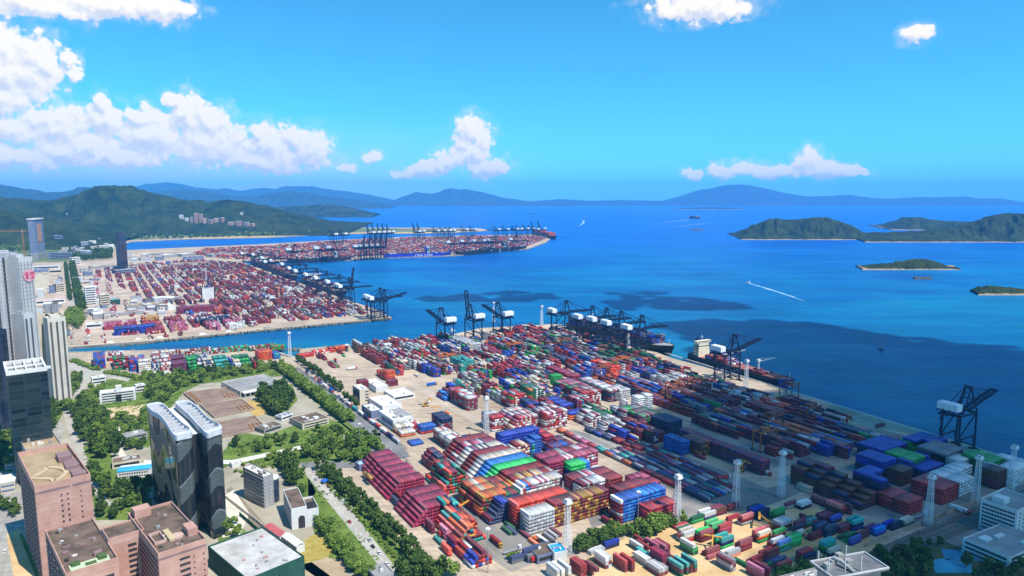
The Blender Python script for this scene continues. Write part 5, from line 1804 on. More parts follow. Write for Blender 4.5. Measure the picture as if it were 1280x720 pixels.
# ------------------------------------------------------------------ lattice light masts
def mast_meshes():
	Hh, w0, w1 = 36.0, 2.3, 1.2
	mb = MB()
	lv = 12
	def c(k, z):
		w = w0 + (w1 - w0) * z / Hh
		return (w * (1 if k in (0, 3) else -1), w * (1 if k < 2 else -1), z)
	for k in range(4):
		mb.beam(c(k, 0), c(k, Hh), 0.24)
		for i in range(lv):
			z0, z1 = Hh * i / lv, Hh * (i + 1) / lv
			mb.beam(c(k, z0), c((k + 1) % 4, z1), 0.12)
			mb.beam(c((k + 1) % 4, z0), c(k, z1), 0.12)
			mb.beam(c(k, z1), c((k + 1) % 4, z1), 0.12)
	hd = MB()
	hd.box(-2.4, -2.4, Hh, 2.4, 2.4, Hh + .5)
	hd.box(-2.0, -2.0, Hh + .5, 2.0, 2.0, Hh + 2.6)
	for s in (-1, 1):
		hd.beam((-2.6, s * 2.6, Hh + 1.2), (2.6, s * 2.6, Hh + 1.2), .2)
		hd.beam((s * 2.6, -2.6, Hh + 1.2), (s * 2.6, 2.6, Hh + 1.2), .2)
	lps = []
	for x in (-1.2, 1.2):
		for s in (-1, 1):
			lp = MB()
			lp.box(x - .8, s * 2.2 - .25, Hh + 2.6, x + .8, s * 2.2 + .25, Hh + 3.4)
			lps.append(('floodlight', lp.mesh('floodlight', M_GREYSTEEL)))
	ft = MB()
	ft.box(-3.4, -3.4, 0, 3.4, 3.4, .5)
	return [('lattice', mb.mesh('lattice', M_WHITEPAINT)), ('platform', hd.mesh('platform', M_WHITEPAINT)), ('footing', ft.mesh('footing', M_QUAY))] + lps
MASTM = mast_meshes()
for px, py, lab in [(709, 692, 'white lattice light mast in front of the checkered container stack'), (846, 656, 'white lattice light mast at the corner of the sandy lot'), (919.5, 635, 'white lattice light mast behind the sandy lot, left of two close together'),
					(976, 621, 'white lattice light mast behind the sandy lot, right of two close together'), (1160, 656, 'white lattice light mast beside the red container block'), (1219, 628, 'white lattice light mast in front of the white containers'),
					(1263, 613, 'white lattice light mast nearest the right edge beside the white office'), (362.5, 446, 'white lattice light mast standing alone by the channel'), (785, 443, 'white lattice light mast in front of the cluster of quay cranes'),
					(932, 487, 'white lattice light mast beside the small ship'), (608, 541, 'white lattice light mast at the end of a container row on the sunlit yard road'), (617, 402, 'small white lattice mast on the quay corner'), (677, 407, 'white lattice mast at the tip of the quay'), (258, 352, 'pale lattice mast on the terminal across the channel')]:
	root = empty('light_mast', G(px, py), YA)
	tag(root, lab, 'light mast', 'lattice light masts')
	for n, me in MASTM:
		o = bpy.data.objects.new(n, me)
		col.objects.link(o)
		o.parent = root
def pole(px, py, h, lab, name='lamp_pole', cat='lamp pole', mat=None, arm=True):
	root = empty(name, G(px, py), YA)
	tag(root, lab, cat, 'slim lamp poles')
	mb = MB()
	mb.cyl((0, 0, 0), (0, 0, h), .32, .16, 8)
	mb.build('shaft', mat or M_GREYSTEEL, root)
	mb = MB()
	if arm:
		mb.cyl((0, 0, h), (0, 0, h + .5), 1.3, 1.3, 10)
		for k in range(6):
			a = k * math.pi / 3
			mb.box(1.4 * math.cos(a) - .3, 1.4 * math.sin(a) - .3, h - .4, 1.4 * math.cos(a) + .3, 1.4 * math.sin(a) + .3, h + .3)
	mb.build('lamp_head', M_WHITEPAINT, root)
for px, py, h, lab in [(610, 716, 30, 'slim lamp pole on the open ground left of the low container rows'), (797, 664, 30, 'slim lamp pole beside the tall blue stack'), (722, 532, 30, 'slim lamp pole in front of the patterned red stack'), (450, 557, 22, 'slim lamp pole beside the avenue junction trees'), (690, 452, 26, 'slim lamp pole far back among the dark rows'), (728, 450, 26, 'slim lamp pole behind the magenta row')]:
	pole(px, py, h, lab)

# ------------------------------------------------------------------ ships
def ship(px_stern, px_bow, beam, depth, lab, hull_c, deck_c, bow_c=None, house='stern', cargo=None, layers=3, cranes=0, lettering=None, name='container_ship', cat='ship', house_c=(0.70, 0.62, 0.45), seed=1, fill=.85, house_h=18, cargo_from=0.06, cargo_to=0.86):
	a = G(px_stern[0], px_stern[1], SEA_Z)
	b = G(px_bow[0], px_bow[1], SEA_Z)
	d = b - a
	Ln = d.length
	ang = math.atan2(d.y, d.x)
	root = empty(name, (a.x, a.y, SEA_Z), ang)
	tag(root, lab, cat)
	rnd = random.Random(seed)
	mh = pbr('hull_' + lab[:18].replace(' ', '_'), hull_c, 0.5, 0.2, 0.1)
	mbw = pbr('bow_' + lab[:18].replace(' ', '_'), bow_c or hull_c, 0.5, 0.2, 0.1)
	mdk = pbr('deck_' + lab[:18].replace(' ', '_'), deck_c, 0.8, 0.2, 0.2)
	ns = 36
	def hb(t, top):
		if t < .08:
			k = .80 + .2 * (t / .08)
		elif t > (.86 if top else .78):
			s = (t - (.86 if top else .78)) / (1 - (.86 if top else .78))
			k = max(0.02, (1 - s ** (2.2 if top else 1.6)))
		else:
			k = 1
		return beam / 2 * k
	def dz(t):
		return depth + (depth * .22 * max(0, (t - .86) / .14) ** 0.7 if t > .86 else 0)
	V, F, MI = [], [], []
	for i in range(ns + 1):
		t = i / ns
		xw = t * Ln * .965
		xt = t * Ln
		for s in (-1, 1):
			V.append((xw, s * hb(t, False) * .96, -2.0))
			V.append((xt, s * hb(t, True), dz(t)))
			V.append((xt, s * max(0, hb(t, True) - .4), dz(t)))
			V.append((xt, s * max(0, hb(t, True) - .4), dz(t) - 1.2))
	for i in range(ns):
		for s in (0, 1):
			o0 = i * 8 + s * 4
			o1 = o0 + 8
			for k in range(3):
				f = (o0 + k, o1 + k, o1 + k + 1, o0 + k + 1)
				F.append(f if s == 0 else f[::-1])
				MI.append(1 if (i / ns > .9 and k < 2) else 0)
	F.append((0, 1, 5, 4))
	MI.append(0)
	me = bpy.data.meshes.new('hull')
	me.from_pydata(V, [], F)
	me.materials.append(mh)
	me.materials.append(mbw)
	me.polygons.foreach_set('material_index', MI)
	h = bpy.data.objects.new('hull', me)
	col.objects.link(h)
	h.parent = root
	mb = MB()
	for i in range(ns):
		t0, t1 = i / ns, (i + 1) / ns
		mb.face([(t0 * Ln, -hb(t0, True) + .42, dz(t0) - 1.1), (t1 * Ln, -hb(t1, True) + .42, dz(t1) - 1.1), (t1 * Ln, hb(t1, True) - .42, dz(t1) - 1.1), (t0 * Ln, hb(t0, True) - .42, dz(t0) - 1.1)])
	mb.build('deck', mdk, root)
	hm = pbr('deckhouse_' + lab[:18].replace(' ', '_'), house_c, 0.6, 0.08, 0.2)
	hx = {'stern': Ln * .07, 'aft': Ln * .22, 'mid': Ln * .62, 'fore': Ln * .8}[house]
	hw = min(beam * .42, 13)
	mb = MB()
	z0 = depth - 1.1
	lv = max(3, int(house_h / 3.2))
	for k in range(lv):
		ww = hw * (1 - .03 * k)
		mb.box(hx - .02 * k, -ww, z0 + k * house_h / lv, hx + 11 - .3 * k, ww, z0 + (k + 1) * house_h / lv - .25)
		mb.box(hx + .3, -ww + .3, z0 + (k + 1) * house_h / lv - .25, hx + 10.6 - .3 * k, ww - .3, z0 + (k + 1) * house_h / lv)
	mb.box(hx + 3, -beam * .5, z0 + house_h, hx + 10, beam * .5, z0 + house_h + 2.8)
	ho = mb.build('deckhouse', hm, root)
	mb = MB()
	mb.box(hx + 9.9, -beam * .46, z0 + house_h + 1.1, hx + 10.06, beam * .46, z0 + house_h + 2.2)
	mb.build('bridge_window', M_GLASS, ho)
	for k in range(lv - 1):
		zb = z0 + (k + .42) * house_h / lv
		mb = MB()
		mb.box(hx + .8, -hw - .06, zb, hx + 10, hw + .06, zb + 1.0)
		mb.build('cabin_window_row', M_GLASS, ho)
	mb = MB()
	mb.box(hx - 7, -3.2, z0, hx - 1.5, 3.2, z0 + house_h + 3)
	mb.cyl((hx - 4, 0, z0 + house_h + 3), (hx - 4, 0, z0 + house_h + 6.5), 1.3, 1.1, 10)
	mb.build('funnel', mh, root)
	mb = MB()
	mb.beam((hx + 5, 0, z0 + house_h + 2.8), (hx + 5, 0, z0 + house_h + 11), .4)
	mb.beam((hx + 5, -3, z0 + house_h + 8), (hx + 5, 3, z0 + house_h + 8), .25)
	mb.beam((Ln * .955, 0, dz(.95)), (Ln * .955, 0, dz(.95) + 9), .4)
	mb.build('signal_mast', M_WHITEPAINT, root)
	nb = int(Ln * (cargo_to - cargo_from) / (CL + 1.6))
	nc = int((beam - 3) / PW)
	for k in range(nb):
		x = Ln * cargo_from + k * (CL + 1.6)
		if hx - 9 < x + CL and x < hx + 12:
			continue
		hc = MB()
		wc = nc * PW / 2
		hc.box(x, -wc, depth - 1.0, x + CL, wc, depth + .6)
		hc.build('hatch_cover', mdk, root)
		if cargo:
			lay = max(0, min(layers, round(layers * fill + rnd.gauss(0, .8))))
			for c in range(nc):
				hh = max(0, min(layers, lay + rnd.choice((-1, 0, 0, 0))))
				for t in range(hh):
					lx, ly = x + CL / 2, -wc + (c + .5) * PW
					wx = a.x + lx * math.cos(ang) - ly * math.sin(ang)
					wy = a.y + lx * math.sin(ang) + ly * math.cos(ang)
					aa, bb = AB(Vector((wx, wy, 0)))
					CONT.append(dict(a=aa, b=bb, t=t, c=wpick(rnd, cargo), blk='aboard ' + lab, bay=k, col=c, L=CL, rot=ang - YA, z=SEA_Z + depth + .65 + t * 2.62))
	BLK['aboard ' + lab] = dict(show=False, cols=0, bays=nb)
	for k in range(cranes):
		x = Ln * (.40 + .28 * k)
		mb = MB()
		mb.cyl((x, 0, depth), (x, 0, depth + 15), 1.3, 1.1, 10)
		mb.box(x - 1.8, -1.8, depth + 13, x + 1.8, 1.8, depth + 16.5)
		ck = mb.build('deck_crane', M_WHITEPAINT, root)
		mb = MB()
		mb.beam((x + 1, 0, depth + 14), (x + 17, 12, depth + 21), 1.0)
		mb.beam((x, 0, depth + 17.5), (x + 17, 12, depth + 21.4), .25)
		mb.build('jib', M_WHITEPAINT, ck)
	if lettering:
		for (txt, t0, size, side) in lettering:
			cu = bpy.data.curves.new('hull_lettering', 'FONT')
			cu.body = txt
			cu.size = size
			cu.extrude = 0.15
			cu.align_x = 'CENTER'
			cu.space_character = 1.1
			tmp = bpy.data.objects.new('hull_lettering', cu)
			dg = bpy.context.evaluated_depsgraph_get()
			tmp_e = tmp.evaluated_get(dg)
			me_t = bpy.data.meshes.new_from_object(tmp_e)
			bpy.data.objects.remove(tmp)
			me_t.materials.clear()
			me_t.materials.append(M_WHITEPAINT)
			o = bpy.data.objects.new('hull_lettering', me_t)
			col.objects.link(o)
			o.parent = root
			o.location = (Ln * t0, side * (beam / 2 * .985 + .25), depth * .16)
			o.rotation_euler = (R(90), 0, 0 if side < 0 else R(180))
	return root
CRG = {'red': 3, 'dark red': 3, 'white': 2, 'maroon': 2, 'blue': 1, 'light grey': 1}
CRGB = {'royal blue': 3, 'navy': 4, 'slate blue': 3, 'maroon': 2, 'grey': 2}
CRGF = {'dark red': 3, 'brown': 3, 'orange red': 2, 'maroon': 3, 'light grey': 2, 'slate blue': 2, 'white': 1}
ship((866, 449), (993, 487), 27, 10.5, 'small container ship with cream deckhouse, black hull and blue bow at the quay', (0.012, 0.016, 0.035), (0.34, 0.12, 0.09), (0.02, 0.08, 0.40), 'stern', CRG, 3, 2, fill=.6, seed=3, house_h=21, cargo_from=.2)
ship((714, 412), (843, 445.5), 32, 14, 'black hulled container ship moored under the cluster of quay cranes', (0.008, 0.009, 0.012), (0.32, 0.33, 0.33), None, 'aft', CRGB, 5, 0, fill=.9, seed=4, house_c=(0.08, 0.1, 0.2), cargo_from=.03, cargo_to=.9)
ship((480.5, 322.6), (564.5, 320.0), 40, 17, 'bright blue hulled container ship with white lettering moored at the far pier', (0.012, 0.035, 0.42), (0.22, 0.2, 0.25), None, 'mid', {'brown': 3, 'maroon': 3, 'white': 2}, 3, 0, fill=.55, seed=5, house_c=(.7, .7, .7), house_h=24,
	 lettering=[('CMA CGM', .56, 15, -1)])
ship((573, 319.4), (659.5, 311.4), 44, 18, 'dark hulled container ship with large white letters moored at the far pier', (0.015, 0.018, 0.03), (0.25, 0.22, 0.2), None, 'mid', CRGF, 3, 0, fill=.8, seed=6, house_c=(.7, .69, .66), house_h=24,
	 lettering=[('M', .40, 17, -1), ('S', .52, 17, -1), ('C', .645, 17, -1)])
ship((438, 325.6), (358, 329), 40, 16, 'long dark ship moored at the near end of the far pier', (0.02, 0.022, 0.045), (0.3, 0.2, 0.15), None, 'aft', CRGF, 3, 0, fill=.7, seed=7, house_c=(.7, .69, .66), house_h=22)
ship((668, 292.5), (695, 299.8), 44, 20, 'container ship stacked with orange boxes at the tip of the far pier', (0.02, 0.03, 0.06), (0.3, 0.2, 0.15), None, 'aft', {'orange red': 4, 'orange': 3, 'dark red': 2}, 6, 0, fill=1.0, seed=8, house_c=(.6, .6, .6))
ship((874, 273.6), (861, 273.2), 40, 18, 'loaded container ship under way far out in the bay', (0.05, 0.05, 0.12), (0.3, 0.2, 0.15), None, 'aft', {'maroon': 3, 'slate blue': 3, 'dark red': 2}, 6, 0, fill=1.0, seed=9)
ship((660, 267.3), (669, 267.3), 30, 8, 'low dark barge far away beyond the pier', (0.03, 0.04, 0.1), (0.05, 0.06, 0.1), None, 'stern', None, 0, 0, house_h=9, name='barge')
# quay-side cargo ships of the left terminal
ship((318, 329.5), (372, 352), 36, 15, 'container ship hidden behind the cranes of the terminal across the channel', (0.03, 0.04, 0.14), (0.3, 0.25, 0.2), None, 'aft', CRGF, 4, 0, fill=.8, seed=10, house_c=(.7, .7, .7))
ship((384, 353.5), (432, 372.5), 36, 15, 'white topped container ship moored at the terminal across the channel', (0.06, 0.05, 0.12), (0.35, 0.3, 0.25), None, 'aft', CRGF, 3, 0, fill=.7, seed=11, house_c=(.75, .73, .7))
# small craft
def boat(px, py, Ln, ang, hull_c, cab_c, lab, name='workboat'):
	p = G(px, py, SEA_Z)
	root = empty(name, p, ang)
	tag(root, lab, 'boat')
	W = Ln * .26
	V = []
	n = 12
	for i in range(n + 1):
		t = i / n
		w = W / 2 * (1 - max(0, (t - .6) / .4) ** 2) * (0.9 if t < .1 else 1) + .05
		for s in (-1, 1):
			V.append((t * Ln - Ln / 2, s * w * .8, -.6))
			V.append((t * Ln - Ln / 2, s * w, 1.5 + .9 * max(0, t - .5)))
	F = []
	for i in range(n):
		o = i * 4
		F += [(o, o + 4, o + 5, o + 1), (o + 3, o + 7, o + 6, o + 2), (o + 1, o + 5, o + 7, o + 3)]
	F += [(0, 1, 3, 2)]
	me = bpy.data.meshes.new('hull')
	me.from_pydata(V, [], F)
	me.materials.append(pbr('boat_' + str(hull_c), hull_c, .6))
	h = bpy.data.objects.new('hull', me)
	col.objects.link(h)
	h.parent = root
	mb = MB()
	mb.box(-Ln * .34, -W * .32, 1.5, Ln * .02, W * .32, 4.3)
	mb.box(-Ln * .30, -W * .26, 4.3, -Ln * .08, W * .26, 6.4)
	mb.build('cabin', pbr('boatcab_' + str(cab_c), cab_c, .6), root)
	mb = MB()
	mb.beam((-Ln * .15, 0, 6), (-Ln * .15, 0, 11), .25)
	mb.build('boat_mast', M_GREYSTEEL, root)
	return root
for px, py, Ln, hc, cc, lab in [(143, 430.5, 34, (.03, .16, .15), (.75, .75, .72), 'white workboat with teal stern moored at the channel bank, leftmost'), (177, 426.5, 30, (.05, .07, .1), (.75, .75, .72), 'white workboat second from the left at the channel bank'),
								(205, 424.3, 34, (.05, .1, .12), (.72, .72, .68), 'white workboat third from the left at the channel bank'), (258, 420.3, 36, (.05, .2, .2), (.75, .75, .7), 'white and teal workboat fourth from the left at the channel bank'),
								(290, 417, 32, (.04, .06, .1), (.7, .7, .68), 'white workboat fifth from the left at the channel bank'), (437, 434.6, 26, (.5, .5, .48), (.75, .75, .72), 'pale boat moored at the near bank beside the corner stacks'), (340, 412.3, 46, (.05, .05, .05), (.35, .33, .3), 'long dark barge moored under the point of the left terminal')]:
	boat(px, py, Ln, R(30), hc, cc, lab)
M_FOAM = pbr('foam', (0.42, 0.55, 0.66), 0.9, c2=(0.12, 0.33, 0.52), scale=0.06, detail=8, lo=.4, hi=.6)
def wake(bp, tip, w0, w1, name='wake'):
	a, b = G(*bp, SEA_Z + .05), G(*tip, SEA_Z + .05)
	d = (b - a).normalized()
	n = Vector((-d.y, d.x, 0))
	L_ = (b - a).length
	mb = MB()
	k = 40
	rnd = random.Random(int(bp[0]))
	prev = None
	for i in range(k + 1):
		t = i / k
		w = (w0 + (w1 - w0) * t ** .6) * (1 - t ** 3) * rnd.uniform(.75, 1.2) / 2
		bend = n * (math.sin(t * 2.2) * L_ * .03)
		c = a + d * (L_ * t) + bend
		cur = (c - n * w, c + n * w)
		if prev:
			mb.face([prev[0], cur[0], cur[1], prev[1]])
		prev = cur
	o = mb.build(name, M_FOAM)
	tag(o, kind='stuff')
boat(934.5, 353.6, 18, R(145), (.7, .7, .7), (.8, .8, .8), 'small white speedboat with a long wake crossing the bay', 'speedboat')
wake((936, 354), (1003, 377), 6, 12)
boat(730, 275, 24, R(100), (.7, .7, .7), (.8, .8, .8), 'small white boat far off left of the ship under way', 'speedboat')
wake((729, 275.3), (716, 283), 10, 30)
wake((862, 274.5), (812, 279), 14, 30)
wake((884, 279), (832, 284), 8, 20)
boat(1101, 437, 12, R(100), (.1, .1, .12), (.3, .3, .3), 'tiny dark boat in the shaded water right of the small ship', 'speedboat')
boat(566, 414, 9, R(30), (.7, .7, .7), (.8, .8, .8), 'tiny white boat in the channel left of the raised crane', 'speedboat')
boat(638, 364, 10, R(30), (.7, .7, .7), (.8, .8, .8), 'tiny white boat out on the water beyond the raised crane', 'speedboat')
# ------------------------------------------------------------------ buildings
M_PINK = pbr('pink_tile', (0.45, 0.245, 0.19), 0.8, c2=(0.56, 0.335, 0.265), scale=0.12, spec=0.2)
M_PINKDK = pbr('pink_grey_tile', (0.22, 0.13, 0.13), 0.8, c2=(0.30, 0.19, 0.18), scale=0.12)
M_ROOFBR = pbr('brown_roof', (0.085, 0.058, 0.042), 0.95, c2=(0.20, 0.14, 0.10), scale=0.11, detail=8)
M_ROOFTAN = pbr('tan_roof', (0.30, 0.21, 0.12), 0.95, c2=(0.44, 0.33, 0.20), scale=0.07, detail=8)
M_ROOFWH = pbr('white_roof', (0.60, 0.58, 0.54), 0.9, c2=(0.74, 0.72, 0.68), scale=0.06, detail=8)
M_ROOFGR = pbr('grey_roof', (0.24, 0.235, 0.23), 0.9, c2=(0.36, 0.35, 0.34), scale=0.06, detail=8)
M_WALLWH = pbr('white_wall', (0.62, 0.61, 0.58), 0.8, c2=(0.72, 0.71, 0.69), scale=0.08)
M_WALLCR = pbr('cream_wall', (0.55, 0.47, 0.35), 0.8, c2=(0.65, 0.57, 0.44), scale=0.08)
M_WALLGR = pbr('grey_wall', (0.26, 0.25, 0.245), 0.8, c2=(0.34, 0.33, 0.32), scale=0.08)
M_WALLBL = pbr('blue_grey_wall', (0.13, 0.16, 0.26), 0.7, c2=(0.19, 0.22, 0.33), scale=0.08)
M_DARKREC = pbr('dark_recess', (0.035, 0.033, 0.035), 0.8, 0.2, 0.1)
M_PALESTONE = pbr('pale_stone', (0.44, 0.44, 0.46), 0.7, c2=(0.54, 0.54, 0.55), scale=0.05)
M_NET = pbr('green_net', (0.012, 0.06, 0.046), 0.9, c2=(0.025, 0.095, 0.07), scale=0.15)
M_BLUEROOF = pbr('blue_roof', (0.05, 0.38, 0.62), 0.6, 0.15, 0.1)
M_PLANT = pbr('roof_garden', (0.04, 0.09, 0.02), 0.95, c2=(0.10, 0.15, 0.05), scale=0.4)

class Bld:
	"""a building in its own frame: u along the near front, v away from the viewer, z up; the origin is the near-left corner"""
	def __init__(s, name, label, cat, A, B=None, D=None, H=10.0, ang=None, w=None, d=None, group=None, z0=0.0):
		a = G(A[0], A[1], H + z0)
		if B is not None:
			b = G(B[0], B[1], H + z0)
			v = b - a
			s.w = v.length if w is None else w
			s.ang = math.atan2(v.y, v.x) if ang is None else ang
		else:
			s.w, s.ang = w, ang
		n = Vector((-math.sin(s.ang), math.cos(s.ang), 0))
		s.d = (G(D[0], D[1], H + z0) - a).dot(n) if d is None else d
		s.H = H
		s.root = empty(name, (a.x, a.y, z0), s.ang)
		tag(s.root, label, cat, group)
	def part(s, name, mb, mat, parent=None):
		return mb.build(name, mat, parent or s.root)
	def shell(s, wall, roof, par=1.2, t=0.4, w=None, d=None, H=None, u0=0, v0=0, name='wall', z0=0):
		w = w or s.w
		d = d or s.d
		H = H or s.H
		mb = MB()
		mb.box(u0, v0, z0, u0 + w, v0 + d, H - par)
		if par > 0:
			for (x0, y0, x1, y1) in ((0, 0, w, t), (0, d - t, w, d), (0, t, t, d - t), (w - t, t, w, d - t)):
				mb.box(u0 + x0, v0 + y0, H - par, u0 + x1, v0 + y1, H)
		o = s.part(name, mb, wall)
		mb = MB()
		e = t + .02
		mb.box(u0 + e, v0 + e, H - par - .3 if par else H, u0 + w - e, v0 + d - e, H - par + .06 if par else H + .12)
		s.part('roof', mb, roof)
		return o
	def bands(s, side, n, z0, z1, hh=1.6, m0=.04, m1=.04, mat=None, w=None, d=None, u0=0, v0=0, name='window_band', depth=.12):
		w = w or s.w
		d = d or s.d
		for k in range(n):
			z = z0 + (z1 - z0) * k / n
			mb = MB()
			if side == 'front':
				mb.box(u0 + w * m0, v0 - depth, z, u0 + w * (1 - m1), v0 + .05, z + hh)
			elif side == 'left':
				mb.box(u0 - depth, v0 + d * m0, z, u0 + .05, v0 + d * (1 - m1), z + hh)
			elif side == 'right':
				mb.box(u0 + w - .05, v0 + d * m0, z, u0 + w + depth, v0 + d * (1 - m1), z + hh)
			s.part(name, mb, mat or M_GLASS)
	def grid(s, side, cols, n, z0, z1, ww=1.2, hh=1.4, mat=None, m0=.05, m1=.05, w=None, d=None, u0=0, v0=0, name='window', depth=.1):
		"""single windows; the first hundred are parts, the rest one part of kind stuff"""
		w = w or s.w
		d = d or s.d
		s.count = getattr(s, 'count', 0)
		key = (side in ('left', 'right'), ww, hh)
		Lw = d if key[0] else w
		rest = MB()
		cache = getattr(s, 'cache', {})
		s.cache = cache
		mt = mat or M_GLASS
		pos = []
		for k in range(n):
			z = z1 - (z1 - z0) * (k + 1) / n
			for c in (range(cols) if isinstance(cols, int) else cols):
				f = m0 + (1 - m0 - m1) * (c + .5) / cols if isinstance(cols, int) else c
				pos.append((f * Lw, z))
		for (q, z) in pos:
			if side == 'front':
				x, y = u0 + q, v0
			elif side == 'left':
				x, y = u0, v0 + q
			else:
				x, y = u0 + w, v0 + q
			if s.count < 92:
				kk = (key, mt.name)
				if kk not in cache:
					mb = MB()
					if key[0]:
						mb.box(-depth, -ww / 2, 0, depth, ww / 2, hh)
					else:
						mb.box(-ww / 2, -depth, 0, ww / 2, depth, hh)
					cache[kk] = mb.mesh(name, mt)
				o = bpy.data.objects.new(name, cache[kk])
				col.objects.link(o)
				o.parent = s.root
				o.location = (x, y, z)
				s.count += 1
			else:
				if key[0]:
					rest.box(x - depth, y - ww / 2, z, x + depth, y + ww / 2, z + hh)
				else:
					rest.box(x - ww / 2, y - depth, z, x + ww / 2, y + depth, z + hh)
		if rest.v:
			o = s.part('window_rows', rest, mt)
			o['kind'] = 'stuff'
	def unit(s, u, v, z, du, dv, dz, mat, name='rooftop_unit'):
		mb = MB()
		mb.box(u, v, z, u + du, v + dv, z + dz)
		return s.part(name, mb, mat)
	def ledges(s, side, n, z0, z1, mat, h=.35, out=.35, w=None, d=None, u0=0, v0=0):
		w = w or s.w
		d = d or s.d
		mb = MB()
		for k in range(n + 1):
			z = z0 + (z1 - z0) * k / n
			if side == 'front':
				mb.box(u0 - .02, v0 - out, z, u0 + w + .02, v0 + .02, z + h)
			else:
				mb.box(u0 - out, v0 - .02, z, u0 + .02, v0 + d + .02, z + h)
		s.part('floor_ledge', mb, mat)

# --- the pink housing blocks ---------------------------------------------------
M_PINKLINE = pbr('pale_pink_line', (0.56, 0.36, 0.30), 0.8, 0.1, 0.2)
M_ACWHITE = pbr('pale_box', (0.42, 0.35, 0.33), 0.7, 0.1, 0.5)
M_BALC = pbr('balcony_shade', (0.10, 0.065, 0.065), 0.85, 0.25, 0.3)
def balconies(b, side_d, z0, z1, n, m0, m1, u0=0, v0=0):
	"""long left face of a housing block: bays of dark balconies with pale boxes"""
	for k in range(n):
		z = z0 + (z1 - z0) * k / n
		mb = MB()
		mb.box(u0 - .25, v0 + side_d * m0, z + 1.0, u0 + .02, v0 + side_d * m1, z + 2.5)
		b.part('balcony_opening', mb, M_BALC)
	mb = MB()
	for k in range(n):
		z = z0 + (z1 - z0) * k / n
		for c in range(5):
			y = v0 + side_d * (m0 + (m1 - m0) * (c + .5) / 5)
			mb.box(u0 - .8, y - .55, z + .3, u0, y + .55, z + 1.1)
	o = b.part('air_conditioners', mb, M_ACWHITE)
	o['kind'] = 'stuff'
b = Bld('apartment_block', 'tall pink apartment block with a tan sculpted roof terrace', 'apartment building', (43, 608), (114, 594.5), None, 65, d=76, ang=R(42))
b.shell(M_PINK, M_ROOFTAN, par=3.2, t=.6)
b.bands('front', 1, 59.2, 62, 1.6, .0, .38, M_PINKDK)
b.bands('front', 1, 59.2, 62, 1.6, .66, .0, M_PINKDK)
b.ledges('front', 15, 4, 58.6, M_PINKLINE, .28, .14)
b.grid('front', [.45, .56], 15, 6, 58, 1.1, 1.5, M_DARKREC)
b.grid('front', [.80], 15, 6, 58, 1.0, 1.2, M_DARKREC)
balconies(b, b.d, 2, 60, 18, .06, .94)
mb = MB()
for i in range(44):        # raised curved band on the roof terrace
	t = i / 44 * 2 * math.pi
	t2 = (i + 1) / 44 * 2 * math.pi
	def rp(t):
		return (11 + 6.5 * math.cos(t) + 2.2 * math.cos(3 * t), 23 + 14 * math.sin(t) + 3 * math.sin(2 * t))
	p, q = rp(t), rp(t2)
	mb.beam((p[0], p[1], 62.3), (q[0], q[1], 62.3), 2.6, 1.4)
b.part('roof_terrace_band', mb, pbr('sand_terrace', (0.48, 0.34, 0.20), .95, c2=(0.60, 0.46, 0.30), scale=.3))
mb = MB()
mb.box(5, 17, 61.8, 17, 28, 62.3)
b.part('roof_deck', mb, M_ROOFTAN)
for (u, v, du, dv, dz) in ((21, 4, 7.5, 7, 3.4), (21.5, 13, 6.5, 6, 2.4), (20, 22, 7.6, 9, 3.8), (21, 34, 7, 6, 2.6), (19, 43, 8, 12, 4.2)):
	b.unit(u, v, 61.6, du, dv, dz, M_PINKDK, 'stair_house')
b = Bld('apartment_block', 'lower pink apartment block with a pale green roof garden at the bottom edge', 'apartment building', (81.5, 717), (149, 702), (55.5, 662), 47, ang=R(42))
b.shell(M_PINK, M_ROOFBR, par=1.6, t=.5)
b.ledges('front', 11, 3, 43, M_PINKLINE, .28, .14)
b.bands('front', 8, 4, 42, 1.6, .45, .1, M_DARKREC)
balconies(b, b.d, 2, 44, 13, .05, .95)
mb = MB()
mb.box(3, 3, 45.4, b.w - 3, 10, 45.8)
b.part('garden_paving', mb, pbr('pale_green_paving', (0.42, 0.50, 0.30), .9, c2=(0.55, 0.60, 0.42), scale=.3))
for (u, v, du, dv, dz) in ((4, 7, 4, 4, 1.4), (10, 4, 5, 2, 1.0), (b.w - 8, 6, 4, 5, 1.6)):
	b.unit(u, v, 45.7, du, dv, dz, M_PLANT, 'roof_planter')
for (u, v, du, dv, dz) in ((b.w - 9, 12, 4, 3, 2.2), (3, 26, 3, 2, 1.2), (4, 33, 3.5, 2, 1.2), (12, 30, 2.5, 2, 1), (b.w - 6, 32, 2, 5, .8)):
	b.unit(u, v, 45.4, du, dv, dz, M_PINKDK)
rnd = random.Random(21)
for k in range(14):
	b.unit(rnd.uniform(2, b.w - 4), rnd.uniform(12, b.d - 4), 45.4, rnd.uniform(.6, 2.4), rnd.uniform(.6, 2.4), rnd.uniform(.4, 1.6), rnd.choice([M_WALLGR, M_ROOFWH, M_PINKDK, M_DARKREC]))
b = Bld('apartment_block', 'narrow pink apartment block with dark slot windows between two brown roofs', 'apartment building', (135, 674), (181, 662.5), None, 49, d=18, ang=R(42))
b.shell(M_PINK, M_ROOFBR, par=1.0, t=.5)
b.bands('front', 13, 2, 44, 1.7, .52, .24, M_DARKREC)
b.bands('front', 1, 44.5, 47, 2.0, .1, .1, M_PINKLINE)
b = Bld('apartment_block', 'pink apartment block with yellow roof vents beside the wavy glass towers', 'apartment building', (197.5, 692), (255.5, 671), (157.5, 641.5), 50, ang=R(42))
b.shell(M_PINK, M_ROOFBR, par=1.8, t=.5)
b.bands('front', 1, 45.6, 47, 1.3, 0, 0, M_PINKDK)
b.ledges('front', 12, 3, 45, M_PINKLINE, .28, .14)
b.bands('front', 12, 4, 45, 1.6, .42, .36, M_DARKREC)
b.grid('front', [.72, .93], 12, 4, 44.5, 1.0, 1.1, M_DARKREC)
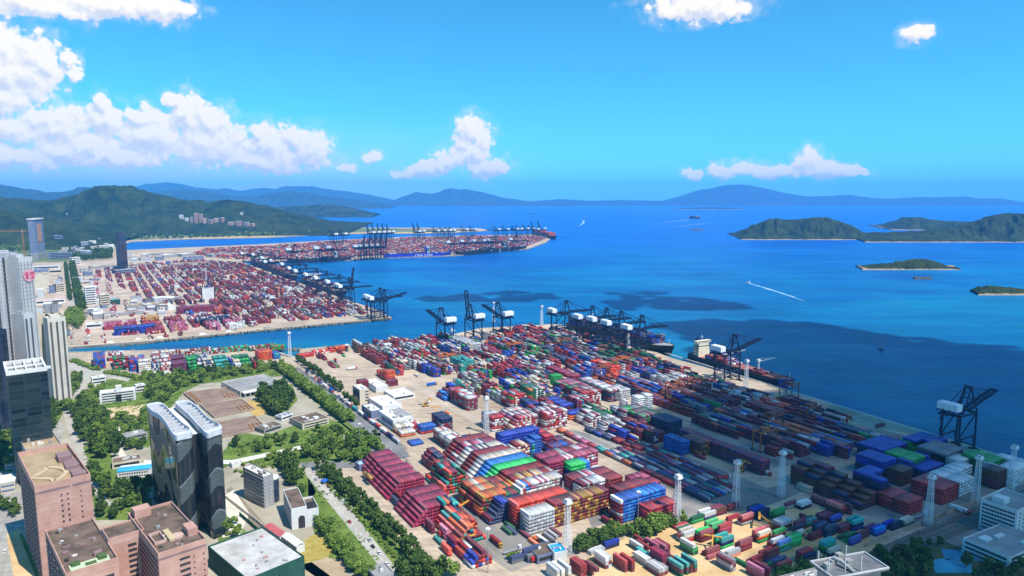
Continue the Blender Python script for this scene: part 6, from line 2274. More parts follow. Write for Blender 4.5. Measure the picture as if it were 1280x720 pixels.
b.bands('left', 14, 2, 46, 1.7, .03, .03, M_BALC)
mb = MB()
mb.box(b.w - 6, 12, 48.2, b.w - 0.6, 22, 52.5)
b.part('stair_house', mb, M_PINK)
mb = MB()
mb.cyl((b.w - 11, 16, 48.3), (b.w - 11, 16, 49.6), 3.6, 3.6, 18)
b.part('round_roof_base', mb, M_PINKLINE)
for k in range(5):
	mb = MB()
	mb.box(9.5, 13 + k * 3.0, 48.3, 12.5, 15.2 + k * 3.0, 49.9)
	b.part('roof_vent', mb, pbr('yellow_vent', (.55, .44, .25), .8, .15, .5))
mb = MB()
for (x0, y0, x1, y1) in ((2, 14, 8, 14.5), (2, 27, 8, 27.5), (2, 14.5, 2.5, 27), (7.5, 14.5, 8, 27)):
	mb.box(x0, y0, 48.3, x1, y1, 50)
b.part('roof_well', mb, M_PINKLINE)
b.unit(2, b.d - 9, 48.3, 9, 8, 5, M_PINK, 'lift_house')
rnd = random.Random(22)
for k in range(16):
	b.unit(rnd.uniform(2, b.w - 4), rnd.uniform(3, b.d - 10), 48.2, rnd.uniform(.6, 2.4), rnd.uniform(.6, 2.4), rnd.uniform(.4, 1.6), rnd.choice([M_WALLGR, M_ROOFWH, M_PINKDK, M_DARKREC]))
b = Bld('podium_block', 'grey and pink roofed low block crowded with roof plant behind the tall pink tower', 'building', (32, 563), (75, 553), (27, 536), 36, ang=R(42))
b.shell(M_WALLGR, M_ROOFTAN, par=1.5)
b.bands('front', 8, 3, 33, 1.6, .05, .05)
rnd = random.Random(8)
for k in range(16):
	b.unit(rnd.uniform(1, b.w - 6), rnd.uniform(1, b.d - 5), 34.5, rnd.uniform(1.5, 5), rnd.uniform(1.5, 4), rnd.uniform(1, 3.4), rnd.choice([M_ROOFWH, M_WALLGR, M_PINKLINE, M_ROOFWH]))

# --- the two wavy glass towers -------------------------------------------------
def wave_glass():
	m, N, Lk, bs = new_mat('wavy_tower_glass')
	uv = N.new('ShaderNodeUVMap')
	uv.uv_map = 'UVMap'
	sp = N.new('ShaderNodeSeparateXYZ')
	Lk.new(uv.outputs[0], sp.inputs[0])
	def M(op, a, b_=None, clamp=False):
		n = N.new('ShaderNodeMath')
		n.operation = op
		n.use_clamp = clamp
		for i, v in enumerate((a, b_)):
			if v is None:
				continue
			if isinstance(v, (int, float)):
				n.inputs[i].default_value = v
			else:
				Lk.new(v, n.inputs[i])
		return n.outputs[0]
	u, v = sp.outputs[0], sp.outputs[1]
	# skewed wave bands climbing round the tower
	w = M('ADD', M('MULTIPLY', M('SINE', M('MULTIPLY', u, 0.105)), 9.0), M('MULTIPLY', M('SINE', M('ADD', M('MULTIPLY', u, 0.29), 1.1)), 2.0))
	ph = M('FRACT', M('DIVIDE', M('ADD', M('ADD', v, w), M('MULTIPLY', u, .35)), 31.0))
	band = M('LESS_THAN', ph, 0.42)
	edge = M('LESS_THAN', M('ABSOLUTE', M('SUBTRACT', ph, 0.42)), 0.018)
	# curtain wall joints
	fl = M('LESS_THAN', M('FRACT', M('DIVIDE', v, 3.6)), 0.16)
	mu = M('LESS_THAN', M('FRACT', M('DIVIDE', u, 1.8)), 0.12)
	jn = M('MAXIMUM', fl, mu)
	nt_ = N.new('ShaderNodeTexNoise')
	nt_.inputs['Scale'].default_value = .12
	nt_.inputs['Detail'].default_value = 5
	Lk.new(uv.outputs[0], nt_.inputs['Vector'])
	def mix(f, a, b_):
		x = N.new('ShaderNodeMix')
		x.data_type = 'RGBA'
		if isinstance(f, float):
			x.inputs[0].default_value = f
		else:
			Lk.new(f, x.inputs[0])
		for i, c in ((6, a), (7, b_)):
			if isinstance(c, tuple):
				x.inputs[i].default_value = (*c, 1)
			else:
				Lk.new(c, x.inputs[i])
		return x.outputs[2]
	dark = mix(nt_.outputs['Fac'], (0.008, 0.011, 0.018), (0.030, 0.038, 0.045))
	lite = mix(nt_.outputs['Fac'], (0.045, 0.06, 0.066), (0.13, 0.15, 0.145))
	c = mix(band, dark, lite)
	c = mix(M('MULTIPLY', jn, .45), c, (0.02, 0.024, 0.028))
	c = mix(edge, c, (0.20, 0.22, 0.25))
	Lk.new(c, bs.inputs['Base Color'])
	r = M('ADD', M('MULTIPLY', band, .35), .12)
	Lk.new(r, bs.inputs['Roughness'])
	bs.inputs['Specular IOR Level'].default_value = .5
	return m
M_WAVE = wave_glass()
def outline_wall(poly, z0, z1, name, mat, root, off=0.0):
	"""wall round a curved plan with running uv in metres"""
	k = len(poly)
	V, F, UV = [], [], []
	s = off
	for i in range(k + 1):
		p = poly[i % k]
		if i:
			q = poly[i - 1]
			s += math.hypot(p[0] - q[0], p[1] - q[1])
		V += [(p[0], p[1], z0), (p[0], p[1], z1)]
		UV += [(s, z0), (s, z1)]
	for i in range(k):
		F.append((2 * i, 2 * i + 2, 2 * i + 3, 2 * i + 1))
	me = bpy.data.meshes.new(name)
	me.from_pydata(V, [], F)
	ul = me.uv_layers.new(name='UVMap')
	for lp in me.loops:
		ul.data[lp.index].uv = UV[lp.vertex_index]
	me.materials.append(mat)
	o = bpy.data.objects.new(name, me)
	col.objects.link(o)
	o.parent = root
	return o
def catmull(pts, n=5):
	out = []
	k = len(pts)
	for i in range(k):
		p0, p1, p2, p3 = [Vector(pts[(i + j - 1) % k]) for j in range(4)]
		for j in range(n):
			t = j / n
			out.append(tuple(.5 * ((2 * p1) + (-p0 + p2) * t + (2 * p0 - 5 * p1 + 4 * p2 - p3) * t * t + (-p0 + 3 * p1 - 3 * p2 + p3) * t ** 3)))
	return out
M_CROWN = pbr('white_grey_crown', (0.50, 0.51, 0.55), 0.6, c2=(0.62, 0.63, 0.66), scale=.2)
TH = 78.0
def wavy_tower(outl, label, link=False):
	pts = [G(x, y, TH) for x, y in outl]
	ctr = sum(pts, Vector((0, 0, 0))) / len(pts)
	poly = catmull([(p.x - ctr.x, p.y - ctr.y) for p in pts], 4)
	area = sum(poly[i][0] * poly[(i + 1) % len(poly)][1] - poly[(i + 1) % len(poly)][0] * poly[i][1] for i in range(len(poly)))
	if area < 0:
		poly = poly[::-1]
	root = empty('wavy_tower', (ctr.x, ctr.y, 0))
	tag(root, label, 'office tower', 'pair of wavy glass towers')
	outline_wall(poly, 6, TH - 4, 'glass_wall', M_WAVE, root, 7 if link else 0)
	inn = [(x * .965, y * .965) for x, y in poly]
	# crown rim: outer wall, top, inner wall
	big = [(x * 1.02, y * 1.02) for x, y in poly]
	sm = [(x * .90, y * .90) for x, y in poly]
	mb = MB()
	k = len(poly)
	for i in range(k):
		j = (i + 1) % k
		A_, B_, c_, d_ = big[i], big[j], sm[i], sm[j]
		mb.face([(*A_, TH - 4), (*B_, TH - 4), (*B_, TH), (*A_, TH)])
		mb.face([(*A_, TH), (*B_, TH), (*d_, TH), (*c_, TH)])
		mb.face([(*c_, TH), (*d_, TH), (*d_, TH - 5), (*c_, TH - 5)])
		mb.face([(*A_, TH - 4), (*c_, TH - 4.2), (*d_, TH - 4.2), (*B_, TH - 4)])
	mb.build('roof_crown', M_CROWN, root)
	mb = MB()
	mb.prism(sm, TH - 5.5, TH - 4.6)
	mb.build('roof', M_ROOFGR, root)
	# ribs across the open roof
	xs = [p for p in sm]
	far, near = max(sm, key=lambda p: p[1]), min(sm, key=lambda p: p[1])
	ax = Vector((near[0] - far[0], near[1] - far[1]))
	Ln = ax.length
	ax.normalize()
	nr = Vector((-ax.y, ax.x))
	for q in range(9):
		c0 = Vector(far) + ax * (Ln * (.08 + .1 * q))
		# crossing points with the inner outline
		ts = []
		for i in range(k):
			p, r_ = Vector(sm[i]), Vector(sm[(i + 1) % k])
			e = r_ - p
			den = nr.x * e.y - nr.y * e.x
			if abs(den) < 1e-6:
				continue
			w = p - c0
			t = (w.x * e.y - w.y * e.x) / den
			uu = (w.x * nr.y - w.y * nr.x) / den
			if 0 <= uu <= 1:
				ts.append(t)
		if len(ts) >= 2:
			p, r_ = c0 + nr * min(ts), c0 + nr * max(ts)
			mb = MB()
			mb.beam((p.x, p.y, TH - 2.2), (r_.x, r_.y, TH - 2.2), .7, 2.0)
			mb.build('roof_rib', M_CROWN, root)
	for q in range(6):
		c0 = Vector(far) + ax * (Ln * (.2 + .11 * q))
		mb = MB()
		mb.box(c0.x - 1.4, c0.y - 1.2, TH - 4.6, c0.x + 1.4, c0.y + 1.2, TH - 2.6)
		mb.build('rooftop_unit', M_ROOFGR if q % 2 else M_WALLGR, root)
	mb = MB()
	mb.prism([(x * 1.05, y * 1.05) for x, y in poly], 0, 6)
	mb.build('podium', M_GLASS, root)
	return root, poly
r1, p1 = wavy_tower([(184, 506), (192, 503.5), (200, 503), (206, 506), (212, 512), (221, 521), (231, 530), (239, 535.5), (238, 540), (228, 542), (219, 543.5), (213, 537), (207, 527), (199, 518), (190, 513)], 'left one of two dark wavy glass towers with pale curved roof rims')
r2, p2 = wavy_tower([(219.5, 503), (227, 500.8), (234, 500.5), (240, 503), (247, 508), (256, 518), (266, 526), (275, 530.5), (276, 535), (267, 538), (258, 540.5), (250, 533), (244, 527), (236, 518), (228, 511)], 'right one of two dark wavy glass towers with pale curved roof rims', True)
lk = [G(x, y, TH - 6) for x, y in ((206, 512), (219, 508), (232, 517), (246, 532), (252, 541), (236, 544), (228, 530), (215, 521))]
mb = MB()
mb.prism([(p.x - r1.location.x, p.y - r1.location.y) for p in lk], 0, TH - 6, mtop=1)
mb.build('link_block', [M_GLASS, M_ROOFWH], r1)

# --- dark glass slab and its neighbours ----------------------------------------
def curtain(name, base, lite, fl=4.0, mu=3.0, rough=.1):
	m, N, Lk, bs = new_mat(name)
	tc = N.new('ShaderNodeTexCoord')
	sp = N.new('ShaderNodeSeparateXYZ')
	Lk.new(tc.outputs['Object'], sp.inputs[0])
	def M(op, a, b_):
		n = N.new('ShaderNodeMath')
		n.operation = op
		for i, v in enumerate((a, b_)):
			if isinstance(v, (int, float)):
				n.inputs[i].default_value = v
			else:
				Lk.new(v, n.inputs[i])
		return n.outputs[0]
	f = M('LESS_THAN', M('FRACT', M('DIVIDE', sp.outputs[2], fl), 0), .22)
	h = M('LESS_THAN', M('FRACT', M('DIVIDE', M('ADD', sp.outputs[0], sp.outputs[1]), mu), 0), .1)
	cell = N.new('ShaderNodeTexWhiteNoise')
	vm = N.new('ShaderNodeVectorMath')
	vm.operation = 'FLOOR'
	vs = N.new('ShaderNodeVectorMath')
	vs.operation = 'DIVIDE'
	vs.inputs[1].default_value = (mu, mu, fl)
	Lk.new(tc.outputs['Object'], vs.inputs[0])
	Lk.new(vs.outputs[0], vm.inputs[0])
	Lk.new(vm.outputs[0], cell.inputs['Vector'])
	t = noise_node(N, Lk, .045, 5, .6)
	ad = M('MULTIPLY', cell.outputs['Value'], t.outputs['Fac'])
	x = N.new('ShaderNodeMix')
	x.data_type = 'RGBA'
	Lk.new(ad, x.inputs[0])
	x.inputs[6].default_value = (*base, 1)
	x.inputs[7].default_value = (*lite, 1)
	y = N.new('ShaderNodeMix')
	y.data_type = 'RGBA'
	Lk.new(M('MAXIMUM', f, h), y.inputs[0])
	Lk.new(x.outputs[2], y.inputs[6])
	y.inputs[7].default_value = (base[0] * 2.2 + .01, base[1] * 2.2 + .01, base[2] * 2.2 + .01, 1)
	Lk.new(y.outputs[2], bs.inputs['Base Color'])
	bs.inputs['Roughness'].default_value = rough
	bs.inputs['Specular IOR Level'].default_value = .5
	return m
M_GREENGLASS = curtain('dark_green_curtain_wall', (0.006, 0.014, 0.018), (0.05, 0.095, 0.10), 4.0, 11.0)
M_BLUEGLASS = curtain('dark_blue_curtain_wall', (0.010, 0.018, 0.035), (0.05, 0.08, 0.14), 3.4, 2.6)
b = Bld('glass_office_tower', 'dark green glass office tower with a white open roof frame at the left', 'office tower', (7.5, 465.5), (58.5, 459), (3, 452.5), 97)
mb = MB()
mb.box(0, 0, 0, b.w, b.d, 94)
b.part('glass_wall', mb, M_GREENGLASS)
mb = MB()
for (x0, y0, x1, y1) in ((0, 0, b.w, 1.2), (0, b.d - 1.2, b.w, b.d), (0, 1.2, 1.2, b.d - 1.2), (b.w - 1.2, 1.2, b.w, b.d - 1.2)):
	mb.box(x0 - .2, y0 - .2, 94, x1 + .2, y1 + .2, 97.2)
for k in range(1, 4):
	mb.box(b.w * k / 4 - .5, 1.0, 95.6, b.w * k / 4 + .5, b.d - 1.0, 97.0)
mb.box(1, b.d * .45, 95.6, b.w - 1, b.d * .45 + 1, 97)
b.part('roof_frame', mb, M_ROOFWH)
mb = MB()
mb.box(1.2, 1.2, 93.8, b.w - 1.2, b.d - 1.2, 94.15)
b.part('roof', mb, M_ROOFGR)
for (u, v) in ((6, 4), (14, 5), (22, 4), (28, 7)):
	b.unit(u, v, 94.1, 3.5, 3, 2.0, M_WALLWH)
# tall pale towers at the left edge
def slab(name, label, A, B, H, d, wall, stripe, nst, cat='apartment tower', roofm=None, sides=True, floors=42, group=None):
	b = Bld(name, label, cat, A, B, None, H, d=d, group=group)
	b.shell(wall, roofm or M_ROOFWH, par=2.0, t=.5)
	for k in range(nst):
		mb = MB()
		x0 = b.w * (k + .32) / nst
		mb.box(x0, -.25, 3, x0 + b.w / nst * .36, .02, H - 5)
		b.part('window_strip', mb, stripe)
	if sides:
		for k in range(2):
			mb = MB()
			y0 = b.d * (k + .3) / 2
			mb.box(b.w - .02, y0, 3, b.w + .25, y0 + b.d * .2, H - 5)
			b.part('window_strip', mb, stripe)
	mb = MB()
	for k in range(floors):
		z = 4 + (H - 8) * k / floors
		mb.box(-.35, -.35, z, b.w + .35, .02, z + .25)
		mb.box(b.w - .02, -.35, z, b.w + .35, d, z + .25)
	b.part('floor_ledge', mb, wall)
	b.unit(b.w * .25, b.d * .3, H - 2, b.w * .5, b.d * .4, 4.5, wall, 'lift_house')
	return b
slab('residential_tower', 'very tall pale striped tower cut by the left edge with dark vertical recesses', (-16, 319), (0, 316.5), 183, 24, M_PALESTONE, M_DARKREC, 3)
slab('residential_tower', 'very tall pale striped tower with a light blue roof line second from the left edge', (0, 317), (12.5, 315), 183, 26, M_PALESTONE, M_DARKREC, 2)
slab('residential_tower', 'slim pale grey tower between the striped towers and the tower with the pink sign', (13, 316), (21, 315), 182, 22, M_PALESTONE, M_DARKREC, 1)
b = slab('residential_tower', 'pale tower carrying a round pink and red sign near its top', (23, 322), (40, 320.5), 178, 24, M_PALESTONE, M_WALLGR, 4)
mb = MB()
cx, cz = b.w * .62, b.H - 20
mb.cyl((cx, -.3, cz), (cx, -.9, cz), 6.8, 6.8, 24)
sg = b.part('sign_disc', mb, pbr('pink_sign', (0.60, 0.30, 0.36), .6, .12, .3))
mb = MB()
for (dx, dz, w, h) in ((-4.5, 2.6, 3.4, .9), (-4.5, 0, 3.4, .9), (-4.5, -2.6, 3.4, .9), (-3.2, -3, .9, 6.6), (1.4, 2.6, 4.6, .9), (3.2, -3, .9, 6.4), (1.4, -.2, .9, 2.6), (5.2, -.2, .9, 2.6), (1.4, -3.2, 4.6, .9)):
	mb.box(cx + dx, -1.15, cz + dz, cx + dx + w, -.9, cz + dz + h)
b.part('sign_lettering', mb, pbr('red_sign', (0.62, 0.02, 0.08), .6, .1, .3), sg)
slab('residential_tower', 'lower pale grey tower in front of the tower with the sign', (29, 393), (41, 391), 118, 18, M_PALESTONE, M_DARKREC, 2)
slab('residential_tower', 'cream tower with a sunlit yellow front beside the channel', (43, 394), (54, 392.5), 106, 16, M_WALLCR, M_WALLCR, 1, sides=False)
slab('residential_tower', 'white and cream tower with dark vertical strips at the end of the channel', (59, 398), (81.5, 395.5), 104, 18, pbr('white_cream_wall', (0.58, 0.53, 0.45), .8, c2=(.68, .63, .55), scale=.05), M_DARKREC, 3, sides=False)
b = Bld('tower_podium', 'white podium at the foot of the cream towers beside the trees', 'building', (58, 489), (83, 478), None, 10, d=30)
b.shell(M_WALLWH, M_ROOFWH, .8)
b.bands('front', 2, 2, 9, 1.8, .03, .03, M_BLUEGLASS)
slab('residential_tower', 'dark blue glass tower at the left edge below the striped towers', (-10, 414), (8, 411), 110, 30, M_BLUEGLASS, M_GLASS, 2)
# assorted low buildings: (label, A, B, D/None, H, d, wall, roof, bands)
def low(label, A, B, H, d, wall, roof, nb=2, name='building', D=None, cat='building', par=.8, units=2, right=False, left=True, bandmat=None, seed=0, ang=None):
	b = Bld(name, label, cat, A, B, D, H, d=None if D else d, ang=ang)
	b.shell(wall, roof, par, .35)
	if nb:
		fh = (H - par) / nb
		b.bands('front', nb, fh * .35, H - par + fh * .35, fh * .42, .06, .06, bandmat)
		if left:
			b.bands('left', nb, fh * .35, H - par + fh * .35, fh * .42, .06, .06, bandmat)
		if right:
			b.bands('right', nb, fh * .35, H - par + fh * .35, fh * .42, .06, .06, bandmat)
	rnd = random.Random(len(label) + seed)
	for k in range(units * 3 if units else 2):
		du, dv = rnd.uniform(.05, .2) * b.w, rnd.uniform(.05, .2) * b.d
		b.unit(rnd.uniform(.1, .7) * b.w, rnd.uniform(.1, .7) * b.d, H - par + .05, du, dv, rnd.uniform(.8, 2.2), rnd.choice([M_WALLGR, M_ROOFWH, M_WALLWH]))
	return b
b = low('grey office block with ribbon windows along its long side beside the trees', (329, 596), (343, 593), 26, 0, M_WALLGR, M_ROOFWH, 0, 'office_block', (302, 584), 'office building', units=2, ang=R(50))
b.bands('left', 8, 1.5, 25, 1.5, .02, .02, M_GLASS)
b.bands('left', 8, 3.0, 26, .5, .02, .02, M_PALESTONE, name='sill_band', depth=.3)
b.grid('front', 2, 8, 2, 24, .9, .9, M_PALESTONE)
mb = MB()
mb.cyl((b.w + 3.5, 8, 0), (b.w + 3.5, 8, 19), 5, 5, 24)
gw = b.part('glass_stair_tower', mb, M_BLUEGLASS)
mb = MB()
mb.cyl((b.w + 3.5, 8, 19), (b.w + 3.5, 8, 20), 5.3, 5.3, 24)
b.part('stair_tower_cap', mb, M_ROOFWH, gw)
b = Bld('hall_building', 'white hall with a dark brown roof and an arched entrance, below the grey office block', 'building', (364, 636), (392, 631), (346.5, 613.5), 16.5, ang=R(27), w=19.5)
b.shell(M_WALLWH, M_ROOFBR, .7, .35, w=b.w * .56)
b.shell(M_WALLWH, M_ROOFBR, 1.6, .35, w=b.w * .43, d=b.d * .6, H=13.5, u0=b.w * .565, v0=0, name='side_wing')
b.bands('left', 3, 3, 15, 1.3, .1, .1, M_WALLBL)
mb = MB()
ax = b.w * .36
arch = [(ax - 2.4, 0.2), (ax + 2.4, 0.2), (ax + 2.4, 7.5)] + [(ax + 2.4 * math.cos(t), 7.5 + 2.4 * math.sin(t)) for t in [math.pi * k / 8 for k in range(1, 8)]] + [(ax - 2.4, 7.5)]
mb.face([(x, -.06, z) for x, z in arch])
for i in range(len(arch)):
	p, q = arch[i], arch[(i + 1) % len(arch)]
	mb.face([(p[0], -.06, p[1]), (q[0], -.06, q[1]), (q[0], .1, q[1]), (p[0], .1, p[1])])
b.part('entrance_arch', mb, M_DARKREC)
for k in range(3):
	b.unit(b.w * .6, 2 + k * 4.2, 12, b.w * .36, 3, 1.2, M_DARKREC, 'roof_well')
# construction site wrapped in green netting
b = Bld('construction_building', 'flat pale roofed building site wrapped in dark green netting', 'construction site', (309, 724), (367, 688.5), (269, 679), 14, ang=R(46))
mb = MB()
mb.box(.6, .6, 0, b.w - .6, b.d - .6, 13)
b.part('concrete_floor_slab', mb, pbr('worn_slab', (0.36, 0.345, 0.32), .95, c2=(0.58, 0.56, 0.53), scale=.09, detail=9))
for nm, bx in (('netting', (0, 0, b.w, .5)), ('netting', (0, .5, .5, b.d)), ('netting', (b.w - .5, .5, b.w, b.d)), ('netting', (.5, b.d - .5, b.w - .5, b.d))):
	mb = MB()
	mb.box(bx[0], bx[1], 0, bx[2], bx[3], 14)
	b.part(nm, mb, M_NET)
rnd = random.Random(4)
for k in range(12):
	b.unit(rnd.uniform(3, b.w - 6), rnd.uniform(3, b.d - 6), 13.0, rnd.uniform(.6, 3), rnd.uniform(.6, 3), rnd.uniform(.3, 1.2), rnd.choice([M_WALLGR, pbr('pink_board', (.5, .2, .18), .8), M_ROOFGR]), 'material_stack')
for i, (A, B, lab) in enumerate([((352, 679), (371, 693), 'white site cabin row with a red stripe beside the green netted building'), ((331, 667), (350, 680), 'red roofed site cabin row behind the green netted building')]):
	a_, b2 = G(*A), G(*B)
	d_ = b2 - a_
	root = empty('site_cabin', (a_.x, a_.y, 0), math.atan2(d_.y, d_.x))
	tag(root, lab, 'cabin')
	mb = MB()
	mb.box(0, 0, 0, d_.length, 6, 5.5)
	mb.build('wall', M_WALLWH, root)
	mb = MB()
	mb.face([(-.3, -.3, 5.5), (d_.length + .3, -.3, 5.5), (d_.length + .3, 3, 6.8), (-.3, 3, 6.8)])
	mb.face([(-.3, 3, 6.8), (d_.length + .3, 3, 6.8), (d_.length + .3, 6.3, 5.5), (-.3, 6.3, 5.5)])
	mb.build('roof', pbr('red_sheet', (.5, .12, .12), .6) if i else M_ROOFWH, root)
	mb = MB()
	mb.box(0, -.08, 2.6, d_.length, .02, 3.2)
	mb.build('stripe', pbr('red_sheet', (.5, .12, .12), .6), root)
# blue roofed building by the curved towers
b = Bld('long_shed', 'long pale building with a bright blue roof left of the wavy towers', 'building', (146, 589.5), (187, 585), (142, 582), 7)
mb = MB()
mb.box(0, 0, 0, b.w, b.d, 6.2)
b.part('wall', mb, M_WALLWH)
mb = MB()
mb.box(-.3, -.3, 6.2, b.w + .3, b.d * .62, 7)
b.part('roof', mb, M_BLUEROOF)
b.grid('front', 12, 2, .6, 6, 1.2, 1.3, M_DARKREC)
low('brown roofed low house behind the blue roofed building', (140, 579), (176, 573), 6, 14, M_WALLCR, M_ROOFBR, 1)
low('grey flat roofed building at the left of the wavy towers among trees', (157, 546), (184, 540), 7, 14, M_WALLGR, M_ROOFGR, 2)
# school
b = low('long white school with a small clock tower among trees', (124, 491.5), (169, 486.5), 13, 14, M_WALLWH, M_ROOFWH, 4, 'school_building', None, 'school', units=1)
b.shell(M_WALLWH, M_ROOFWH, .5, .3, w=6, d=6, H=19, u0=b.w * .45, v0=1, name='clock_tower')
mb = MB()
mb.box(b.w * .44, -.3, 0, b.w * .60, .02, 9)
b.part('entrance_bay', mb, M_GLASS)
low('small white two storey house beside the road bend', (115, 472.5), (132, 470), 9, 10, M_WALLWH, M_ROOFWH, 2)
low('small white house right of the school', (170, 482), (182, 480), 9, 9, M_WALLWH, M_ROOFWH, 2)
low('white gatehouse roof beside the channel side stacks', (184, 466.5), (210, 464.5), 5, 7, M_WALLWH, M_ROOFWH, 0, units=0)
mb = MB()
# water treatment works
def basin(label, quad, baffles, water, wallm, seed):
	P = [G(x, y, 0) for x, y in quad]      # near-left, near-right, far-right, far-left
	o0 = P[0]
	root = empty('settling_basin', (o0.x, o0.y, 0))
	tag(root, label, 'basin', 'settling basins of the water works')
	Q = [Vector((p.x - o0.x, p.y - o0.y, 0)) for p in P]
	mb = MB()
	mb.prism(Q, 0.1, 1.6)
	mb.build('basin_floor', water, root)
	mb = MB()
	for i in range(4):
		mb.beam(Q[i] + Vector((0, 0, 1.3)), Q[(i + 1) % 4] + Vector((0, 0, 1.3)), 1.3, 2.6)
	mb.build('basin_wall', wallm, root)
	for t in baffles:
		mb = MB()
		a = Q[0].lerp(Q[1], t)
		c = Q[3].lerp(Q[2], t)
		t0, t1 = (0.0, .42) if t > .5 else (.05, .98)
		mb.beam(a.lerp(c, t0) + Vector((0, 0, 1.9)), a.lerp(c, t1) + Vector((0, 0, 1.9)), .9, 1.6)
		mb.build('baffle', pbr('orange_rail', (.42, .19, .06), .8, .2, .5), root)
	for t in (.25, .5, .75):
		mb = MB()
		mb.beam(Q[0].lerp(Q[3], t) + Vector((0, 0, 1.7)), Q[1].lerp(Q[2], t) + Vector((0, 0, 1.7)), .5, .9)
		mb.build('walkway', wallm, root)
M_BROWNW = pbr('brown_basin', (0.20, 0.12, 0.085), .6, c2=(0.30, 0.20, 0.145), scale=.08, detail=8)
M_BASINW = pbr('basin_concrete', (0.28, 0.20, 0.15), .9, c2=(0.40, 0.31, 0.24), scale=.1)
basin('brown settling basin with orange baffles, farthest of three', [(246, 506), (298, 497.5), (288, 486), (230, 493)], [.06, .12, .72, .82, .92], M_BROWNW, M_BASINW, 1)
basin('brown settling basin with orange baffles, middle of three', [(268, 523), (318, 513), (302, 501), (250, 507.5)], [.70, .80, .90, .98], M_BROWNW, M_BASINW, 2)
basin('brown settling basin with dark openings, nearest of three', [(278, 548), (332, 536), (318, 522), (272, 530)], [.70, .80, .90], M_BROWNW, M_BASINW, 3)
sheet('yellow_yard', [(303, 503), (322, 498), (335, 517), (318, 521)], Z4, pbr('yellow_sand', (0.42, 0.27, 0.07), .95, c2=(.55, .38, .13), scale=.1))
b = Bld('filter_hall', 'long low grey roofed hall beside the settling basins', 'building', (300.5, 489.5), (356, 479), (283, 475.5), 6.5)
b.shell(M_WALLCR, M_ROOFGR, .5, .6)
mb = MB()
mb.box(1, -8, 5, b.w * .62, -.2, 6.1)
b.part('canopy_roof', mb, M_ROOFWH)
for k in range(6):
	mb = MB()
	mb.cyl((3 + k * b.w * .11, -7, 0), (3 + k * b.w * .11, -7, 5), .4, n=8)
	b.part('canopy_post', mb, M_WALLWH)
b.bands('front', 1, 1.2, 5, 2.8, .02, .3, M_DARKREC)
for k in range(3):
	b.unit(b.w * .05, b.d * (.2 + .25 * k), 6.1, b.w * .8, .8, .8, M_WALLGR, 'roof_rail')
low('beige two storey house with a brown roof beside the avenue trees', (378, 530), (411, 522), 6.5, 0, M_WALLCR, M_ROOFBR, 2, D=(373, 519))
low('small white pump house beside the settling basins', (352, 521), (366, 516), 5, 10, M_WALLWH, M_WALLBL, 1)
low('low brown shed in the works yard', (330, 537), (352, 530), 5, 16, M_WALLGR, M_ROOFBR, 1)
low('white hut beside the green scrub', (290, 580), (303, 577), 4, 8, M_WALLWH, M_ROOFWH, 0, units=0)
# port offices beside the avenue
b = low('white and dark blue office tower beside the avenue', (449.5, 487), (461.5, 486), 18, 0, M_WALLCR, M_ROOFWH, 0, 'office_block', (439, 481.5), 'office building', units=2, ang=R(33))
b.bands('left', 1, 2, 16, 14, .04, .04, M_BLUEGLASS)
b.bands('front', 4, 3, 17, 1.4, .6, .02, M_DARKREC)
b = low('cream roofed blue grey office in the row beside the avenue', (464, 514), (474.5, 510.5), 9, 0, M_WALLBL, M_ROOFWH, 0, 'office_block', (450.5, 506), 'office building', units=1, ang=R(33))
b.bands('left', 3, 1.5, 9, 1.2, .03, .03, M_GLASS)
b = low('white office with a roof well at the near end of the row beside the avenue', (491.5, 525.5), (510, 518), 11, 0, M_WALLWH, M_ROOFWH, 0, 'office_block', (475.5, 513), 'office building', units=1, ang=R(33))
b.bands('left', 1, 3, 9, 5, .04, .2, M_WALLBL)
b.grid('front', 3, 3, 1, 10, 1.6, 1.4, M_DARKREC)
b.unit(b.w * .45, b.d * .2, 10.3, b.w * .5, b.d * .75, .5, M_ROOFGR, 'roof_deck')
low('white flat roofed shed behind the port offices', (478, 508), (499, 502.5), 7, 0, M_WALLWH, M_ROOFWH, 0, 'shed', (464, 496.5), units=0, ang=R(33))
low('long white canopy shed behind the port offices', (492, 495.5), (516, 490), 6, 0, M_WALLWH, M_ROOFWH, 1, 'shed', (484, 487.5), units=0, ang=R(33))
low('white shed beside the maroon container pair', (470, 483.5), (485, 481), 8, 0, M_WALLWH, M_ROOFWH, 0, 'shed', (458, 474.5), units=0, ang=R(33))
low('pale blue roofed shed at the head of the magenta stacks', (449, 581), (461, 578), 6, 9, M_WALLBL, pbr('pale_blue_sheet', (.35, .52, .62), .6, .1, .2), 0, 'shed', units=0)
low('dark brown roofed shed beside the lattice mast at the bottom', (672, 695), (705, 686), 6, 14, M_WALLBL, M_ROOFBR, 1, 'shed', units=0)
low('bright blue roofed shed beside the lattice mast at the bottom', (693, 691), (709, 688), 7, 12, M_WALLWH, pbr('bright_blue_sheet', (.02, .30, .62), .6, .1, .2), 0, 'shed', units=0)
low('small grey roofed hut at the foot of the near tree row', (470, 722), (492, 715), 7, 14, M_WALLGR, M_ROOFGR, 1, 'house', units=0)
# right: white office in the shade
b = Bld('office_building', 'white office block with a grid of small windows at the right edge', 'office building', (1272, 638), (1300, 624), (1239, 617), 23)
b.shell(M_WALLWH, M_ROOFGR, 1.2, .4)
b.grid('left', 13, 7, 1.5, 21.5, 1.3, 1.5, M_DARKREC)
b.grid('front', 5, 7, 1.5, 21.5, 1.3, 1.5, M_DARKREC)
b.unit(4, 10, 21.8, 8, 8, 4, M_WALLWH, 'lift_house')
b = low('low white wing of the office at the right edge', (1262, 697), (1310, 676), 10, 0, M_WALLWH, M_ROOFGR, 3, 'office_wing', (1233, 661), 'office building', units=1)
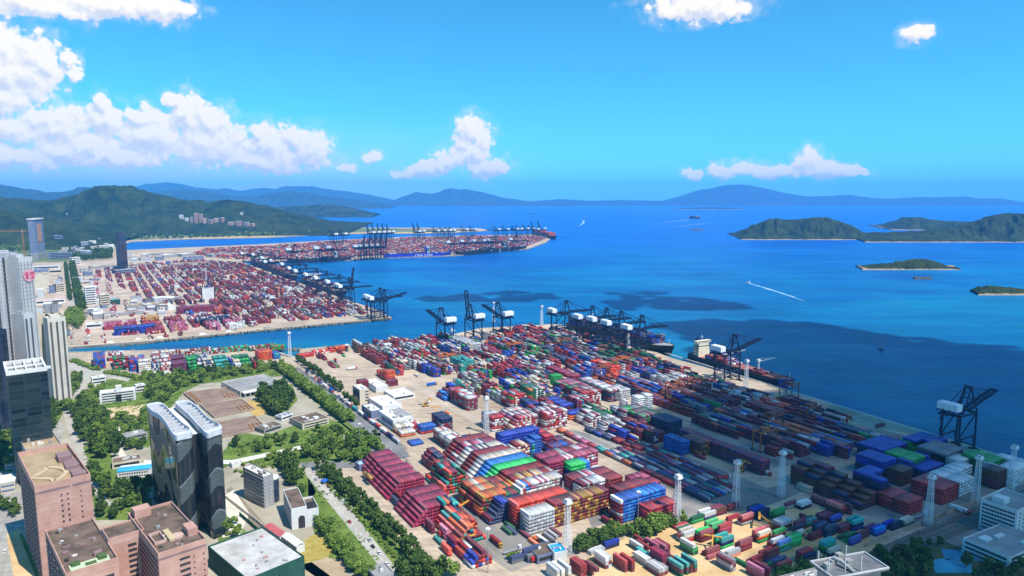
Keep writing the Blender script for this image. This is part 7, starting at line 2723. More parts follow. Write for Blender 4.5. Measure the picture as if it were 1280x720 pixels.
# rooftop structure at the bottom
b = Bld('rooftop_platform_tower', 'tall grey roof platform with white posts and a bent duct at the bottom edge', 'building', (1042, 722), (1112, 709), None, 96, d=13)
mb = MB()
mb.box(2, 2, 0, b.w - 2, b.d - 2, 94.6)
b.part('wall', mb, M_WALLGR)
mb = MB()
mb.box(0, 0, 94.6, b.w, b.d, 95.4)
b.part('roof', mb, pbr('shaded_grey_roof', (0.10, 0.105, 0.115), .9, c2=(.16, .165, .175), scale=.2))  # grey darkened to carry the shade over this corner
mb = MB()
for (x0, y0, x1, y1) in ((0, 0, b.w, .4), (0, b.d - .4, b.w, b.d), (0, .4, .4, b.d - .4), (b.w - .4, .4, b.w, b.d - .4)):
	mb.box(x0, y0, 95.4, x1, y1, 96)
b.part('roof_edge', mb, M_PALESTONE)
for (u, v, h) in ((1, 4, 6), (4, 13, 4), (8, 3, 5), (b.w * .55, 2, 6), (b.w * .62, 12, 5)):
	mb = MB()
	mb.beam((u, v, 95.4), (u, v, 95.4 + h), .35)
	b.part('post', mb, M_PALESTONE)
mb = MB()
mb.cyl((b.w * .40, 1, 95.8), (b.w * .36, 7, 97.6), .7, .8, 14)
mb.cyl((b.w * .36, 7, 97.6), (b.w * .28, 9, 98.4), .8, .7, 14)
b.part('duct', mb, M_ROOFGR)
for (u, v) in ((2, 6), (6, 8), (b.w * .45, 6), (b.w * .45, 11)):
	b.unit(u, v, 95.4, 2.6, 2.2, 2.2, M_WALLGR)
low('pale low roof at the bottom edge left of the grey roof platform', (985, 732), (1036, 719), 60, 8, M_WALLGR, M_ROOFGR, 0)

# --- across the channel -------------------------------------------------------
low('tall white block beside the far avenue', (106, 359), (119, 358), 42, 14, M_WALLWH, M_ROOFWH, 8, cat='apartment building')
low('cream block right of the tall white block across the channel', (125, 368.5), (137, 367.5), 26, 14, M_WALLCR, M_ROOFWH, 5)
b = low('white gate shaped hall with dark side columns in the terminal across the channel', (252, 361), (268.5, 360), 32, 16, M_WALLWH, M_ROOFGR, 0, 'gate_hall', units=1)
for k in (0, 1):
	mb = MB()
	mb.box(-1.5 + k * (b.w - .5), -1.2, 0, .8 + k * (b.w - .5), 3, 33.5)
	b.part('side_column', mb, M_DARKREC)
for A, B, H, d, wl, rf, nb, lab in [
	((42, 345), (61, 343.5), 42, 30, M_WALLCR, M_ROOFTAN, 0, 'big beige windowless block at the head of the far avenue'),
	((40, 333), (75, 331.5), 12, 30, M_WALLWH, M_ROOFGR, 1, 'long white hall far left beyond the beige block'),
	((42, 337), (62, 336), 10, 20, M_WALLBL, pbr('blue_sheet_far', (.1, .25, .5), .6), 0, 'blue roofed hall in front of the long white hall'),
	((61, 337), (77, 336.3), 14, 26, M_WALLCR, M_ROOFTAN, 1, 'tan roofed hall left of the far avenue'),
	((90, 322), (100, 321), 28, 12, M_WALLWH, M_ROOFWH, 4, 'white slab block at the top of the far avenue'),
	((60, 316), (90, 315), 26, 20, M_WALLBL, M_ROOFGR, 4, 'grey blue long block right of the far tower under construction'),
	((68, 294.5), (78, 294), 60, 24, M_WALLBL, M_ROOFWH, 8, 'pale blue block between the two far towers'),
	((70, 355), (80, 354), 22, 16, M_WALLCR, M_ROOFBR, 4, 'brown block beside the far avenue'),
	((158, 382.5), (178, 381), 9, 34, M_WALLGR, M_ROOFTAN, 0, 'tan roofed warehouse across the channel, left of the pair with white roofs'),
	((188, 381), (207, 377), 9, 30, M_WALLGR, M_ROOFTAN, 0, 'tan roofed warehouse across the channel in front of the red rows'),
	((200, 384), (219, 381.5), 9, 22, M_WALLWH, M_ROOFWH, 0, 'white roofed warehouse across the channel nearest the water works'),
	((212, 373), (227, 370.5), 10, 44, M_WALLGR, M_ROOFWH, 0, 'white roofed warehouse across the channel among the red rows'),
	((113, 388), (129, 386.5), 9, 30, M_WALLWH, M_ROOFWH, 0, 'white vaulted shed across the channel beside the round trees'),
	((107, 405), (127, 403.5), 9, 16, M_WALLWH, M_ROOFWH, 1, 'white low office on the far bank beside the magenta stack'),
	((138, 375), (150, 374), 12, 20, M_NET, pbr('teal_sheet', (.2, .5, .52), .7), 0, 'teal roofed block across the channel'),
	((129, 392), (190, 388), 7, 14, M_WALLGR, pbr('salmon_sheet', (.55, .25, .2), .7), 0, 'long salmon roofed shed across the channel'),
	((146, 338), (170, 336), 12, 34, M_WALLBL, M_ROOFGR, 2, 'grey podium at the foot of the far dark tower'),
	((112, 333), (150, 331), 9, 30, M_WALLGR, M_ROOFTAN, 0, 'long tan roofed hall beyond the red rows'),
	((160, 331), (186, 329), 9, 40, M_WALLGR, M_ROOFTAN, 0, 'second long tan roofed hall beyond the red rows'),
	((212, 329.5), (262, 327), 10, 24, M_WALLGR, pbr('orange_sheet', (.55, .28, .06), .7), 0, 'orange roofed long shed beyond the red rows'),
	((205, 319), (222, 317.5), 12, 50, M_WALLGR, M_ROOFWH, 0, 'white roofed hall at the root of the far pier, left of two'),
	((228, 317.5), (245, 316), 12, 50, M_WALLGR, M_ROOFWH, 0, 'white roofed hall at the root of the far pier, right of two'),
	((265, 318), (290, 316), 12, 40, M_WALLGR, M_ROOFGR, 0, 'grey roofed hall at the root of the far pier'),
	((230, 322), (255, 321), 10, 40, M_WALLBL, pbr('dark_blue_sheet', (.06, .08, .14), .7), 0, 'dark roofed hall at the root of the far pier'),
	((80, 397), (100, 396), 8, 16, M_WALLCR, M_ROOFTAN, 1, 'tan house at the far bank beside the cream towers'),
	((43, 376), (82, 373), 10, 22, M_WALLWH, pbr('pink_sheet', (.55, .28, .28), .7), 1, 'pink roofed market hall below the beige block'),
	((-20, 372), (4, 370), 16, 30, M_WALLWH, pbr('red_pink_sheet', (.55, .12, .2), .7), 1, 'red roofed hall seen at the left edge'),
	((-30, 505), (6, 500), 14, 20, M_WALLWH, M_ROOFWH, 3, 'white block at the left edge beside the green glass tower'),
	((-40, 540), (8, 528), 12, 22, M_WALLWH, M_BLUEROOF, 2, 'pale blue roofed block at the left edge'),
]:
	low(lab, A, B, H, d, wl, rf, nb, units=1 if H > 12 else 0)
b = Bld('construction_tower', 'far grey tower under construction with an orange scaffold panel on the hillside', 'tower', (42.5, 274), (53, 273), None, 160, d=22)
b.shell(M_WALLBL, M_ROOFWH, 1.5, .5)
mb = MB()
mb.box(-3, -3, 158, b.w + 3, 25, 162)
b.part('roof_slab', mb, M_ROOFWH)
mb = MB()
mb.box(b.w * .25, -1.2, 70, b.w * .7, .02, 140)
b.part('scaffold_panel', mb, pbr('orange_scaffold', (.50, .24, .12), .8, .3, .1))
b.bands('front', 9, 4, 68, 3.0, .05, .05, M_WALLGR)
mb = MB()
mb.box(-8, -4, 0, b.w + 10, 30, 26)
b.part('podium', mb, M_WALLGR)
slab('dark_tower', 'dark blue glass tower standing alone before the hill', (149, 291), (157, 290), 128, 14, M_BLUEGLASS, M_GLASS, 1, cat='office tower', sides=False, floors=20)
# tower crane at the left
p = G(31, 322, 0)
root = empty('tower_crane', p, R(8))
tag(root, 'orange tower crane with a long level jib at the far left', 'tower crane')
TCH = CAM_H - (p.y * math.tan(PITCH - math.atan((360 - 289) / FPX)))
M_ORCR = pbr('orange_crane_paint', (0.60, 0.22, 0.04), .6, .15, .2)
mb = MB()
for (x, y) in ((-1.4, -1.4), (1.4, -1.4), (1.4, 1.4), (-1.4, 1.4)):
	mb.beam((x, y, 0), (x, y, TCH), .5)
for k in range(40):
	z0, z1 = TCH * k / 40, TCH * (k + 1) / 40
	mb.beam((-1.4, -1.4, z0), (1.4, -1.4, z1), .3)
	mb.beam((1.4, 1.4, z0), (1.4, -1.4, z1), .3)
	mb.beam((-1.4, 1.4, z0), (-1.4, -1.4, z1), .3)
mb.build('crane_mast', M_ORCR, root)
mb = MB()
for s in (-1, 1):
	mb.beam((-110, s * 1.2, TCH), (36, s * 1.2, TCH), .7)
mb.beam((-110, 0, TCH + 2.4), (10, 0, TCH + 2.4), .7)
for k in range(36):
	mb.beam((-110 + k * 3.4, -1.2, TCH), (-108 + k * 3.4, 0, TCH + 2.4), .3)
	mb.beam((-106.6 + k * 3.4, 1.2, TCH), (-108 + k * 3.4, 0, TCH + 2.4), .3)
mb.build('jib', M_ORCR, root)
mb = MB()
mb.beam((0, 0, TCH), (0, 0, TCH + 10), 1.2)
mb.beam((0, 0, TCH + 10), (-70, 0, TCH + 2.4), .3)
mb.beam((0, 0, TCH + 10), (30, 0, TCH), .3)
mb.build('crane_top', M_ORCR, root)
mb = MB()
mb.box(26, -2, TCH - 4, 35, 2, TCH)
mb.build('counterweight', M_WALLGR, root)
mb = MB()
mb.box(-1.2, -3.6, TCH - 3.4, 1.6, -1.4, TCH - .6)
mb.build('operator_cab', M_WHITEPAINT, root)
# small blocks of the far town and the far bank
def scatter_town(poly_px, n, seed, hr, wr, where, grp):
	rnd = random.Random(seed)
	xs = [p[0] for p in poly_px]
	ys = [p[1] for p in poly_px]
	got = []
	tries = 0
	while len(got) < n and tries < 4000:
		tries += 1
		x, y = rnd.uniform(min(xs), max(xs)), rnd.uniform(min(ys), max(ys))
		if not inpoly(x, y, poly_px):
			continue
		q = G(x, y)
		a, b_ = AB(q)
		if occupied(a, b_) or any(abs(x - g[0]) < 3.5 and abs(y - g[1]) < 1.6 for g in got):
			continue
		got.append((x, y))
	got.sort()
	cols = [('white', M_WALLWH), ('cream', M_WALLCR), ('grey', M_WALLGR), ('blue grey', M_WALLBL), ('pale', M_PALESTONE)]
	roofs = [M_ROOFWH, M_ROOFGR, M_ROOFTAN, M_ROOFBR, M_ROOFWH]
	for i, (x, y) in enumerate(got):
		cn, cm = rnd.choice(cols)
		q = G(x, y)
		root = empty('building', q, R(33) + rnd.choice((0, 0, R(90), R(8))))
		tag(root, f'small {cn} block {where}, {ordinal(i)} from the left', 'building', grp)
		w, d, h = rnd.uniform(*wr), rnd.uniform(*wr), rnd.uniform(*hr)
		mb = MB()
		mb.box(0, 0, 0, w, d, h)
		mb.build('wall', cm, root)
		mb = MB()
		mb.box(-.3, -.3, h, w + .3, d + .3, h + .7)
		mb.build('roof', rnd.choice(roofs), root)
		for k in range(max(1, min(8, int(h / 4)))):
			mb = MB()
			mb.box(w * .06, -.15, 1.5 + k * 4, w * .94, .02, 3.2 + k * 4)
			mb.build('window_band', M_WALLBL, root)
scatter_town([(56, 306), (90, 303), (144, 300), (146, 318), (100, 326), (60, 316)], 30, 3, (8, 34), (14, 34), 'of the far waterfront town', 'far town blocks')
scatter_town([(84, 340), (106, 338), (128, 362), (200, 378), (206, 394), (110, 402), (104, 376)], 34, 4, (5, 13), (10, 26), 'among the far bank sheds', 'far bank blocks')
scatter_town([(40, 350), (80, 348), (82, 390), (86, 424), (58, 424), (44, 380)], 18, 5, (6, 20), (10, 24), 'left of the far avenue', 'blocks left of the far avenue')
scatter_town([(150, 320), (200, 318), (206, 326), (160, 329)], 12, 6, (6, 14), (16, 40), 'beside the far dark tower', 'blocks by the far dark tower')
scatter_town([(0, 575), (14, 575), (20, 640), (0, 660)], 5, 7, (4, 9), (7, 12), 'in the forecourt left of the pink tower', 'forecourt blocks')
# town on the hillside and houses along the island shore
def faraway(px, py, y, w, h, c, lab, name='apartment_block', grp=None, d=18, cat='apartment building'):
	dg = bpy.context.evaluated_depsgraph_get()
	hit, loc, *_ = scene.ray_cast(dg, Vector((0, 0, CAM_H)), pix_dir(px, py).normalized())
	p = loc if hit else AT(px, py, y)
	root = empty(name, (p.x, p.y, p.z - 3), R(random.Random(int(px * 7)).uniform(-20, 20)))
	tag(root, lab, cat, grp)
	wl = pbr('far_wall_%d' % int(c[0] * 1000), c, .8, .1, .05)
	mb = MB()
	mb.box(0, 0, -30, w, d, h)
	mb.build('wall', wl, root)
	mb = MB()
	mb.box(-.6, -.6, h, w + .6, d + .6, h + 2.5)
	mb.build('roof', M_ROOFWH, root)
	for k in range(max(1, int(h / 12))):
		mb = MB()
		mb.box(w * .08, -.3, 4 + k * 12, w * .92, .02, 9 + k * 12)
		mb.build('window_band', M_WALLGR, root)
for i, (px, py, w, h, c) in enumerate([(224, 274, 26, 30, (.62, .6, .58)), (231, 276, 22, 22, (.62, .6, .58)), (238, 278, 24, 36, (.45, .22, .18)), (243, 279, 20, 70, (.5, .24, .2)), (249, 279, 22, 62, (.42, .2, .17)), (254, 279, 20, 34, (.52, .28, .22)), (260, 279, 30, 26, (.45, .2, .16)), (268, 278, 26, 30, (.5, .3, .25)), (275, 276, 22, 24, (.42, .3, .28)),
									   (285, 281, 40, 20, (.45, .3, .3)), (295, 281, 36, 26, (.42, .3, .3)), (304, 282, 36, 24, (.48, .34, .32)), (312, 283, 30, 20, (.5, .36, .33)), (300, 268, 20, 16, (.6, .58, .55)), (83, 269, 40, 16, (.55, .38, .3))]):
	faraway(px, py, 4900, w, h, c, f'pinkish block of the hillside town beyond the port, {ordinal(i)} from the left' if i < 14 else 'lone pale building site high on the green hill', grp='hillside town blocks')
for i, px in enumerate((985, 991, 998, 1004, 1011, 1017, 1024, 1032, 1041, 1050, 1058, 1066)):
	p = G(px, 299.3, 0)
	root = empty('house', (p.x, p.y + 60, 2), R(10))
	tag(root, f'tiny pale house on the island shore village, {ordinal(i)} from the left', 'house', 'houses of the island village')
	mb = MB()
	mb.box(0, 0, -6, 16 + (i * 5) % 9, 10, 7 + (i * 3) % 5)
	mb.build('wall', M_WALLWH, root)
	mb = MB()
	mb.box(-.5, -.5, 7 + (i * 3) % 5, 16.5 + (i * 5) % 9, 10.5, 8.2 + (i * 3) % 5)
	mb.build('roof', M_ROOFTAN if i % 2 else M_ROOFWH, root)
# ------------------------------------------------------------------ trees
def leaf_mat(name, dark, mid, light):
	m, N, Lk, b = new_mat(name)
	a = N.new('ShaderNodeAttribute')
	a.attribute_name = 'Col'
	sp = N.new('ShaderNodeSeparateColor')
	Lk.new(a.outputs['Color'], sp.inputs[0])
	oi = N.new('ShaderNodeObjectInfo')
	r = N.new('ShaderNodeValToRGB')
	r.color_ramp.elements[0].color = (*dark, 1)
	r.color_ramp.elements[1].color = (*light, 1)
	e = r.color_ramp.elements.new(.5)
	e.color = (*mid, 1)
	ad = N.new('ShaderNodeMath')
	ad.operation = 'MULTIPLY_ADD'
	Lk.new(oi.outputs['Random'], ad.inputs[0])
	ad.inputs[1].default_value = .35
	Lk.new(sp.outputs[0], ad.inputs[2])
	sb = N.new('ShaderNodeMath')
	sb.operation = 'SUBTRACT'
	Lk.new(ad.outputs[0], sb.inputs[0])
	sb.inputs[1].default_value = .17
	Lk.new(sb.outputs[0], r.inputs[0])
	Lk.new(r.outputs[0], b.inputs['Base Color'])
	b.inputs['Roughness'].default_value = .8
	b.inputs['Specular IOR Level'].default_value = .15
	b.inputs['Subsurface Weight'].default_value = 0.0
	return m
M_LEAF = leaf_mat('leaf_green', (0.036, 0.082, 0.012), (0.105, 0.178, 0.026), (0.25, 0.31, 0.055))
M_LEAFD = leaf_mat('leaf_dark_green', (0.022, 0.054, 0.012), (0.060, 0.110, 0.020), (0.16, 0.21, 0.038))
M_BARK = pbr('bark', (0.10, 0.07, 0.045), .95, c2=(.16, .12, .08), scale=.6)
def crown_mesh(seed, r, h, z0, n, leaf, mat, lobes=9, cone=0.0):
	"""many leaf sized faces spread through uneven clumps"""
	rnd = random.Random(seed)
	mb = MB()
	L = []
	for k in range(lobes):
		a = rnd.uniform(0, 2 * math.pi)
		t = rnd.random()
		zz = z0 + h * (.18 + .72 * t)
		rr = r * (1 - cone * t) * math.sqrt(max(.1, 1 - (2 * t - .85) ** 2 * .55)) * rnd.uniform(.35, .75)
		L.append((rr * math.cos(a), rr * math.sin(a), zz, r * rnd.uniform(.34, .55) * (1 - cone * .6 * t), rnd.uniform(-.16, .16)))
	L.append((0, 0, z0 + h * .55, r * .55, 0))
	for i in range(n):
		lb = rnd.choice(L)
		d = Vector((rnd.gauss(0, 1), rnd.gauss(0, 1), rnd.gauss(0, 1) * .9)).normalized()
		q = rnd.random() ** .35
		p = Vector(lb[:3]) + d * lb[3] * q
		nm = (d + Vector((rnd.uniform(-.7, .7), rnd.uniform(-.7, .7), rnd.uniform(-.2, .9)))).normalized()
		u = nm.cross(Vector((rnd.uniform(-1, 1), rnd.uniform(-1, 1), rnd.uniform(-1, 1)))).normalized()
		v = nm.cross(u)
		s = leaf * rnd.uniform(.55, 1.3)
		c = min(1, max(0, .42 + lb[4] + rnd.gauss(0, .17)))
		mb.face([p - u * s - v * s * .7, p + u * s * .2 - v * s, p + u * s + v * s * .5, p - u * s * .3 + v * s], (c, c, c))
	return mb.mesh('crown', mat)
def trunk_mesh(seed, h, r):
	rnd = random.Random(seed)
	mb = MB()
	mb.cyl((0, 0, 0), (0, 0, h * .55), r, r * .7, 7)
	for k in range(4):
		a = k * 1.7 + rnd.random()
		mb.cyl((0, 0, h * .45), (math.cos(a) * h * .28, math.sin(a) * h * .28, h * .85), r * .45, r * .15, 5)
	return mb.mesh('trunk', M_BARK)
TREEM = {}
for k in range(4):
	TREEM['round', k] = (crown_mesh(10 + k, 4.6, 6.6, 2.0, 620, .62, M_LEAF), trunk_mesh(k, 7.0, .32))
	TREEM['dark', k] = (crown_mesh(30 + k, 4.2, 8.4, 2.0, 640, .60, M_LEAFD, 11, .25), trunk_mesh(k + 9, 8.5, .34))
	TREEM['slim', k] = (crown_mesh(50 + k, 3.2, 9.0, 1.6, 560, .55, M_LEAFD, 11, .55), trunk_mesh(k + 19, 8.5, .28))
	TREEM['bush', k] = (crown_mesh(70 + k, 2.6, 2.8, .2, 220, .5, M_LEAF, 6), trunk_mesh(k + 29, 2.4, .14))
TREES = []
def tree_line(p0, p1, step, kind, scale, grp, label, rows=1, gap=5.0, jit=1.2, seed=1):
	rnd = random.Random(seed)
	a, b = G(*p0), G(*p1)
	d = (b - a).normalized()
	n = Vector((-d.y, d.x, 0))
	k = int((b - a).length / step)
	for r_ in range(rows):
		for i in range(k + 1):
			p = a + d * (i * step + rnd.uniform(-jit, jit) + r_ * step * .5) + n * ((r_ - (rows - 1) / 2) * gap + rnd.uniform(-jit, jit))
			TREES.append((p.x, p.y, scale * rnd.uniform(.75, 1.25), kind, rnd.randrange(4), grp, label))
def grove(poly_px, dens, kind, scale, grp, label, seed=1, avoid=()):
	"""dens: square metres per tree"""
	rnd = random.Random(seed)
	P = [G(*p) for p in poly_px]
	xs = [p.x for p in P]
	ys = [p.y for p in P]
	area = abs(sum(P[i].x * P[(i + 1) % len(P)].y - P[(i + 1) % len(P)].x * P[i].y for i in range(len(P)))) / 2
	n = int(area / dens)
	got = []
	tries = 0
	while len(got) < n and tries < n * 40:
		tries += 1
		x, y = rnd.uniform(min(xs), max(xs)), rnd.uniform(min(ys), max(ys))
		if not inpoly(x, y, P):
			continue
		if any((x - q[0]) ** 2 + (y - q[1]) ** 2 < dens * .35 for q in got):
			continue
		got.append((x, y))
		kd = rnd.choice(kind) if isinstance(kind, (list, tuple)) else kind
		TREES.append((x, y, scale * rnd.uniform(.65, 1.3), kd, rnd.randrange(4), grp, label))
tree_line((353, 463), (436, 528), 6.5, 'round', 1.15, 'trees of the avenue belt', 'leafy green tree in the belt on the left side of the avenue', 2, 6)
tree_line((372, 452), (428, 491), 8, 'dark', 1.0, 'trees on the right of the avenue', 'dark round tree on the right side of the avenue', 1)
tree_line((430, 498), (448, 511), 8, 'dark', .9, 'trees on the right of the avenue', 'dark round tree on the right side of the avenue', 1, seed=3)
tree_line((401, 586), (540, 720), 5.2, 'slim', 1.05, 'trees right of the lower road', 'dark upright tree in the thick belt right of the lower road', 2, 5.2, seed=4)
tree_line((397, 592), (519, 722), 5.0, 'bush', .8, 'bushes right of the lower road', 'green bush on the right verge of the lower road', 1, 2.6, seed=14)
tree_line((374, 624), (453, 722), 6.5, 'round', .85, 'trees left of the lower road', 'bright green tree in the belt left of the lower road', 2, 5, seed=5)
grove([(374, 590), (382, 606), (376, 632), (368, 612)], 60, ['dark', 'round'], .9, 'trees behind the white hall', 'dark tree between the white hall and the lower road', 6)
tree_line((361, 582), (366, 606), 5, 'dark', 1.3, 'trees behind the white hall', 'dark tree between the white hall and the lower road', 2, 4, seed=7)
grove([(178, 472), (232, 466), (352, 454), (356, 461), (300, 470), (242, 480), (222, 488), (196, 520), (184, 505), (180, 484)], 80, ['round', 'round', 'dark'], 1.0, 'trees between the school and the container strip', 'round green tree in the wood between the school and the container strip', 8)
grove([(82, 512), (104, 504), (126, 512), (148, 545), (152, 568), (136, 580), (112, 562), (98, 540)], 80, ['dark', 'dark', 'round'], 1.35, 'trees left of the wavy towers', 'large dark tree in the wood left of the wavy towers', 9)
grove([(150, 522), (184, 520), (186, 540), (160, 548), (146, 536)], 90, ['round', 'bush'], 1.0, 'trees below the school', 'light green tree on the lawn below the school', 10)
grove([(150, 556), (186, 552), (186, 562), (158, 566)], 90, ['dark', 'round'], 1.0, 'trees left of the wavy towers', 'large dark tree in the wood left of the wavy towers', 11)
grove([(148, 608), (187, 605), (187, 618), (154, 626), (144, 620)], 75, 'dark', 1.1, 'trees below the blue roof', 'dense dark tree below the blue roofed building', 12)
grove([(114, 592), (128, 590), (138, 620), (126, 634), (114, 620)], 60, ['round', 'dark'], 1.15, 'trees beside the pink tower', 'green tree just right of the tall pink tower', 13)
grove([(122, 634), (152, 630), (184, 622), (188, 636), (140, 652), (120, 646)], 80, ['round', 'dark'], 1.0, 'trees beside the pink tower', 'green tree just right of the tall pink tower', 14)
grove([(108, 488), (130, 484), (128, 492), (118, 510), (104, 500)], 60, 'round', .9, 'trees around the school', 'green tree beside the school drive', 15)
grove([(62, 500), (84, 478), (104, 470), (98, 486), (80, 510), (66, 540)], 55, ['round', 'dark'], 1.0, 'trees beside the green glass tower', 'green tree between the green glass tower and the bending road', 16)
grove([(322, 492), (352, 486), (366, 498), (364, 514), (344, 520), (326, 508)], 55, 'dark', 1.3, 'trees in the water works', 'dark tree in the middle of the water works', 17)
grove([(286, 555), (340, 545), (420, 536), (440, 540), (380, 552), (292, 573)], 90, ['round', 'bush', 'bush', 'dark'], .95, 'scrub trees above the park path', 'green tree in the scrub above the pale park path', 18)
grove([(400, 545), (470, 546), (476, 566), (462, 578), (388, 576), (370, 566)], 85, ['dark', 'round', 'round'], 1.1, 'trees below the park path', 'green tree in the clump below the pale park path', 19)
grove([(290, 582), (372, 560), (384, 574), (350, 584), (300, 600)], 80, ['bush', 'round', 'bush'], .9, 'trees below the park path', 'green tree in the clump below the pale park path', 20)
tree_line((350, 584), (378, 580), 7, 'dark', 1.0, 'trees at the junction', 'dark tree in the row at the end of the lower road', 1, seed=21)
grove([(284, 650), (300, 655), (312, 668), (296, 676), (280, 668)], 45, ['round', 'bush'], .9, 'garden trees by the towers', 'small garden tree below the right wavy tower', 22)
tree_line((500, 722), (548, 724), 6, 'dark', 1.1, 'trees at the bottom edge', 'dark tree at the bottom edge beside the container row', 2, 6, seed=23)
tree_line((540, 716), (575, 722), 7, 'round', 1.0, 'trees at the bottom edge', 'green tree at the bottom edge beside the container row', 1, seed=24)
tree_line((722, 690), (770, 672), 4.5, 'dark', .95, 'trees above the sandy lot', 'green tree in the left part of the hedge above the sandy lot', 2, 4, seed=25)
tree_line((752, 674), (792, 668), 4.5, 'round', 1.0, 'trees above the sandy lot', 'green tree in the left part of the hedge above the sandy lot', 1, 4, seed=26)
tree_line((800, 672), (842, 655), 4.5, 'round', 1.1, 'trees by the lattice mast', 'green tree in the right part of the hedge beside the lattice mast', 2, 4.5, seed=27)
tree_line((850, 655), (856, 652), 4.5, 'round', .8, 'trees by the lattice mast', 'green tree in the right part of the hedge beside the lattice mast', 1, 4.5, seed=28)
tree_line((640, 700), (700, 690), 7, 'bush', 1.3, 'bushes by the brown shed', 'bush beside the brown roofed shed at the bottom', 1, seed=29)
grove([(960, 724), (1000, 714), (1040, 700), (1046, 712), (1000, 730)], 24, ['round', 'bush'], .9, 'trees by the roof platform', 'green tree left of the grey roof platform at the bottom edge', 30)
grove([(1085, 702), (1110, 694), (1146, 690), (1158, 706), (1160, 730), (1110, 730)], 40, 'dark', .95, 'shaded trees at the lower right', 'dark tree in the shaded wood at the lower right', 31)
grove([(1200, 704), (1240, 705), (1280, 712), (1280, 730), (1220, 730)], 60, 'dark', .8, 'shaded trees at the lower right', 'dark tree in the shaded wood at the lower right', 32)
tree_line((1150, 684), (1180, 683), 7, 'dark', .6, 'shaded trees at the lower right', 'dark tree in the shaded wood at the lower right', 1, seed=33)
tree_line((1240, 676), (1258, 708), 6, 'dark', .6, 'trees by the white wing', 'dark shaded tree beside the low white wing', 1, seed=34)
tree_line((82, 332), (88, 376), 10, 'dark', 1.3, 'trees of the far avenue', 'tree lining the left side of the far avenue', 1, seed=35)
tree_line((90, 332), (102, 388), 10, 'dark', 1.5, 'trees of the far avenue', 'tree lining the right side of the far avenue', 2, 8, seed=36)
grove([(84, 392), (100, 390), (104, 404), (96, 412), (84, 404)], 60, 'round', 1.5, 'trees on the far bank', 'round tree at the near end of the far avenue', 37)
tree_line((104, 381), (122, 379), 9, 'dark', 1.0, 'trees on the far bank', 'dark tree at the foot of the tall white block across the channel', 1, seed=38)
grove([(84, 318), (140, 314), (140, 324), (96, 327)], 260, 'dark', 1.8, 'trees before the far hill', 'tree in the wood between the far towers', 39)
grove([(8, 328), (38, 326), (38, 334), (10, 336)], 260, 'dark', 1.9, 'trees before the far hill', 'tree in the wood between the far towers', 40)
grove([(-60, 306), (56, 303), (140, 297), (142, 306), (60, 312), (-60, 322)], 1100, ['dark', 'round'], 2.2, 'trees before the far hill', 'tree in the wood between the far towers', 45)
grove([(180, 300), (320, 296.6), (400, 293), (400, 291), (300, 293.5), (160, 297)], 2600, ['dark', 'round'], 2.4, 'trees before the far hill', 'tree on the far shore', 46)
grove([(44, 400), (84, 396), (84, 428), (56, 430)], 160, ['dark', 'round'], 1.1, 'trees on the far bank', 'tree at the far bank beside the cream towers', 47)
tree_line((90, 452), (122, 463), 6, 'bush', 1.4, 'hedge by the channel stacks', 'clipped bush of the hedge below the blue channel side stack', 2, 4, seed=41)
tree_line((134, 466), (176, 474), 6, 'bush', 1.4, 'hedge by the channel stacks', 'clipped bush of the hedge below the channel side stacks', 2, 4, seed=42)
grove([(-40, 545), (14, 545), (12, 585), (-40, 590)], 60, ['round', 'dark'], 1.0, 'trees at the left edge', 'green tree at the left edge below the green glass tower', 43)
grove([(0, 630), (22, 628), (24, 646), (0, 650)], 45, 'dark', .9, 'trees at the left edge', 'green tree at the left edge below the green glass tower', 44)
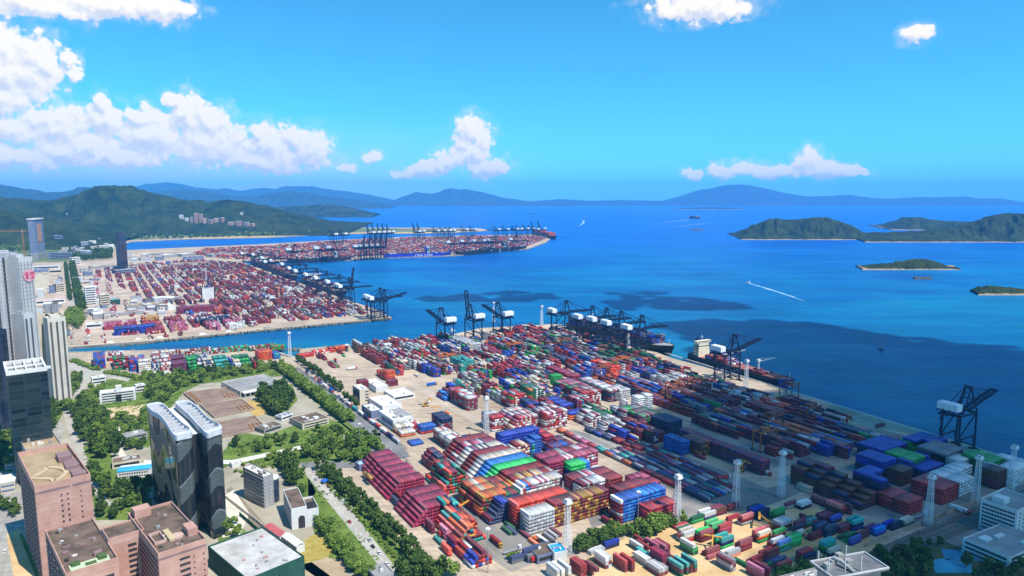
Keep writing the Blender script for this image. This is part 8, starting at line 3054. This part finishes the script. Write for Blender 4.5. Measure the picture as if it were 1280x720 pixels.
def build_trees():
	def key(t):
		px, py = PROJ(t[0], t[1], 4)
		d = math.hypot(t[0], t[1], CAM_H)
		vis = 1 if (-10 < px < 1290 and py < 735) else .02
		return -t[2] * (0.45 if t[3] == 'bush' else 1) * vis / d
	TREES.sort(key=key)
	for (x, y, s, kind, var, grp, lab) in TREES[:295]:
		cm, tm = TREEM[kind, var]
		nm = 'bush' if kind == 'bush' else 'tree'
		root = empty(nm, (x, y, 0), random.uniform(0, 6.28))
		root.scale = (s, s, s * random.uniform(.85, 1.15))
		tag(root, lab if kind != 'bush' else lab.replace('tree ', 'bush '), nm, grp)
		for n, me in (('crown', cm), ('trunk', tm)):
			o = bpy.data.objects.new(n, me)
			col.objects.link(o)
			o.parent = root
	# the remaining woods, one object
	rest = TREES[295:]
	data = {}
	for k, (cm, tm) in TREEM.items():
		nv = len(cm.vertices)
		co = np.empty(nv * 3, dtype=np.float32)
		cm.vertices.foreach_get('co', co)
		at = np.empty(len(cm.polygons) * 4, dtype=np.float32)
		cm.attributes['Col'].data.foreach_get('color', at)
		data[k] = (co.reshape(-1, 3), at.reshape(-1, 4))
	for kinds, mat in ((('round', 'bush'), M_LEAF), (('dark', 'slim'), M_LEAFD)):
		V, C = [], []
		for (x, y, s, kind, var, grp, lab) in rest:
			if kind not in kinds:
				continue
			co, at = data[kind, var]
			a = random.uniform(0, 6.28)
			ca, sa = math.cos(a), math.sin(a)
			c = co * s
			V.append(np.stack([c[:, 0] * ca - c[:, 1] * sa + x, c[:, 0] * sa + c[:, 1] * ca + y, c[:, 2]], axis=1))
			C.append(np.clip(at + random.uniform(-.12, .12), 0, 1))
		if not V:
			continue
		V = np.concatenate(V)
		C = np.concatenate(C)
		me = bpy.data.meshes.new('woodland')
		nf = len(V) // 4
		me.vertices.add(len(V))
		me.vertices.foreach_set('co', V.astype(np.float32).ravel())
		me.loops.add(len(V))
		me.loops.foreach_set('vertex_index', np.arange(len(V), dtype=np.int32))
		me.polygons.add(nf)
		me.polygons.foreach_set('loop_start', np.arange(0, len(V), 4, dtype=np.int32))
		me.polygons.foreach_set('loop_total', np.full(nf, 4, dtype=np.int32))
		me.update(calc_edges=True)
		a2 = me.attributes.new('Col', 'FLOAT_COLOR', 'FACE')
		a2.data.foreach_set('color', C.astype(np.float32).ravel())
		me.materials.append(mat)
		o = bpy.data.objects.new('woodland', me)
		col.objects.link(o)
		tag(o, None, None, None, 'stuff')
	print('TREES', len(TREES))
# undergrowth and rough grass tufts
def undergrowth(polys, per, size, hmax, mat, seed):
	rnd = random.Random(seed)
	mb = MB()
	for poly_px in polys:
		P = [G(*p) for p in poly_px]
		xs = [p.x for p in P]
		ys = [p.y for p in P]
		area = abs(sum(P[i].x * P[(i + 1) % len(P)].y - P[(i + 1) % len(P)].x * P[i].y for i in range(len(P)))) / 2
		for _ in range(int(area / per * 1.5)):
			x, y = rnd.uniform(min(xs), max(xs)), rnd.uniform(min(ys), max(ys))
			if not inpoly(x, y, P):
				continue
			hz = hmax * max(0, .25 + noise.noise(Vector((x / 9, y / 9, seed))) * 1.4)
			if hz < .15:
				continue
			nq = 5
			for _ in range(nq):
				c = Vector((x + rnd.uniform(-1.4, 1.4), y + rnd.uniform(-1.4, 1.4), rnd.uniform(.1, hz)))
				nm = Vector((rnd.uniform(-.8, .8), rnd.uniform(-.8, .8), 1)).normalized()
				u = nm.cross(Vector((rnd.uniform(-1, 1), rnd.uniform(-1, 1), .2))).normalized()
				v = nm.cross(u)
				s = size * rnd.uniform(.6, 1.3)
				g = min(1, max(0, rnd.gauss(.5, .2)))
				mb.face([c - u * s - v * s * .6, c + u * s * .3 - v * s, c + u * s + v * s * .5, c - u * s * .3 + v * s], (g, g, g))
	o = mb.build('undergrowth', mat)
	tag(o, None, None, None, 'stuff')
undergrowth([[(300, 542), (330, 547), (400, 524), (430, 532), (474, 542), (440, 541), (380, 553), (292, 573), (282, 562)],
			 [(390, 556), (470, 546), (476, 566), (462, 580), (360, 580), (340, 584), (300, 592), (292, 582), (380, 561)],
			 [(388, 600), (402, 612), (476, 702), (480, 730), (440, 715), (404, 690), (387, 640)],
			 [(396, 584), (414, 592), (545, 725), (508, 725), (390, 590)],
			 [(120, 478), (200, 472), (345, 458), (350, 470), (250, 480), (228, 490), (203, 520), (186, 556), (150, 545), (125, 505)],
			 [(100, 562), (126, 556), (136, 600), (186, 612), (188, 640), (122, 648), (112, 600)],
			 [(345, 463), (353, 462), (466, 546), (462, 556), (445, 545)]], 9, .75, 1.6, M_LEAF, 2)
undergrowth([[(1090, 702), (1146, 690), (1156, 712), (1154, 730), (1080, 730)]], 8, .7, 1.6, M_LEAFD, 3)
build_trees()

# ------------------------------------------------------------------ vehicles and street furniture
def car_meshes():
	body = MB()
	body.box(-2.2, -.9, .35, 2.2, .9, .95)
	body.prism([(-1.5, -.8), (1.1, -.8), (1.1, .8), (-1.5, .8)], .95, 1.0)
	body.box(-1.25, -.72, 1.40, .55, .72, 1.48)
	glass = MB()
	a = [(-1.7, -.8, .95), (1.2, -.8, .95), (1.2, .8, .95), (-1.7, .8, .95)]
	b = [(-1.25, -.7, 1.41), (.55, -.7, 1.41), (.55, .7, 1.41), (-1.25, .7, 1.41)]
	for i in range(4):
		j = (i + 1) % 4
		glass.face([a[i], a[j], b[j], b[i]])
	wh = MB()
	wh.cyl((0, -.12, 0), (0, .12, 0), .34, n=10)
	return body, glass, wh
_b, _g, _w = car_meshes()
CARW, CARG = _w.mesh('wheel', M_GLASS), _g.mesh('window', M_GLASS)
CARB = {}
CARCOL = {'white': (.7, .7, .7), 'silver': (.4, .41, .42), 'black': (.02, .02, .022), 'red': (.4, .03, .03), 'blue': (.03, .08, .3)}
def car(px, py, ang, cname, label, group):
	if cname not in CARB:
		CARB[cname] = _b.mesh('body', pbr('car_' + cname, CARCOL[cname], .3, .08, .5, spec=.5))
	root = empty('car', G(px, py, .09), ang)
	root.scale = (1.05,) * 3
	tag(root, label, 'car', group)
	for n, me, loc in [('body', CARB[cname], (0, 0, 0)), ('window', CARG, (0, 0, 0))] + [('wheel', CARW, (x, y, .34)) for x in (-1.35, 1.35) for y in (-.86, .86)]:
		o = bpy.data.objects.new(n, me)
		col.objects.link(o)
		o.location = loc
		o.parent = root
rnd = random.Random(17)
RA = R(-57)
a, b = G(395, 584), G(430, 622)
for i in range(14):
	t = (i + .5) / 14
	c = ['white', 'silver', 'black', 'white', 'silver', 'red', 'white'][i % 7]
	px, py = 391 + (440 - 391) * t, 589 + (640 - 589) * t
	car(px + 1.5, py - 1, RA + R(90), c, f'{c} parked car on the right verge of the lower road, {ordinal(i)} from the far end', 'cars parked beside the lower road')
for i, (px, py, c) in enumerate([(437, 653, 'red'), (410, 618, 'white'), (462, 676, 'silver'), (466, 684, 'black'), (474, 692, 'white'), (395, 600, 'silver'), (484, 706, 'white')]):
	car(px, py, RA, c, f'{c} car driving on the lower road, {ordinal(i)} listed by distance' if False else f"{c} car on the lower road, {['beside the first belt bush', 'near the junction end', 'halfway down its lower part', 'just behind the silver car', 'three quarters down', 'closest to the junction', 'nearest the bottom edge'][i]}", 'cars on the lower road')
for i, (px, py, c) in enumerate([(400, 492, 'white'), (430, 512, 'silver'), (455, 536, 'black'), (472, 556, 'white'), (488, 566, 'red'), (440, 524, 'blue')]):
	car(px, py, RA, c, f"{c} car on the avenue, {['far up', 'beside the office tower', 'by the cream roofed office', 'before the junction', 'at the junction', 'left lane by the offices'][i]}", 'cars on the avenue')
for i, (px, py, c) in enumerate([(128, 603, 'white'), (96, 500, 'white'), (88, 515, 'silver'), (110, 600, 'black'), (12, 610, 'black'), (10, 640, 'white'), (18, 625, 'silver'), (6, 690, 'white')]):
	car(px, py, R(120), c, f"{c} car {['on the lane below the blue roof', 'on the bend beside the school drive', 'lower on the bending road', 'beside the tall pink tower', 'in the forecourt left of the pink tower', 'by the left edge trees', 'in the middle of the left forecourt', 'at the lower left edge'][i]}", 'cars on the city lanes')
# lorries
def lorry_parts(c):
	P = []
	mb = MB()
	mb.box(5.2, -1.2, .9, 7.4, 1.2, 3.4)
	P.append(('cab', mb, pbr('lorry_cab_' + str(c), c, .4, .1, .5)))
	mb = MB()
	mb.box(7.38, -1.0, 2.1, 7.46, 1.0, 3.0)
	P.append(('windscreen', mb, M_GLASS))
	mb = MB()
	mb.box(-7.0, -.9, .9, 5.2, .9, 1.35)
	P.append(('chassis', mb, M_GREYSTEEL))
	for x in (-5.6, -4.2, 3.2, 6.3):
		for y in (-1.0, 1.0):
			mb = MB()
			mb.cyl((x, y - .18, .52), (x, y + .18, .52), .52, n=10)
			P.append(('wheel', mb, M_GLASS))
	return P
LORRY = {}
def lorry(px, py, ang, cabc, box, label, group):
	key = (cabc, box)
	if key not in LORRY:
		ps = lorry_parts(cabc)
		if box:
			mb = MB()
			mb.box(-7.1, -1.22, 1.4, 5.0, 1.22, 4.0)
			ps.append(('cargo_box', mb, pbr('cargo_box_' + box, COL[box], .55, .15, .5)))
		LORRY[key] = [(n, m.mesh(n, mt)) for n, m, mt in ps]
	root = empty('lorry', G(px, py, .09), ang)
	tag(root, label, 'lorry', group)
	for n, me in LORRY[key]:
		o = bpy.data.objects.new(n, me)
		col.objects.link(o)
		o.parent = root
WC, RC, BC = (.65, .65, .65), (.45, .04, .04), (.04, .12, .4)
bx = ['navy', None, 'maroon', 'white', 'blue', None, 'light grey', 'white', 'teal', 'white', 'navy', 'white', 'red', 'white', 'navy', 'light grey']
for i in range(16):
	t = i / 15
	px, py = 384 + (495 - 384) * t + .5, 467 + (553 - 467) * t
	lorry(px, py, RA, [WC, RC, BC][i % 3], bx[i], f"lorry {'with a ' + bx[i] + ' box' if bx[i] else 'without a load'} parked beside the avenue, {ordinal(i)} from the far end", 'lorries parked along the avenue')
yard = [(520, 470, 1), (540, 482, 0), (560, 520, 1), (600, 560, 0), (530, 505, 0), (590, 700, 1), (560, 668, 0), (530, 622, 1), (640, 690, 0), (745, 590, 0), (770, 640, 0), (760, 655, 1), (700, 545, 0), (840, 575, 1), (905, 600, 0), (955, 592, 1), (1000, 590, 0), (1030, 585, 1), (925, 588, 0), (1120, 560, 0),
		(800, 440, 1), (822, 450, 0), (860, 462, 1), (900, 478, 0), (960, 492, 1), (1010, 508, 0), (1060, 523, 1), (1100, 534, 0), (715, 413, 1), (735, 419, 0), (420, 452, 1), (440, 462, 0), (480, 500, 0), (500, 515, 1), (880, 668, 0), (1010, 652, 1), (1150, 646, 0), (620, 680, 1), (675, 700, 0), (1200, 640, 1)]
for i, (px, py, q) in enumerate(yard):
	bxc = [None, 'maroon', 'red', 'blue', None, 'white', 'orange', 'dark red'][(i * 3) % 8]
	lorry(px, py, YA + (0 if q else R(90)), [WC, (.5, .25, .03), WC, RC][i % 4], bxc, f"yard lorry {'carrying a ' + bxc + ' box' if bxc else 'running empty'} on the port lanes, {ordinal(sorted(range(len(yard)), key=lambda k: yard[k][0]).index(i))} from the left", 'lorries on the port lanes')
def stacker_parts():
	mo = pbr('stacker_yellow', (0.60, 0.30, 0.03), .5, .15, .5)
	P = []
	mb = MB()
	mb.box(-3.6, -1.5, .9, 3.2, 1.5, 2.0)
	mb.box(-3.9, -1.3, 2.0, -1.6, 1.3, 3.0)
	P.append(('chassis', mb, mo))
	mb = MB()
	mb.box(-1.2, -1.0, 2.0, .6, 1.0, 4.0)
	P.append(('cab', mb, M_GLASS))
	mb = MB()
	mb.beam((-2.6, 0, 3.2), (6.0, 0, 9.5), .9)
	P.append(('boom', mb, mo))
	mb = MB()
	mb.box(5.5, -6.0, 8.2, 7.0, 6.0, 8.8)
	mb.beam((6.2, 0, 8.6), (6.2, 0, 9.6), .7)
	P.append(('spreader', mb, mo))
	for x in (-2.4, 2.2):
		for y in (-1.5, 1.5):
			mb = MB()
			mb.cyl((x, y - .35, .85), (x, y + .35, .85), .85, n=12)
			P.append(('wheel', mb, M_GLASS))
	return [(n, m.mesh(n, mt)) for n, m, mt in P]
STK = stacker_parts()
for px, py, an, lab in [(532, 508, 20, 'yellow reach stacker on the bare ground behind the white port offices'), (545, 520, 100, 'yellow reach stacker close to the red scrap by the navy topped stack'), (612, 575, 60, 'yellow reach stacker on the sunlit road left of the navy long stack'), (572, 640, -30, 'yellow reach stacker left of the orange topped stack'),
						(590, 690, 120, 'yellow reach stacker in front of the low container rows'), (756, 668, 10, 'yellow reach stacker between the hedge and the blue stack'), (890, 690, 70, 'yellow reach stacker among the loose boxes on the sand'), (960, 660, 160, 'yellow reach stacker at the shade edge of the sandy lot'),
						(925, 590, 30, 'yellow reach stacker in front of the purple row'), (1040, 590, 200, 'yellow reach stacker on the shaded cross road'), (640, 470, 45, 'yellow reach stacker far back between mixed stacks'), (470, 450, 90, 'yellow reach stacker near the corner stacks by the channel')]:
	root = empty('reach_stacker', G(px, py, .06), R(an))
	tag(root, lab, 'reach stacker', 'reach stackers of the yard')
	for n, me in STK:
		o = bpy.data.objects.new(n, me)
		col.objects.link(o)
		o.parent = root
# blue and striped canopies on the verge
p = G(406, 604)
root = empty('canopy', p, RA)
tag(root, 'small bright blue canopy on the right verge of the lower road', 'canopy')
mb = MB()
for x in (-2.5, 2.5):
	for y in (-2, 2):
		mb.beam((x, y, 0), (x, y, 2.6), .15)
mb.build('canopy_frame', M_GREYSTEEL, root)
mb = MB()
for (q, r_) in (((-3, -2.6), (3, -2.6)), ((3, -2.6), (3, 2.6)), ((3, 2.6), (-3, 2.6)), ((-3, 2.6), (-3, -2.6))):
	mb.face([(*q, 2.6), (*r_, 2.6), (0, 0, 3.6)])
mb.build('canopy_cloth', pbr('blue_cloth', (.02, .12, .6), .7, .1, .5), root)
# tarpaulins, a pool and awnings near the school
for poly, h, c, lab in [([(103, 493), (114, 490), (115, 496), (106, 500), (102, 498)], .3, (.02, .42, .62), 'bright blue swimming pool cover beside the bending road'), ([(62, 500), (74, 499), (75, 506), (65, 507)], .3, (.03, .40, .62), 'blue pool at the foot of the green glass tower')]:
	P = [G(x, y, 0) for x, y in poly]
	o0 = P[0]
	root = empty('garden_pool', o0)
	tag(root, lab, 'pool')
	mb = MB()
	mb.prism([(p_.x - o0.x, p_.y - o0.y) for p_ in P], 0.05, h + .1)
	mb.build('pool_water', pbr('pool_%d' % int(c[1] * 100), c, .2, .08, .2), root)
	mb = MB()
	for i in range(len(P)):
		q, r_ = P[i] - o0, P[(i + 1) % len(P)] - o0
		mb.beam((q.x, q.y, .25), (r_.x, r_.y, .25), .8, .6)
	mb.build('pool_edge', M_PALE, root)
# railway, fences and walls
for off in (0, 1):
	pass
def rail(p0, p1, label):
	a, b = G(*p0), G(*p1)
	d = (b - a).normalized()
	n = Vector((-d.y, d.x, 0))
	root = empty('railway_track', a, math.atan2(d.y, d.x))
	tag(root, label, 'railway track')
	Ln = (b - a).length
	for s in (-.75, .75):
		mb = MB()
		mb.box(0, s - .07, .12, Ln, s + .07, .34)
		mb.build('rail', M_GREYSTEEL, root)
	mb = MB()
	k = 0
	while k < Ln:
		mb.box(k, -1.3, .065, k + .3, 1.3, .13)
		k += 1.6
	o = mb.build('sleepers', M_QUAY, root)
	o['kind'] = 'stuff'
rail((1100, 696), (1290, 611), 'railway track nearest the port wall at the lower right')
rail((1106, 700), (1290, 617), 'railway track nearest the white office at the lower right')
def fence(pts, h, label, mat, post=6.0, solid=False, name='fence', group=None):
	root = empty(name, G(*pts[0]))
	o0 = root.location.copy()
	tag(root, label, name.replace('_', ' '), group)
	mb = MB()
	pm = []
	for i in range(len(pts) - 1):
		a, b = G(*pts[i]) - o0, G(*pts[i + 1]) - o0
		if solid:
			mb.beam(a + Vector((0, 0, h / 2)), b + Vector((0, 0, h / 2)), .35, h)
		else:
			for z in (.35 * h, .9 * h):
				mb.beam(a + Vector((0, 0, z)), b + Vector((0, 0, z)), .18, .28)
		k = max(1, int((b - a).length / post))
		for q in range(k):
			pm.append(a.lerp(b, q / k))
	mb.build('panel' if solid else 'rail', mat, root)
	post_m = MB()
	post_m.box(-.3, -.3, 0, .3, .3, h + .2)
	me = post_m.mesh('post', mat)
	for q in pm[:96]:
		o = bpy.data.objects.new('post', me)
		col.objects.link(o)
		o.parent = root
		o.location = q
fence([(1082, 684), (1152, 655), (1300, 596)], 3.0, 'pale concrete wall between the shaded yard and the railway', M_CONC, 7, True, 'boundary_wall')
fence([(1150, 668), (1242, 626)], 3.2, 'low wall beyond the railway towards the white office', M_QUAY, 7, True, 'boundary_wall')
fence([(985, 636), (1060, 612), (1086, 584)], 2.4, 'dark fence between the sandy lot and the shaded yard', M_DARKREC, 5)
fence([(505, 572), (560, 640), (600, 690)], 2.2, 'thin fence left of the yard road', M_GREYSTEEL, 9)
fence([(372, 460), (510, 563)], 2.4, 'pale fence on the right kerb of the avenue', M_GREYSTEEL, 7)
fence([(300, 645), (352, 690), (380, 712)], 3.0, 'dark green hedge fence along the brown compound road', M_NET, 8, True)
fence([(272, 615), (345, 672)], 2.5, 'pale low wall beside the brown compound road', M_PALE, 8, True, 'boundary_wall')
fence([(400, 664), (428, 694), (434, 712)], 2.4, 'pale fence around the yellow lot', M_PALE, 5)
build_containers()
